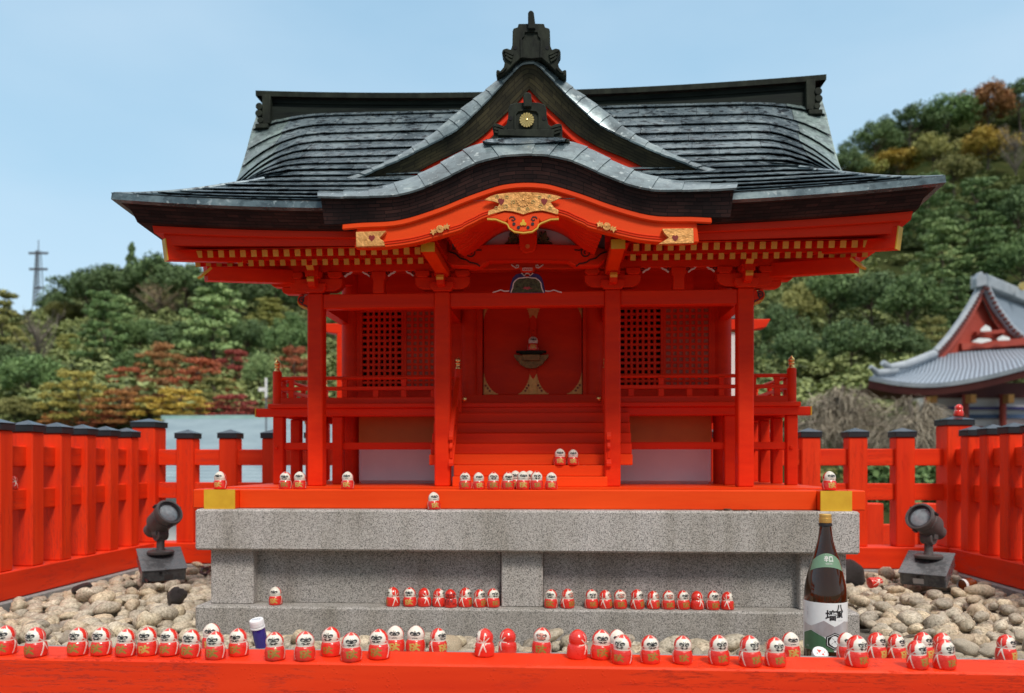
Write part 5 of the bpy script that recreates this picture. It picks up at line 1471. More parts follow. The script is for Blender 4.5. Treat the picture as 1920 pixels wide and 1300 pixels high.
for cx, cy, s_, a0 in ((-.002, .004, .0062, .3), (.004, -.005, .004, 1.2), (-.008, -.002, .0022, .8), (.009, .001, .002, 0)):
    out = [(cx+s_*(1 if i % 2 == 0 else .45)*math.cos(a0+i*PI_/3.0), cy+s_*(1 if i % 2 == 0 else .45)*math.sin(a0+i*PI_/3.0)) for i in range(6)]
    mm.add([Mq @ Vector((a, b, .0012)) for a, b in out], [tuple(range(6))])
part('lid_print', mm, mat('red_print', (.62, .05, .03), rough=.5), c_)
M_coin = mat('bronze_coin', (.10, .06, .035), (.20, .13, .08), rough=.45, metal=.6, scale=200)
for k, (p, q, tl, lab_) in enumerate(((1347, 955.5, 0, 'dull bronze coin on the slab edge, leftmost of the row'), (1363, 955, .1, 'bronze coin overlapping its neighbour on the slab edge, second in the row'), (1381, 957, 0, 'bronze coin on the slab edge in the middle of the row'), (1396, 956, .05, 'bronze coin on the slab edge, second from the right end'), (1413, 958, 0, 'thin coin on the slab edge, rightmost of the row'))):
    Y = .030 if k != 2 else .022
    x = LX(p, Y); r = .0115 if k < 4 else .010
    m = MB().lathe([(r*.95, 0), (r, .0004), (r, .0014), (r*.92, .0018), (r*.8, .0014)], n=24)
    m.v = [(a, b, c+a*tl) for a, b, c in m.v]
    if k == 1: m.lathe([(r, .0022), (r, .004)], (.002, .003, 0), n=24)
    o = bpy.data.objects.new('coin', m.mesh('coin', M_coin)); COL.objects.link(o); o.location = to_world(x, Y, Z_SLAB_T+.0003+abs(tl)*r)
    o['label'] = lab_; o['category'] = 'coin'; o['group'] = 'coins on the slab edge'
# a small brown bottle lying by the right curb
p = at(1806, 1097, 1.12)
t = thing('brown_vial', 'small brown glass vial with white label lying on the pebbles by the right curb', 'vial', tuple(p), world_loc=True, rz=R(20))
Mq = Matrix.Rotation(R(85), 3, 'Y')
part('vial_glass', MB().lathe([(.018, -.005), (.022, 0), (.022, .040), (.014, .052), (.012, .060)], n=24, M=Mq), mat('amber_glass', (.16, .03, .008), (.22, .05, .012), rough=.1, scale=30), t, smooth=40)
part('vial_label', MB().lathe([(.0223, -.002), (.0226, -.001), (.0226, .010), (.0223, .011)], (-.006, 0, 0), n=24, M=Mq, cap=False), M_lidw, t, smooth=40)
# ================================================================== daruma dolls
M_dred = mat('doll_red_lacquer', (.62, .022, .012), (.74, .035, .018), rough=.22, rough2=.35, scale=60, coat=.25)
M_dwhite = mat('doll_white_paint', (.70, .64, .53), (.78, .73, .63), rough=.4, scale=60)
M_dblack = mat('doll_black_paint', (.012, .011, .012), rough=.45)
M_dgold = mat('doll_gold_paint', (.30, .17, .03), (.46, .28, .06), rough=.4, metal=.35, scale=300)
M_dgoldb = mat('doll_bright_gold_paint', (.55, .36, .07), (.68, .46, .12), rough=.4, metal=.3, scale=300)
M_dfade = mat('doll_faded_red_face', (.42, .10, .07), (.62, .36, .28), rough=.5, scale=300)
HD = .0565
DPROF = [(0, .320), (.015, .350), (.06, .364), (.15, .374), (.25, .374), (.36, .362), (.44, .338), (.485, .312), (.515, .302), (.55, .308), (.62, .322), (.70, .320), (.78, .296), (.86, .246), (.92, .186), (.965, .118), (.99, .058), (1.0, .001)]
def prof_r(h):
    for (a, ra), (b, rb_) in zip(DPROF[:-1], DPROF[1:]):
        if h <= b:
            t = (h-a)/(b-a); return ra+(rb_-ra)*t
    return .001
def seg_d(px, py, a, b):
    vx, vy = b[0]-a[0], b[1]-a[1]; L2 = vx*vx+vy*vy
    t = max(0, min(1, ((px-a[0])*vx+(py-a[1])*vy)/L2)) if L2 else 0
    return math.hypot(px-a[0]-t*vx, py-a[1]-t*vy)
KANJI = [((-.75, .55), (-.62, -.75)), ((-.75, .55), (-.12, .62)), ((-.6, .0), (-.2, -.05)), ((-.02, .22), (.85, .38)), ((.36, .85), (.2, .05)), ((.2, .05), (-.22, -.82)), ((.1, -.15), (.78, -.78)), ((.12, -.5), (.6, -.35))]
KANJI_FULL = [((-.85, .85), (-.85, -.9)), ((-.85, .85), (-.35, .85)), ((-.35, .85), (-.35, -.9)), ((-.85, .35), (-.35, .35)), ((-.85, -.1), (-.35, -.1)),
         ((-.1, .65), (.9, .65)), ((-.15, .25), (.95, .25)), ((.4, .95), (.35, .2)), ((.35, .2), (-.1, -.2)), ((.4, .2), (.95, -.15)), ((.1, .95), (.2, .7)), ((.75, .95), (.62, .7)),
         ((-.1, -.45), (.8, -.45)), ((.8, -.45), (.65, -.95)), ((.35, -.2), (.05, -.95))]
RAYS = [((1.62, .515), (.0, .515), .030), ((1.62, .515), (1.02, .66), .036), ((1.62, .515), (1.75, .86), .040), ((1.62, .515), (2.25, .70), .036), ((1.62, .515), (1.18, .06), .045), ((1.62, .515), (1.95, .20), .040), ((1.62, .515), (2.5, .50), .028)]
JIT = {'n': (1, 0, 0, 1, 0), 'm': (1.14, .05, .03, 1.12, .02), 'p': (.86, -.06, -.05, .88, -.02), 'q': (1.05, .12, -.10, 1.0, .03)}
def region(th, h, var):
    es, ash, esh, gs, hsh = JIT.get(var, JIT['n'])
    if var in JIT: var = 'n'
    th0 = th; th = th-ash*.5 if h > .53 else th
    a = abs(th)
    hood = var != 'w'
    fw = 1.02 if var != 'w' else 1.28
    top = .885 if hood else 1.2
    # face field
    e = (th/fw)**2 + ((h-.715)/.205)**4
    in_face = e < 1 and h > .53 and h < top
    if in_face:
        fx, fz = th/.95, (h-.715)/.16
        if var == 'r':
            if (fx/.62)**2 + ((fz-.0)/.75)**2 < 1: 
                if (abs(fx)-.33)**2/.22**2 + (fz-.12)**2/.22**2 < 1: return 'white' if (abs(fx)-.33)**2/.12**2+(fz-.08)**2/.10**2 < 1 else 'black'
                return 'fade'
        fz = fz-esh; ex = (abs(fx)-.36)/es
        if (ex/.155)**2 + ((fz-.06+.16*ex)/.13)**2 < 1:
            return 'black' if ((ex+.03)/.065)**2+((fz-.10)/.085)**2 < 1 else 'white'
        if (ex/.37)**2 + ((fz-.12-.30*ex)/.42)**2 < 1 and fz > -.30: return 'black'
        if seg_d(fx, fz, (.05*(1 if fx > 0 else -1), .30), (.13*(1 if fx > 0 else -1), .74)) < .05: return 'black'
        if a/.95 < .15 and abs(fz+.30) < .07: return 'black'                        # nose
        if abs(fz+.80+1.2*fx*fx) < .09 and abs(fx) < .34: return 'black'         # frowning mouth
        if var != 'w' and (ex+.06)**2/.24**2 + (fz+.60)**2/.16**2 < 1: return 'black'              # moustache
        return 'face'
    if hood and h >= top-.0 and a < .55: return 'red' if h > top+.025 else 'white'
    if var == 'w' and a < 1.28 and h > .53: return 'face'
    if hood and h > .80 and .55 <= a < .80 + (1-h)*.6: return 'white'
    if h > .50 and h < .545 and a < 1.6: return 'white'
    for p, q, w in RAYS:
        if seg_d(a*.36, h, (p[0]*.36, p[1]), (q[0]*.36, q[1])) < w*.74*(.45+.55*min(1, abs(a-q[0])/max(.2, abs(p[0]-q[0])))): return 'white'
    if .80 <= a < 1.13 and h > .54 and h < .90 and ((th/1.12)**2+((h-.715)/.235)**4) < 1: return 'white'
    if .09 < h < .44 and a < .85:
        kx, kz = (th/.62-ash)/gs, ((h-.265)/.155-hsh*4)/gs
        d = min(seg_d(kx, kz, p, q) for p, q in KANJI)
        if d < .17+.05*math.sin(9*kx+7*kz): return 'gold'
    return 'red'
def doll_meshes(var):
    NT, NH = 132, 72
    hs = [i/NH for i in range(NH+1)]
    V = []
    for h in hs:
        r = prof_r(h)*HD
        for k in range(NT):
            th = 2*math.pi*k/NT - math.pi
            bulge = 1.0
            V.append((r*math.sin(th)*bulge, -r*math.cos(th), h*HD))
    groups = {'body': ([], []), 'face': ([], []), 'emblem': ([], [])}
    for i in range(NH):
        for k in range(NT):
            th = 2*math.pi*(k+.5)/NT - math.pi; h = (hs[i]+hs[i+1])/2
            g = region(th, h, var if var not in ('b', 'v') else 'n')
            f = (i*NT+k, i*NT+(k+1) % NT, (i+1)*NT+(k+1) % NT, (i+1)*NT+k)
            fa = abs(th) < 1.35 and h > .53
            if g == 'gold': groups['emblem'][0].append(f); groups['emblem'][1].append(0)
            elif g in ('face', 'black', 'fade') or (g == 'white' and fa and ((th/1.05)**2+((h-.715)/.21)**4) < 1):
                groups['face'][0].append(f); groups['face'][1].append({'face': 0, 'white': 0, 'black': 1, 'fade': 2}[g])
            else: groups['body'][0].append(f); groups['body'][1].append(0 if g == 'red' else 1)
    out = {}
    for nm, (fs, mi) in groups.items():
        used = sorted({i for f in fs for i in f}); mp = {v: i for i, v in enumerate(used)}
        me = bpy.data.meshes.new(nm); vv = [V[i] for i in used]; ff = [tuple(mp[i] for i in f) for f in fs]
        if nm == 'body': vv2 = len(vv); ff.append(tuple(mp[k] for k in range(NT-1, -1, -1))); mi = mi+[0]
        me.from_pydata(vv, [], ff)
        ml = {'body': (M_dred, M_dwhite), 'face': (M_dwhite, M_dblack, M_dfade), 'emblem': (M_dgoldb if var in ('w', 'v') else M_dgold,)}[nm]
        for q in ml: me.materials.append(q)
        me.polygons.foreach_set('material_index', mi); me.update(); me.shade_smooth(); out[nm] = me
    return out
DM = {v: doll_meshes(v) for v in ('n', 'w', 'r', 'v', 'm', 'p', 'q')}
# writing brushed on the back of one doll
def back_writing():
    m = MB()
    for line, z, s_ in (('合格祈願', .70, .0105), ('家内安全', .52, .0100), ('健康第一', .36, .0105), ('令和六年', .20, .0090)):
        vs, fs = text_mesh(line, s_); out = []
        for a, b in vs:
            h = z+b/HD; r = prof_r(max(0, min(1, h)))*HD+.0004; t = a/(.36*HD); out.append((-r*math.sin(t), r*math.cos(t), h*HD))
        m.add(out, fs)
    return m
rdd = random.Random(5)
def doll(loc, phi, var, label, group, cam_rel=False, tilt=None, scale=1.0):
    t = bpy.data.objects.new('daruma_doll', None); COL.objects.link(t); t.empty_display_size = .02
    t.location = loc
    t.rotation_euler = (tilt or (rdd.uniform(-.045, .03), rdd.uniform(-.045, .045), 0))[:2] + (R(phi),) if not tilt else (tilt[0], tilt[1], R(phi))
    if var == 'n': var = rdd.choice('nmpq')
    s_ = scale*rdd.uniform(.95, 1.05); t.scale = (s_, s_, s_)
    t['label'] = label; t['category'] = 'doll'
    if group: t['group'] = group
    for nm in ('body', 'face', 'emblem'):
        if nm == 'emblem' and 95 < abs(phi): continue
        o = bpy.data.objects.new(nm, DM[var][nm]); COL.objects.link(o); o.parent = t
    ORI[t] = (0, 0, 0)
    return t
GF = 'daruma dolls on the front beam'
GR = 'daruma dolls standing just behind the front beam'
FRONT = [   # px, base py, turn, kind, label
 (10, 1230, 2, 'n', 'daruma doll cut by the left edge of the photo on the front beam'),
 (68, 1235, -14, 'n', 'daruma doll alone on the front beam near its left end, glancing left'),
 (146, 1232, -8, 'n', 'leftmost of the tight run of eight daruma dolls left of the violet bottle'),
 (190, 1232, -8, 'n', 'second daruma doll in the tight run at the left of the front beam'),
 (235, 1234, -8, 'n', 'third daruma doll in the tight run at the left of the front beam'),
 (278, 1232, -2, 'v', 'fourth daruma doll in the tight run, facing more to the front than its neighbours'),
 (318, 1233, -10, 'n', 'fifth daruma doll in the tight run at the left of the front beam'),
 (357, 1236, -6, 'n', 'sixth daruma doll in the run, just left of the one with a doll peeking behind'),
 (404, 1239, -6, 'n', 'daruma doll on the front beam hiding the lower half of a white-headed one'),
 (448, 1233, -10, 'n', 'daruma doll on the front beam immediately left of the violet bottle'),
 (516, 1242, 6, 'n', 'daruma doll on the front beam immediately right of the violet bottle'),
 (571, 1242, 20, 'n', 'daruma doll on the front beam turned slightly right, second right of the violet bottle'),
 (622, 1233, -8, 'n', 'daruma doll set back on the beam, third to the right of the violet bottle'),
 (659, 1248, 10, 'n', 'daruma doll standing at the very front edge of the beam with a white beard face'),
 (711, 1239, -10, 'n', 'daruma doll on the front beam left of the pair with white heads'),
 (908, 1234, -100, 'n', 'daruma doll on the front beam turned sharply left, white star rays on its side'),
 (1082, 1238, 150, 'n', 'red daruma doll with its back to us on the front beam'),
 (1126, 1239, 4, 'n', 'daruma doll facing straight ahead right of the red-backed one'),
 (1166, 1248, -26, 'n', 'daruma doll turned left standing before a half hidden white-headed one'),
 (1219, 1247, 6, 'n', 'daruma doll facing ahead alone on the beam before the left part of the wide gap'),
 (1279, 1248, 2, 'n', 'daruma doll on the beam between two wide gaps, dark face looking ahead'),
 (1348, 1249, 14, 'n', 'daruma doll on the beam third to the left of the sake bottle'),
 (1407, 1253, 26, 'n', 'daruma doll turned right at the front edge, second to the left of the sake bottle'),
 (1454, 1253, 14, 'n', 'daruma doll at the front edge nearest the left of the sake bottle'),
 (1606, 1253, 22, 'n', 'daruma doll at the front edge just right of the sake bottle'),
 (1721, 1258, 22, 'n', 'left one of the two daruma dolls at the front edge right of the bottle'),
 (1771, 1258, 20, 'n', 'right one of the two daruma dolls at the front edge right of the bottle'),
]
for px, py, phi, var, lab_ in FRONT:
    D = .401*F/(py-865)+.020
    wx = (px-960)/F*D
    x, y, _ = to_local((wx, D, 0)); y = max(YF0+.021, min(YF1-.017, y))
    x = LX(px, y)
    doll(to_world(x, y, ZB1+.0005), phi, var, lab_, GF)
REAR = [
 (398, 6, 'w', 'white-headed daruma doll peeking over the shoulder of another at left'),
 (741, 2, 'w', 'left one of the white-headed pair with bright gold emblems behind the beam'),
 (779, 0, 'w', 'right one of the white-headed pair with bright gold emblems behind the beam'),
 (821, 44, 'v', 'daruma doll behind the beam turned to the right beside the white-headed pair'),
 (951, -150, 'n', 'daruma doll behind the beam with its back turned, beside the star-rayed one'),
 (1015, -8, 'r', 'daruma doll with a worn reddish face alone behind the middle of the beam'),
 (1157, 6, 'w', 'white-headed daruma doll half hidden behind a left-turned one'),
 (1482, 4, 'w', 'white-headed daruma doll behind the beam just left of the sake bottle'),
 (1588, 6, 'w', 'white-headed daruma doll behind the beam touching the right of the sake bottle'),
 (1642, 36, 'v', 'daruma doll behind the beam, second to the right of the sake bottle'),
 (1681, 34, 'v', 'daruma doll behind the beam, third to the right of the sake bottle'),
 (1731, 30, 'v', 'daruma doll behind the beam hidden up to the shoulder by the left front one'),
 (1767, 40, 'n', 'daruma doll behind the beam almost hidden by the right front one'),
 (1886, 34, 'v', 'daruma doll alone behind the right end of the beam'),
]
for px, phi, var, lab_ in REAR:
    Y = -.700; x = LX(px, Y); doll(to_world(x, Y, 1.1785), phi, var, lab_, GR)
GLd = 'daruma dolls on the stone ledge'
LEDGE = [
 (517, -2, 'w', 'daruma doll alone on the ledge at the far left panel'),
 (737, -62, 'n', 'leftmost of the eight daruma dolls on the left ledge, turned left'),
 (769, -4, 'v', 'daruma doll facing ahead on the left ledge, second of the eight'),
 (796, 120, 'n', 'daruma doll turned away to the right on the left ledge, third of the eight'),
 (823, 84, 'n', 'daruma doll in profile to the right on the left ledge, left of the inscribed one'),
 (845, 178, 'n', 'red daruma doll showing its back covered in black handwriting'),
 (872, 62, 'n', 'daruma doll turned right on the left ledge, right of the inscribed one'),
 (899, 50, 'n', 'daruma doll turned right on the left ledge, second from the middle pillar'),
 (924, 30, 'n', 'daruma doll on the left ledge nearest the middle pillar'),
 (1033, -18, 'n', 'daruma doll on the right ledge nearest the middle pillar'),
 (1064, 40, 'r', 'daruma doll with white rays, second right of the middle pillar'),
 (1109, 14, 'n', 'daruma doll on the right ledge, third right of the middle pillar'),
 (1136, 62, 'r', 'daruma doll with a dark red face turned right, fourth right of the pillar'),
 (1163, 6, 'r', 'daruma doll with a worn reddish face, fifth right of the pillar'),
 (1195, 48, 'n', 'daruma doll turned right, sixth right of the pillar'),
 (1225, 52, 'r', 'daruma doll with faded face turned right, seventh right of the pillar'),
 (1253, 8, 'r', 'daruma doll with a white-rimmed red face, eighth right of the pillar'),
 (1281, 20, 'n', 'daruma doll on the right ledge left of the one turned away'),
 (1308, 118, 'n', 'daruma doll turned away to the right near the right end of the ledge row'),
 (1336, 14, 'n', 'daruma doll facing ahead, second from the right end of the ledge row'),
 (1364, 72, 'n', 'daruma doll in profile at the right end of the ledge row'),
]
for px, phi, var, lab_ in LEDGE:
    Y = .036 if px != 845 else .026
    t = doll(to_world(LX(px, Y), Y, Z_LEDGE+.0005), phi, var, lab_, GLd)
    if px == 845: part('handwriting', back_writing(), M_dblack, t)
GB = 'daruma dolls on the shrine floor'
BASE = [
 (413, .062, -4, 'w', 'daruma doll standing on the left yellow beam end'),
 (535, .085, -2, 'n', 'left one of the two daruma dolls left of the first shrine post'),
 (562, .085, 4, 'w', 'right one of the two daruma dolls, touching the first shrine post'),
 (652, .085, -2, 'w', 'daruma doll alone on the shrine floor before the white plinth'),
 (873, .085, -2, 'n', 'leftmost daruma doll of the cluster at the foot of the stairs'),
 (898, .085, 14, 'w', 'second daruma doll from the left at the foot of the stairs'),
 (925, .080, 4, 'n', 'third daruma doll from the left at the foot of the stairs'),
 (952, .080, 8, 'n', 'fourth daruma doll from the left at the foot of the stairs'),
 (967, .128, 0, 'w', 'daruma doll half hidden behind the cluster, left of the two hidden ones'),
 (980, .080, 4, 'w', 'daruma doll before the two half hidden ones at the foot of the stairs'),
 (994, .128, 0, 'w', 'daruma doll half hidden behind the cluster, right of the two hidden ones'),
 (1006, .080, 12, 'n', 'second daruma doll from the right at the foot of the stairs'),
 (1033, .085, 4, 'w', 'rightmost daruma doll of the cluster at the foot of the stairs'),
 (1555, .062, 4, 'w', 'daruma doll standing on the right yellow beam end above the bottle'),
]
for px, Y, phi, var, lab_ in BASE:
    doll(to_world(LX(px, Y), Y, 1.5105), phi, var, lab_, GB)
doll(to_world(LX(814, .027), .027, Z_SLAB_T+.0005), 18, 'w', 'daruma doll on the granite slab leaning at the orange sill beam', 'daruma dolls about the shrine')
for px, lab_ in ((1050, 'left one of the two daruma dolls on the second stair'), (1074.5, 'right one of the two daruma dolls on the second stair')):
    doll(to_world(LX(px, .295), .2945, Z_BASE+r_*2+.0006), 0, 'w', lab_, 'daruma dolls on the stairs')
doll(to_world(LX(999, .652), .653, zsh+.0005), 2, 'w', 'daruma doll standing on the door lock in the middle of the shrine', 'daruma dolls about the shrine')
doll(to_world(-1.094, .70, surf(-1.094, .985).z+.006), -60, 'n', 'small daruma doll up on the roof ridge beside its left end', 'daruma dolls about the shrine')
doll(to_world(XL-.052, .425, 1.4955), 170, 'n', 'red daruma doll seen from behind on the lower rail of the left fence', 'daruma dolls about the shrine')
doll(to_world(cxr+.02, YBK+.058, ZPT+.099), 165, 'n', 'red daruma doll with its back turned on the right corner post cap', 'daruma dolls about the shrine')
p = at(1630, 1104, 1.115)
doll((p.x, p.y, p.z+.02), 100, 'n', 'bright red daruma doll lying on its side on the pebbles at right', 'daruma dolls about the shrine', tilt=(R(82), R(10)))
# ================================================================== hills and woods
def W(px, py, D): return Vector(((px-960)/F*D, D, 1.6+(865-py)/F*D))
SKY_L = [(-900, 520), (0, 600), (60, 585), (110, 560), (160, 528), (230, 505), (300, 500), (420, 515), (700, 520), (1000, 520), (1300, 500), (1480, 430), (1560, 330), (1640, 268), (1720, 236), (1800, 212), (1880, 192), (2000, 178), (2900, 170)]
def sky_py(px): 
    for (a, va), (b, vb) in zip(SKY_L[:-1], SKY_L[1:]):
        if px <= b: return va+(vb-va)*max(0, (px-a)/(b-a))
    return SKY_L[-1][1]
def dmax(px): return 82 + 22*max(0, min(1, (px-1300)/400))
D0 = 26.0
def hill_py(px, D):
    t = max(0, (D-D0)/(dmax(px)-D0)); s0 = sky_py(px)
    return 815 + (s0-815)*min(t, 1)**.8 + (60*(t-1) if t > 1 else 0)
def hill_D(px, py):
    s0 = sky_py(px); q = max(0, min(1, (815-py)/(815-s0))); return D0 + (dmax(px)-D0)*q**1.25
pxs_h = [-4200+10400*i/190 for i in range(191)]
rows = []
for j in range(40):
    row_ = []
    for px in pxs_h:
        D = D0 + (dmax(px)*1.25-D0)*j/39
        p = W(px, hill_py(px, D), D)
        row_.append((p.x, p.y, p.z+.5*mnoise.noise(p*.12)))
    rows.append(row_)
rows.insert(0, [(p[0]*.8, p[1]*.8, -3.2) for p in rows[0]])
M_hill = mat('forest_floor', (.018, .028, .010), (.05, .055, .02), rough=1.0, scale=.4, bump=.3, spec=0)
structure('hillside', MB().loft(rows), M_hill, smooth=60, local=False)

def leaf_mat(name, c1, c2, hue=.0):
    m, n, l, b = new_mat(name)
    ge = n.new('ShaderNodeNewGeometry'); oi = n.new('ShaderNodeObjectInfo'); tc = n.new('ShaderNodeTexCoord')
    nz = n.new('ShaderNodeTexNoise'); nz.inputs['Scale'].default_value = 4.5; nz.inputs['Detail'].default_value = 3; l.new(tc.outputs['Object'], nz.inputs['Vector'])
    mxn = n.new('ShaderNodeMath'); mxn.operation = 'MULTIPLY_ADD'; mxn.inputs[1].default_value = .5; mxn.inputs[2].default_value = 0
    l.new(ge.outputs['Random Per Island'], mxn.inputs[0])
    ad = n.new('ShaderNodeMath'); ad.operation = 'MULTIPLY_ADD'; ad.inputs[1].default_value = .9; l.new(nz.outputs['Fac'], ad.inputs[0]); l.new(mxn.outputs[0], ad.inputs[2])
    r = ramp_node(n, [(.38, c1), (.85, c2)]); l.new(ad.outputs[0], r.inputs[0])
    hs = n.new('ShaderNodeHueSaturation'); l.new(r.outputs[0], hs.inputs['Color'])
    mr = n.new('ShaderNodeMapRange'); mr.inputs[3].default_value = .95; mr.inputs[4].default_value = 1.5; l.new(oi.outputs['Random'], mr.inputs[0]); l.new(mr.outputs[0], hs.inputs['Value'])
    l.new(hs.outputs[0], b.inputs['Base Color']); b.inputs['Roughness'].default_value = .6; b.inputs['Specular IOR Level'].default_value = .25
    return m
LEAF = {
 'dgreen': leaf_mat('dark_evergreen_leaves', (.040, .074, .030), (.115, .175, .065)),
 'green': leaf_mat('green_leaves', (.050, .100, .034), (.150, .230, .080)),
 'lgreen': leaf_mat('light_pine_needles', (.090, .150, .050), (.230, .310, .120)),
 'olive': leaf_mat('olive_leaves', (.110, .120, .034), (.260, .250, .080)),
 'lime': leaf_mat('yellow_green_leaves', (.170, .185, .040), (.360, .350, .100)),
 'gold': leaf_mat('golden_leaves', (.250, .170, .025), (.460, .330, .060)),
 'yellow': leaf_mat('yellow_leaves', (.270, .235, .045), (.480, .410, .100)),
 'orange': leaf_mat('orange_leaves', (.200, .085, .022), (.400, .180, .055)),
 'rust': leaf_mat('rust_leaves', (.150, .072, .026), (.320, .150, .055)),
 'red': leaf_mat('red_maple_leaves', (.180, .048, .022), (.370, .105, .045)),
 'crimson': leaf_mat('crimson_maple_leaves', (.185, .030, .026), (.390, .080, .060)),
 'tan': leaf_mat('withered_brown_leaves', (.170, .125, .080), (.340, .255, .165)),
 'brown': leaf_mat('grey_brown_twigs', (.110, .092, .078), (.210, .175, .145)),
}
M_trunk = mat('tree_bark', (.07, .05, .035), (.16, .12, .09), rough=.85, scale=12)
def quads(cent, nor, size, rg):
    """leaf-sized faces: centres, facing, size -> verts, faces"""
    n = len(cent)
    a = rg.normal(size=(n, 3)); a -= (a*nor).sum(1)[:, None]*nor; a /= np.linalg.norm(a, axis=1)[:, None]+1e-9
    b = np.cross(nor, a); s = size[:, None]
    asp = rg.uniform(.45, .8, size=(n, 1))
    V = np.stack([cent-a*s-b*s*asp*.35, cent+b*s*asp-a*s*.1, cent+a*s+b*s*asp*.3, cent-b*s*asp+a*s*.15], 1).reshape(-1, 3)
    Fc = np.arange(n*4).reshape(-1, 4)
    return V, Fc
def crown_mesh(shape, seed, nclump=105, per=80, ls=.0165):
    rg = np.random.default_rng(seed); C, Rr, FL = [], [], []
    if shape == 'round':
        for k in range(nclump):
            d = rg.normal(size=3); d /= np.linalg.norm(d); d[2] = abs(d[2])*1.1-.35
            q = rg.uniform(.55, 1.0); lump = 1+.22*math.sin(3*math.atan2(d[1], d[0])+seed)+.12*math.sin(5*d[2]+seed)
            C.append((.40*d[0]*q*lump, .40*d[1]*q*lump, .62+.38*d[2]*q)); Rr.append(rg.uniform(.06, .13)); FL.append(.75)
    elif shape == 'cedar':
        for k in range(nclump):
            z = rg.uniform(.15, 1.0); r = .34*(1.02-z)**.8*rg.uniform(.5, 1.05); a = rg.uniform(0, 6.28)
            C.append((r*math.cos(a), r*math.sin(a), z)); Rr.append(rg.uniform(.04, .085)*(1.2-z*.6)); FL.append(.8)
    elif shape == 'pine':
        tiers = 7
        for t in range(tiers):
            z = .30+.66*t/(tiers-1); rad = .48*(1.05-((z-.25)/.9))**.7
            for k in range(int(nclump/tiers*(1.3-.5*t/tiers))):
                a = rg.uniform(0, 6.28); r = rad*rg.uniform(.2, 1.0)*(1+.2*math.sin(2*a+t*2+seed))
                C.append((r*math.cos(a), r*math.sin(a), z+rg.uniform(-.03, .03)-.10*r)); Rr.append(rg.uniform(.06, .11)); FL.append(.34)
    elif shape == 'maple':
        for k in range(nclump):
            a = rg.uniform(0, 6.28); t = rg.integers(0, 5); z = .32+.15*t+rg.uniform(-.03, .03); rad = .50*math.sin(math.pi*(.25+.65*(z-.2)/.85))
            r = rad*math.sqrt(rg.uniform(.03, 1.0))*(1+.15*math.sin(3*a+t+seed)); C.append((r*math.cos(a), r*math.sin(a), z-.12*r)); Rr.append(rg.uniform(.06, .11)); FL.append(.5)
    pts, nor, sz = [], [], []
    for c, r, fl in zip(C, Rr, FL):
        d = rg.normal(size=(per, 3)); d /= np.linalg.norm(d, axis=1)[:, None]
        q = rg.uniform(.35, 1.0, size=(per, 1))**.6
        p = np.array(c) + d*q*r*np.array([1, 1, fl]); pts.append(p)
        nn_ = d*.6 + np.array([0, 0, .55]) + rg.normal(size=(per, 3))*.45; nn_ /= np.linalg.norm(nn_, axis=1)[:, None]; nor.append(nn_); sz.append(rg.uniform(.6, 1.3, per)*ls)
    V, Fc = quads(np.concatenate(pts), np.concatenate(nor), np.concatenate(sz), rg)
    return V, Fc, C
def np_mesh(name, V, Fc, m_):
    me = bpy.data.meshes.new(name); n = len(Fc)
    me.vertices.add(len(V)); me.vertices.foreach_set('co', np.ascontiguousarray(V, dtype=np.float32).ravel())
    me.loops.add(n*4); me.loops.foreach_set('vertex_index', np.ascontiguousarray(Fc, dtype=np.int32).ravel())
    me.polygons.add(n); me.polygons.foreach_set('loop_start', np.arange(0, n*4, 4, dtype=np.int32))
    me.materials.append(m_); me.update(calc_edges=True); return me
def trunk_mb(C, seed, lean=0, r=.022, n_limb=9, ztop=.85):
    rd_ = random.Random(seed); m = MB()
    bend = (rd_.uniform(-.05, .05), rd_.uniform(-.05, .05))
    P = [Vector((bend[0]*math.sin(t*3), bend[1]*math.sin(t*2.4), -.05+(ztop+.05)*t)) for t in [i/7 for i in range(8)]]
    m.tube(P, [r*(1.15-.95*i/7) for i in range(8)], n=7)
    for c in rd_.sample(C, min(n_limb, len(C))):
        c = Vector(c); z = max(.12, min(ztop*.9, c.z-.15)); k = min(6, int((z+.05)/(ztop+.05)*7)); a = P[k]
        mid = a.lerp(c, .5)+Vector((0, 0, .03)); m.tube([a, mid, c], [r*.45, r*.3, r*.12], n=5)
    return m
TREES = {}
def tree_kind(shape, col, seed):
    key = (shape, col, seed)
    if key not in TREES:
        V, Fc, C = crown_mesh(shape, seed)
        TREES[key] = (np_mesh('crown', V, Fc, LEAF[col]), trunk_mb([tuple(map(float, c)) for c in C], seed, ztop=.80 if shape != 'cedar' else .95).mesh('trunk', M_trunk, smooth=50))
    return TREES[key]
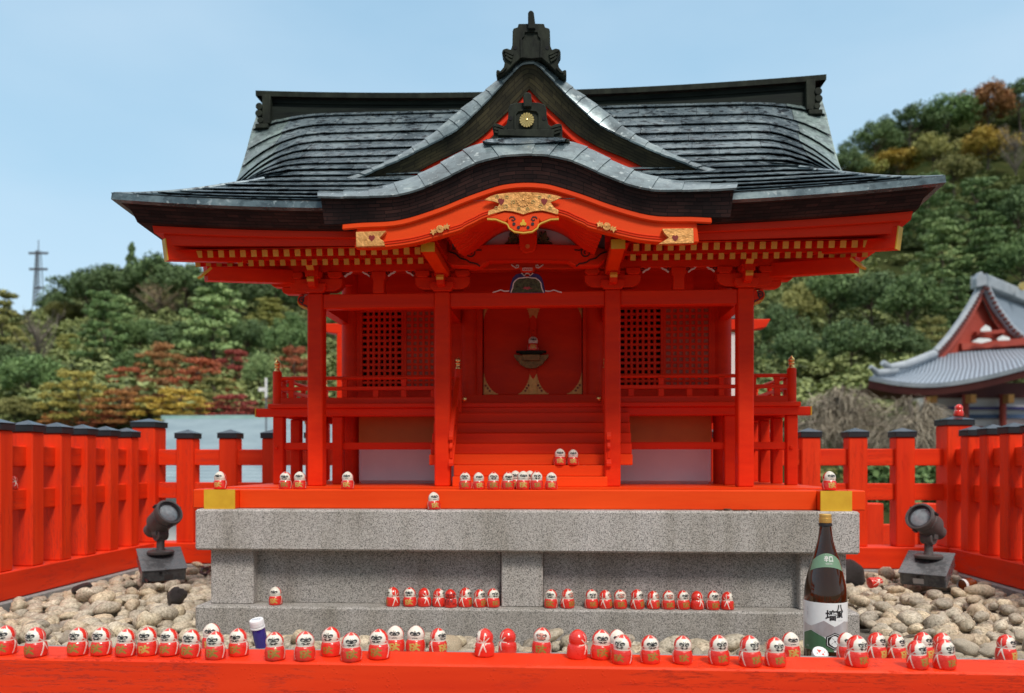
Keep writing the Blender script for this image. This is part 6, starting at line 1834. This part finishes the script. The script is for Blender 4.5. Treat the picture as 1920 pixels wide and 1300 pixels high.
def bare_kind(col, seed):
    key = ('bare', col, seed)
    if key not in TREES:
        rd_ = random.Random(seed); m = MB(); tr = MB(); C = []
        tr.tube([(0, 0, -.05), (.01, 0, .25), (0, .01, .5), (.01, 0, .8)], [.022, .017, .012, .004], n=7)
        for k in range(26):
            a = rd_.uniform(0, 6.28); z0 = rd_.uniform(.2, .65); L_ = rd_.uniform(.22, .42)
            p0 = Vector((0, 0, z0)); p1 = Vector((math.cos(a)*L_*.6, math.sin(a)*L_*.6, z0+L_*.6)); p2 = Vector((math.cos(a)*L_*.95, math.sin(a)*L_*.95, z0+L_*.95))
            tr.tube([p0, p1, p2], [.008, .005, .002], n=4)
            for q in range(26):
                t = rd_.random(); s0 = p0.lerp(p1, t*2) if t < .5 else p1.lerp(p2, t*2-1)
                d = Vector((rd_.gauss(0, 1), rd_.gauss(0, 1), rd_.uniform(.2, 1.4))).normalized()*rd_.uniform(.05, .13)
                w_ = Vector((rd_.gauss(0, 1), rd_.gauss(0, 1), 0)).normalized()*.0035
                m.add([s0-w_, s0+w_, s0+d+w_*.4, s0+d-w_*.4], [(0, 1, 2, 3)])
                d2 = Vector((rd_.gauss(0, 1), rd_.gauss(0, 1), rd_.uniform(.2, 1))).normalized()*.06; s1 = s0+d*.6
                m.add([s1-w_*.8, s1+w_*.8, s1+d2+w_*.3, s1+d2-w_*.3], [(0, 1, 2, 3)])
        TREES[key] = (m.mesh('crown', LEAF[col]), tr.mesh('trunk', LEAF['brown'], smooth=50))
    return TREES[key]
rt = random.Random(99)
def tree(px, top, base, w, shape, col, label, group=None, D=None, seed=None):
    D = D or hill_D(px, base)
    p = W(px, base, D); H = (base-top)/F*D; wd = w/F*D
    cm, tm = bare_kind(col, rt.randrange(3)) if shape == 'bare' else tree_kind(shape, col, seed if seed is not None else rt.randrange(3))
    t = bpy.data.objects.new('tree', None); COL.objects.link(t); t.location = (p.x, p.y, p.z-.03*H); t.rotation_euler = (0, 0, rt.uniform(0, 6.28)); t.scale = (wd/.86, wd/.86, H*1.03)
    t['label'] = label; t['category'] = 'tree'
    if group: t['group'] = group
    for nm, me in (('crown', cm), ('trunk', tm)):
        o = bpy.data.objects.new(nm, me); COL.objects.link(o); o.parent = t
    return t
GLH, GRH = 'trees on the left hillside', 'trees on the right hillside'
LEFT = [
 (8, 545, 690, 100, 'pine', 'olive', 'olive green pine at the left edge of the photo below the skyline'),
 (72, 566, 720, 95, 'bare', 'brown', 'grey brown leafless tree under the communications mast'),
 (108, 540, 625, 70, 'round', 'dgreen', 'small dark tree on the skyline just right of the mast'),
 (122, 562, 625, 75, 'round', 'olive', 'olive yellow tree right of the leafless one'),
 (158, 498, 610, 110, 'round', 'dgreen', 'dark green tree on the left slope of the wooded hilltop'),
 (205, 486, 610, 110, 'round', 'dgreen', 'dark broad tree left of the pointed treetop on the skyline'),
 (247, 456, 590, 70, 'cedar', 'dgreen', 'pointed dark conifer sticking up highest on the left skyline'),
 (292, 466, 600, 110, 'round', 'dgreen', 'dark tree on the skyline below the left roof corner'),
 (350, 484, 610, 120, 'round', 'dgreen', 'dark tree under the left eave corner on the hilltop'),
 (440, 495, 620, 130, 'round', 'dgreen', 'dark tree on the hilltop behind the light pine'),
 (520, 505, 630, 120, 'round', 'dgreen', 'dark tree behind the carved beam end at left'),
 (190, 545, 705, 100, 'pine', 'green', 'green pine with two bare pale trunks on the left hill'),
 (226, 555, 690, 85, 'pine', 'lgreen', 'lighter pine beside the two bare trunks'),
 (302, 522, 615, 115, 'bare', 'tan', 'withered brown tree in the middle of the left hill'),
 (268, 590, 690, 80, 'round', 'green', 'mid green bush-like tree below the withered brown one'),
 (405, 512, 700, 140, 'pine', 'lgreen', 'large light green pine with layered boughs left of the shrine'),
 (330, 596, 700, 95, 'round', 'dgreen', 'dark tree left of the large layered pine'),
 (470, 590, 700, 90, 'round', 'dgreen', 'dark tree right of the large layered pine'),
 (508, 560, 640, 95, 'pine', 'lime', 'yellow green treetop next to the carved beam end'),
 (545, 575, 720, 90, 'round', 'green', 'green tree left of the first shrine post'),
 (128, 626, 690, 60, 'pine', 'lime', 'small yellow green tree above the yellow maple'),
 (60, 655, 790, 130, 'round', 'green', 'rounded green tree on the lower left slope'),
 (20, 640, 740, 90, 'round', 'dgreen', 'dark tree low at the left edge'),
 (25, 738, 812, 95, 'round', 'olive', 'brownish olive shrub tree at the left edge above the fence'),
 (145, 690, 812, 105, 'maple', 'yellow', 'bright yellow maple above the left fence'),
 (255, 650, 745, 90, 'round', 'green', 'green tree above the rust coloured maple'),
 (302, 640, 745, 80, 'maple', 'rust', 'rust brown maple in the middle of the lower slope'),
 (243, 686, 760, 65, 'maple', 'red', 'small red maple tip left of the rust one'),
 (222, 728, 812, 95, 'maple', 'orange', 'orange maple right of the yellow one above the fence'),
 (285, 705, 800, 95, 'maple', 'rust', 'brown orange maple behind the golden one'),
 (335, 726, 812, 125, 'maple', 'gold', 'golden maple above the pale roof'),
 (372, 668, 775, 110, 'maple', 'red', 'broad red maple above the golden one'),
 (437, 652, 745, 75, 'maple', 'crimson', 'crimson maple left of the railing finial'),
 (405, 705, 790, 85, 'maple', 'olive', 'olive maple between red and crimson ones'),
 (440, 738, 805, 100, 'maple', 'crimson', 'low crimson maple just above the pale roof'),
 (488, 650, 775, 75, 'round', 'lgreen', 'light green tree left of the veranda corner'),
 (555, 645, 760, 75, 'maple', 'red', 'red maple seen between veranda corner and post'),
 (108, 770, 818, 60, 'maple', 'orange', 'low orange shrub under the yellow maple'),
 (195, 776, 818, 80, 'maple', 'red', 'low reddish shrub above the fence caps'),
 (525, 745, 812, 80, 'maple', 'rust', 'rust shrub behind the white sign post'),
 (625, 560, 660, 60, 'round', 'lgreen', 'pale green tree seen through the gap beside the left shrine post'),
]
RIGHT = [
 (1588, 262, 380, 70, 'round', 'dgreen', 'dark tree at the foot of the right skyline beside the roof'),
 (1645, 216, 330, 95, 'round', 'dgreen', 'dark tree on the rising right skyline, lowest but one'),
 (1712, 190, 300, 110, 'round', 'dgreen', 'dark tree midway up the right skyline'),
 (1780, 172, 285, 110, 'round', 'green', 'green tree on the upper right skyline'),
 (1850, 150, 265, 110, 'round', 'rust', 'brown tinged tree near the top of the right skyline'),
 (1915, 142, 250, 90, 'round', 'dgreen', 'dark tree at the right edge on the skyline'),
 (1848, 232, 335, 100, 'round', 'gold', 'bright golden tree high on the right hill'),
 (1682, 276, 345, 95, 'round', 'gold', 'yellow tree beside the right gable end'),
 (1618, 290, 360, 70, 'round', 'lime', 'yellow olive tree touching the right roof edge'),
 (1745, 244, 345, 85, 'round', 'olive', 'olive tree left of the bright golden one'),
 (1905, 230, 350, 70, 'bare', 'brown', 'leafless grey tree right of the golden one'),
 (1790, 285, 380, 85, 'round', 'olive', 'olive green tree below the bright golden one'),
 (1740, 330, 470, 120, 'pine', 'green', 'green pine right of the roof tip'),
 (1835, 335, 480, 120, 'pine', 'green', 'dark green pine upper right above the temple'),
 (1905, 340, 480, 110, 'round', 'dgreen', 'dark tree at the right edge above the temple roof'),
 (1660, 330, 420, 100, 'round', 'dgreen', 'dark tree behind the right roof tip'),
 (1760, 410, 560, 120, 'pine', 'lgreen', 'lighter pine below the right roof tip'),
 (1850, 430, 560, 120, 'pine', 'green', 'green pine directly above the temple ridge'),
 (1915, 430, 570, 100, 'round', 'green', 'green tree at right edge behind the temple ridge'),
 (1555, 490, 640, 110, 'round', 'green', 'green tree under the right eave beside the bracket'),
 (1640, 500, 640, 120, 'round', 'dgreen', 'dark tree under the right eave tip'),
 (1710, 500, 660, 120, 'round', 'green', 'rounded green tree left of the temple gable'),
 (1500, 520, 660, 90, 'round', 'olive', 'olive tree beside the right carved beam nose'),
 (1790, 520, 650, 95, 'pine', 'green', 'pine touching the left slope of the temple gable'),
 (1590, 590, 730, 120, 'round', 'dgreen', 'dark tree above the bare weeping cherry'),
 (1680, 600, 725, 120, 'round', 'dgreen', 'dark tree behind the temple eave tip'),
 (1490, 610, 730, 100, 'round', 'dgreen', 'dark tree right of the last shrine post'),
 (1745, 590, 700, 70, 'maple', 'olive', 'small olive tree by the temple roof corner'),
 (1460, 560, 700, 90, 'round', 'dgreen', 'dark tree behind the last shrine post'),
]
for r in LEFT: tree(*r, group=GLH)
for r in RIGHT: tree(*r, group=GRH)
# the rest of the wood, too dense to tell apart
rg = np.random.default_rng(4)
VV, FF, off = [], [], 0
tmpl = []
for sd_ in range(6):
    V, Fc, _ = crown_mesh(('round', 'pine', 'round', 'cedar', 'round', 'pine')[sd_], 50+sd_, nclump=34, per=24, ls=.038); tmpl.append((V, Fc))
for k in range(2300):
    px = rg.uniform(-160, 2080) if k < 1700 else rg.choice((rg.uniform(-1500, -160), rg.uniform(2080, 3400)))
    if 640 < px < 1340 and rg.random() < .35: continue
    q = rg.uniform(0.02, 1.0); D = D0+(dmax(px)-D0)*q**1.1
    p = W(px, hill_py(px, D), D); w_ = rg.uniform(2.0, 3.4); h_ = rg.uniform(1.7, 3.0)
    V, Fc = tmpl[rg.integers(0, 6)]; a = rg.uniform(0, 6.28); c, s_ = math.cos(a), math.sin(a)
    Q = V*np.array([w_, w_, h_]); Q = np.stack([Q[:, 0]*c-Q[:, 1]*s_, Q[:, 0]*s_+Q[:, 1]*c, Q[:, 2]], 1)+np.array([p.x, p.y, p.z-.45*h_])
    VV.append(Q); FF.append(Fc+off); off += len(V)
me = np_mesh('forest', np.concatenate(VV), np.concatenate(FF), leaf_mat('wood_leaves', (.060, .082, .030), (.215, .245, .090)))
me.materials[0].node_tree.nodes  # object space noise at forest scale
for nd in me.materials[0].node_tree.nodes:
    if nd.type == 'TEX_NOISE': nd.inputs['Scale'].default_value = .16
fo = bpy.data.objects.new('forest', me); COL.objects.link(fo); fo['kind'] = 'stuff'

# bare weeping cherry on the right
def weeping(px0, px1, ptop, pbase, D, n_limb, n_twig, seed, label, tw=.008):
    rd_ = random.Random(seed); c = W((px0+px1)/2, pbase, D); wd = (px1-px0)/F*D; H = (pbase-ptop)/F*D
    t = thing('weeping_cherry', label, 'tree', tuple(c), group='bare weeping trees', world_loc=True, rz=.0001); ORI[t] = (0, 0, 0)
    tr = MB(); tr.tube([(0, 0, -1.2), (.03, 0, H*.25), (-.02, .05, H*.55)], [.10, .08, .06], n=8); tips = []
    for k in range(n_limb):
        a = rd_.uniform(0, 6.28); r = wd*.5*rd_.uniform(.25, 1.0); z1 = H*rd_.uniform(.55, 1.0)*(1-.35*(r/(wd*.5))**2)
        p = [Vector((0, 0, H*.45)), Vector((math.cos(a)*r*.5, math.sin(a)*r*.3, z1*.98)), Vector((math.cos(a)*r, math.sin(a)*r*.6, z1*.92))]
        tr.tube(p, [.035, .02, .008], n=5); tips.append(p)
    part('trunk', tr, LEAF['brown'], t, smooth=50)
    m = MB()
    for k in range(n_twig):
        p = rd_.choice(tips); u = rd_.random(); s0 = (p[0].lerp(p[1], u*2) if u < .5 else p[1].lerp(p[2], u*2-1)).copy()
        d = Vector((rd_.gauss(0, .6)+(s0.x/wd), rd_.gauss(0, .5), rd_.uniform(.1, .6))).normalized()*rd_.uniform(.028, .07)
        pts_ = [s0.copy()]
        for q in range(7):
            s0 = s0+d; d = d*.98+Vector((rd_.gauss(0, .012), rd_.gauss(0, .012), -.016)); pts_.append(s0.copy())
        wv = Vector((rd_.gauss(0, 1), rd_.gauss(0, 1), 0)).normalized()*tw*rd_.uniform(.5, 1.1)
        vs = []
        for i, q in enumerate(pts_): vs += [q-wv*(1-i/9), q+wv*(1-i/9)]
        m.add(vs, [(2*i, 2*i+1, 2*i+3, 2*i+2) for i in range(len(pts_)-1)])
    part('twigs', m, mat('dry_twigs', (.24, .20, .14), (.46, .39, .29), rough=.8, scale=6), t)
weeping(1470, 1680, 712, 900, 14.0, 80, 5200, 3, 'bare grey weeping cherry behind the right fence, left of the two')
weeping(1640, 1800, 735, 900, 13.0, 70, 4400, 4, 'bare grey weeping cherry before the temple wall, right of the two')
# grassy shrubs glimpsed through the right fence
def shrub(px, ptop, pbase, w, D, seed, label, col='green'):
    rg = np.random.default_rng(seed); c = W(px, pbase, D); H = (pbase-ptop)/F*D; wd = w/F*D; n = 2600
    P = np.stack([rg.normal(size=n)*wd*.25, rg.normal(size=n)*wd*.2, rg.uniform(0, 1, n)**.7*H], 1); N = rg.normal(size=(n, 3)); N[:, 2] += .3; N /= np.linalg.norm(N, axis=1)[:, None]
    V, Fc = quads(P, N, rg.uniform(.5, 1.2, n)*.04, rg)
    o = bpy.data.objects.new('shrub', np_mesh('shrub', V, Fc, LEAF[col])); COL.objects.link(o); o.location = c; o['label'] = label; o['category'] = 'shrub'
shrub(1660, 868, 960, 110, 9.0, 1, 'green shrub glimpsed through the rear fence, left of the lamp')
shrub(1745, 868, 960, 110, 9.5, 2, 'green shrub glimpsed through the rear fence behind the right lamp')
shrub(1590, 880, 960, 100, 10.0, 6, 'olive shrub glimpsed through the fence beside the right yellow beam end', 'olive')

# ================================================================== far buildings
M_roofblue = mat('pale_blue_green_roof', (.30, .38, .42), (.40, .48, .51), rough=.5, scale=1.2, stretch=(1, 1, 4))
M_patina = mat('green_patina_ridge', (.24, .38, .34), (.36, .50, .45), rough=.6, scale=2)
hb = thing('roofed_house', 'house with a pale blue-green ribbed roof beyond the left fence', 'house', tuple(W(450, 905, 15)), world_loc=True, rz=.0001); ORI[hb] = tuple(W(450, 905, 15))
m = MB(); NR = 24
A = [W(312, 786, 17.5), W(760, 786, 17.5)]; B = [W(215, 912, 13.2), W(800, 912, 13.2)]
def rl(t, lift): return [tuple(A[0].lerp(B[0], t)+Vector((0, 0, lift))), tuple(A[1].lerp(B[1], t)+Vector((0, 0, lift)))]
for k in range(NR): m.loft([rl(k/NR, .0), rl((k+1)/NR, .050), rl((k+1)/NR, .0)])
back = [A[0]+Vector((-1.1, 3.8, -1.2)), A[1]+Vector((1, 3.8, -1.2))]
m.add([A[0], A[1], back[1], back[0]], [(3, 2, 1, 0)]); m.add([A[0], back[0], B[0]], [(0, 1, 2)])
part('roof', m, M_roofblue, hb)
part('ridge_cap', MB().bar(A[0]+Vector((-.05, 0, .02)), A[1]+Vector((0, 0, .02)), .30, .10), M_patina, hb)
P0, P1 = W(412, 783, 19.5), W(700, 783, 19.5)
part('upper_roof', MB().bar(P0+Vector((0, 0, -.02)), P1+Vector((0, 0, -.02)), .6, .12), M_patina, hb)
m = MB(); m.box(B[0].x+.5, B[1].x-.5, 13.8, 20.4, -3, 1.2); part('wall', m, M_white, hb)

# communications mast on the ridge
mp = W(72, 575, 84)
ms = thing('radio_mast', 'thin dark communications mast on the left hilltop', 'mast', tuple(mp), world_loc=True, rz=.0001); ORI[ms] = (0, 0, 0)
pxm = 84/F; m = MB(); Hm = (575-470)*pxm
for a, b in ((-1, -1), (1, -1), (1, 1), (-1, 1)): m.bar((a*.42, b*.42, -1), (a*.16, b*.16, Hm), .07, .07)
for k in range(14):
    z0, z1 = Hm*k/14, Hm*(k+1)/14; w0, w1 = .42-.26*k/14, .42-.26*(k+1)/14
    for sg in (-1, 1): m.bar((-w0*sg, -w0, z0), (w1*sg, -w1, z1), .05, .05); m.bar((-w0, -w0*sg, z0), (-w1, w1*sg, z1), .07, .07)
M_mast = mat('hazed_mast_steel', (.10, .11, .13), (.15, .16, .18), rough=.6, scale=2)  # steel lightened so that distance haze is painted into its colour
part('lattice', m, M_mast, ms)
part('antenna', MB().tube([(0, 0, Hm), (0, 0, Hm+1.1)], .05, n=6), M_mast, ms)
for py, w_ in ((475, 18), (505, 17), (540, 8)):
    part('cross_arm', MB().bar((-w_*pxm, 0, (575-py)*pxm), (w_*pxm, 0, (575-py)*pxm), .13, .22), M_mast, ms)
# white sign post below the maples
sp = W(499, 790, 13.5)
sg_ = thing('sign_post', 'white post with a short white board among the maples left of the veranda', 'sign', tuple(sp), world_loc=True, rz=.0001); ORI[sg_] = (0, 0, 0)
k_ = 13.5/F
part('post', MB().box(-.016, .016, -.02, .02, 44*k_, 81*k_), M_white, sg_); part('lower_post', MB().box(-.010, .010, -.012, .012, -1.5, 44*k_-.0005), M_mast, sg_); part('board', MB().box(-14*k_, -.023, -.012, .012, 56*k_, 63*k_), M_white, sg_)

# framed wall right behind the shrine
YGt = 1.95
gw = thing('framed_wall', 'vermilion framed gate wall with white panels and black top beams behind the shrine', 'gate', (0, YGt, 0))
gz = lambda py: LZ(py, YGt); gx = lambda px: LX(px, YGt)
xr_ = gx(1445); xl_ = -xr_ + 2*0.0
b_ = [(xl_, gz(603)), (xr_, gz(603)), (xr_-.025, gz(618)), (gx(1415), gz(622)), (-gx(1415), gz(622)), (xl_+.025, gz(618))]
part('cross_beam', MB().prism(b_, YGt, YGt+.08), M_vermx, gw, bevel=.003)
for x in (gx(1398), -gx(1398)):
    part('post', MB().box(x-.03, x+.03, YGt-.01, YGt+.07, -.02, gz(622.5)), M_verm, gw, bevel=.003)
    part('post', MB().box(x-.03, x+.03, YGt+.01, YGt+.07, gz(602.5), gz(585)), M_black, gw)
part('white_panel', MB().box(-gx(1398)+.031, gx(1398)-.031, YGt+.02, YGt+.04, gz(760), gz(626)), M_white, gw)
part('black_beam', MB().box(-gx(1398)+.031, gx(1398)-.031, YGt+.005, YGt+.06, gz(602), gz(600)), M_black, gw)
part('black_beam', MB().box(-gx(1398)+.031, gx(1398)-.031, YGt+.005, YGt+.06, gz(592), gz(586)), M_black, gw)
part('upper_panel', MB().box(-gx(1398)+.031, gx(1398)-.031, YGt+.02, YGt+.04, gz(600)+.001, gz(592)-.001), M_white, gw)
part('lower_board', MB().box(-gx(1398)+.031, gx(1398)-.031, YGt+.01, YGt+.05, 0, gz(760)-.001), M_verm, gw)

# tiled temple hall on the right
M_tile, tn, tl_, tb = new_mat('silver_grey_roof_tile')
uv = tn.new('ShaderNodeUVMap'); uv.uv_map = 'UVMap'; wv = tn.new('ShaderNodeTexWave'); wv.inputs['Scale'].default_value = 2.4; wv.bands_direction = 'X'
tl_.new(uv.outputs[0], wv.inputs['Vector']); rr_ = ramp_node(tn, [(.05, (.15, .175, .21)), (.5, (.36, .42, .49))]); tl_.new(wv.outputs['Fac'], rr_.inputs[0]); tl_.new(rr_.outputs[0], tb.inputs['Base Color'])
bp_ = tn.new('ShaderNodeBump'); bp_.inputs['Distance'].default_value = .04; tl_.new(wv.outputs['Fac'], bp_.inputs['Height']); tl_.new(bp_.outputs[0], tb.inputs['Normal']); tb.inputs['Roughness'].default_value = .4
M_trim = mat('pale_grey_tile_trim', (.26, .29, .32), (.40, .43, .46), rough=.5, scale=2)
M_tred = mat('temple_red', (.32, .040, .022), (.42, .062, .034), rough=.6, scale=1)
M_tdark = mat('temple_dark_red', (.09, .018, .016), (.13, .028, .022), rough=.7, scale=1)
o0 = W(1840, 800, 26)
tp = thing('temple_hall', 'temple hall with silver tiled gable roof, red gable and white walls at far right', 'temple', (o0.x, o0.y, -3.0), world_loc=True, rz=.0001); ORI[tp] = (o0.x, o0.y, -3.0)
vl_ = [W(*p) for p in ((1840, 535, 25.5), (1822, 570, 25.4), (1800, 605, 25.3), (1778, 635, 25.2), (1752, 664, 25.1))]
vr_2 = [W(*p) for p in ((1840, 535, 25.5), (1862, 580, 25.6), (1890, 618, 25.7), (1925, 648, 25.8), (1975, 672, 26.0))]
bk = Vector((3.9, 3.4, .0))
def thick(c, d): return [tuple(p+Vector(d)) for p in c]
m = MB().loft([[tuple(p) for p in vr_2], [tuple(p+bk) for p in vr_2]], flip=False); m.loft([[tuple(p) for p in vl_], [tuple(p+bk) for p in vl_]], flip=True)
for k in range(len(m.uv)): m.uv[k] = [(v, u) for u, v in m.uv[k]]
part('main_roof', m, M_tile, tp)
for c in (vl_, vr_2):
    part('verge_tiles', MB().tube([p+Vector((0, -.10, .05)) for p in c], .13, n=8), M_trim, tp, smooth=50)
    part('gable_board', MB().loft([thick(c, (0, -.02, -.10)), thick(c, (0, -.06, -.42))]), M_tred, tp)
    for k in range(22):
        u = k/21*(len(c)-1); i = min(int(u), len(c)-2); q = c[i].lerp(c[i+1], u-i); part('verge_disc', MB().lathe([(.06, -.02), (.06, .06)], tuple(q+Vector((0, -.2, -.02))), n=8, M=Matrix.Rotation(R(90), 3, 'X')), M_tdark, tp)
part('gable_wall', MB().add([tuple(p+Vector((0, .18, -.2))) for p in vl_[::-1]+vr_2[1:]], [tuple(range(9))]), M_tred, tp)
for pts_ in ([(1822, 641), (1836, 634), (1856, 635), (1860, 639), (1840, 644)], [(1869, 635), (1880, 629), (1893, 633), (1894, 638), (1872, 639)], [(1838, 618), (1848, 609), (1857, 614), (1859, 621), (1840, 622)]):
    part('white_infill', MB().add([tuple(W(a, b, 25.22)) for a, b in pts_], [tuple(range(len(pts_)))]), M_white, tp)
part('tie_beam', MB().bar(W(1800, 651, 25.45), W(1930, 640, 25.6), .2, .22), M_tred, tp)
part('collar_beam', MB().bar(W(1828, 626, 25.45), W(1880, 622, 25.5), .2, .12), M_tred, tp)
0 and part('pendant', MB().lathe([(.02, -.16), (.09, -.10), (.10, 0), (.07, .09), (.02, .12)], tuple(W(1842, 598, 25.2)), n=14), M_white, tp, smooth=50)
part('ridge', MB().bar(W(1836, 528, 25.4), W(1836, 528, 25.4)+bk*1.2, .5, .42), M_trim, tp, bevel=.05)
part('ridge_tile', MB().prism([(W(1836+a, 526-b, 25.2).x, W(1836+a, 526-b, 25.2).z) for a, b in ((-8, -14), (-9, 2), (-4, 12), (2, 16), (6, 10), (12, 6), (12, -10))], 25.1, 25.35), M_trim, tp, bevel=.02)
part('gilt_emblem', MB().lathe([(.14, -.03), (.14, .03)], tuple(W(1918, 537, 26.6)), n=12, M=Matrix.Rotation(R(90), 3, 'X')), M_gilt, tp)
topl = [W(*p) for p in ((1640, 700, 24.6), (1690, 688, 25.0), (1752, 668, 25.2), (1850, 656, 25.5), (1990, 650, 25.9))]
botl = [W(*p) for p in ((1630, 706, 23.9), (1690, 716, 23.4), (1760, 718, 23.1), (1850, 704, 22.8), (1990, 668, 22.3))]
def sub(c, n):
    P = [(p.x, p.z) for p in c]; q = catmull(P, n); Yv = [c[min(int(i/(n-1)*(len(c)-1)), len(c)-2)].lerp(c[min(int(i/(n-1)*(len(c)-1))+1, len(c)-1)], (i/(n-1)*(len(c)-1)) % 1 if i < n-1 else 1).y for i in range(n)]
    return [(a, y, b) for (a, b), y in zip(q, Yv)]
T_, B_ = sub(topl, 40), sub(botl, 40)
part('lower_roof', MB().loft([T_, [((a[0]+b[0])/2, (a[1]+b[1])/2, (a[2]+b[2])/2-.06) for a, b in zip(T_, B_)], B_], flip=True), M_tile, tp, smooth=60)
part('eave_edge', MB().loft([B_, [(a, b+.02, c-.12) for a, b, c in B_]]), M_trim, tp)
part('eave_boards', MB().loft([[(a, b+.04, c-.12) for a, b, c in B_], [(a, b+.12, c-.34) for a, b, c in B_], [(a+.2, 25.6, c-.30) for a, b, c in B_]]), M_tdark, tp)
part('corner_ridge', MB().tube([W(1752, 664, 24.9), W(1700, 684, 24.4), W(1668, 690, 24.1), W(1655, 680, 24.0)], [.14, .13, .12, .09], n=8), M_trim, tp, smooth=50)
part('corner_ridge', MB().tube([W(1680, 695, 24.2), W(1645, 700, 23.9), W(1632, 688, 23.8)], [.12, .11, .07], n=8), M_trim, tp, smooth=50)
m = MB(); c0, c1 = W(1735, 735, 26.2), W(2100, 735, 26.2)
m.box(c0.x, c1.x, 26.2, 30, -3, c0.z); part('wall', m, M_white, tp)
for py0, py1, mm_ in ((718, 746, M_tdark), (763, 768, M_blue), (777, 785, mat('temple_blue', (.04, .08, .16), (.07, .12, .22), rough=.6, scale=1)), (800, 808, M_tred)):
    m = MB(); m.box(W(1733, 0, 26.0).x, c1.x, 26.02, 26.18, W(0, py1, 26).z, W(0, py0, 26).z); part('wall_band', m, mm_, tp)
for p in (1740, 1812, 1882, 1950):
    q = W(p, 800, 25.9); part('wall_post', MB().tube([(q.x, 25.95, -3), (q.x, 25.95, W(0, 740, 26).z)], .10, n=12), M_tred, tp, smooth=50)
    part('bracket_end', MB().box(q.x-.09, q.x+.09, 25.5, 25.8, W(0, 758, 26).z, W(0, 742, 26).z), M_gold, tp)
m = MB()
for k in range(16): 
    q = W(1760+k*16, 830, 24.6); m.box(q.x-.03, q.x+.03, 24.6, 24.66, W(0, 850, 24.6).z, W(0, 806, 24.6).z)
m.box(W(1750, 0, 24.6).x, W(2010, 0, 24.6).x, 24.61, 24.65, W(0, 810, 24.6).z, W(0, 806, 24.6).z)
part('balustrade', m, M_tred, tp)
m = MB(); m.box(W(1700, 0, 24.6).x, W(2100, 0, 24.6).x, 24.3, 26.0, -3, W(0, 850, 24.6).z); part('stylobate', m, M_curb, tp)
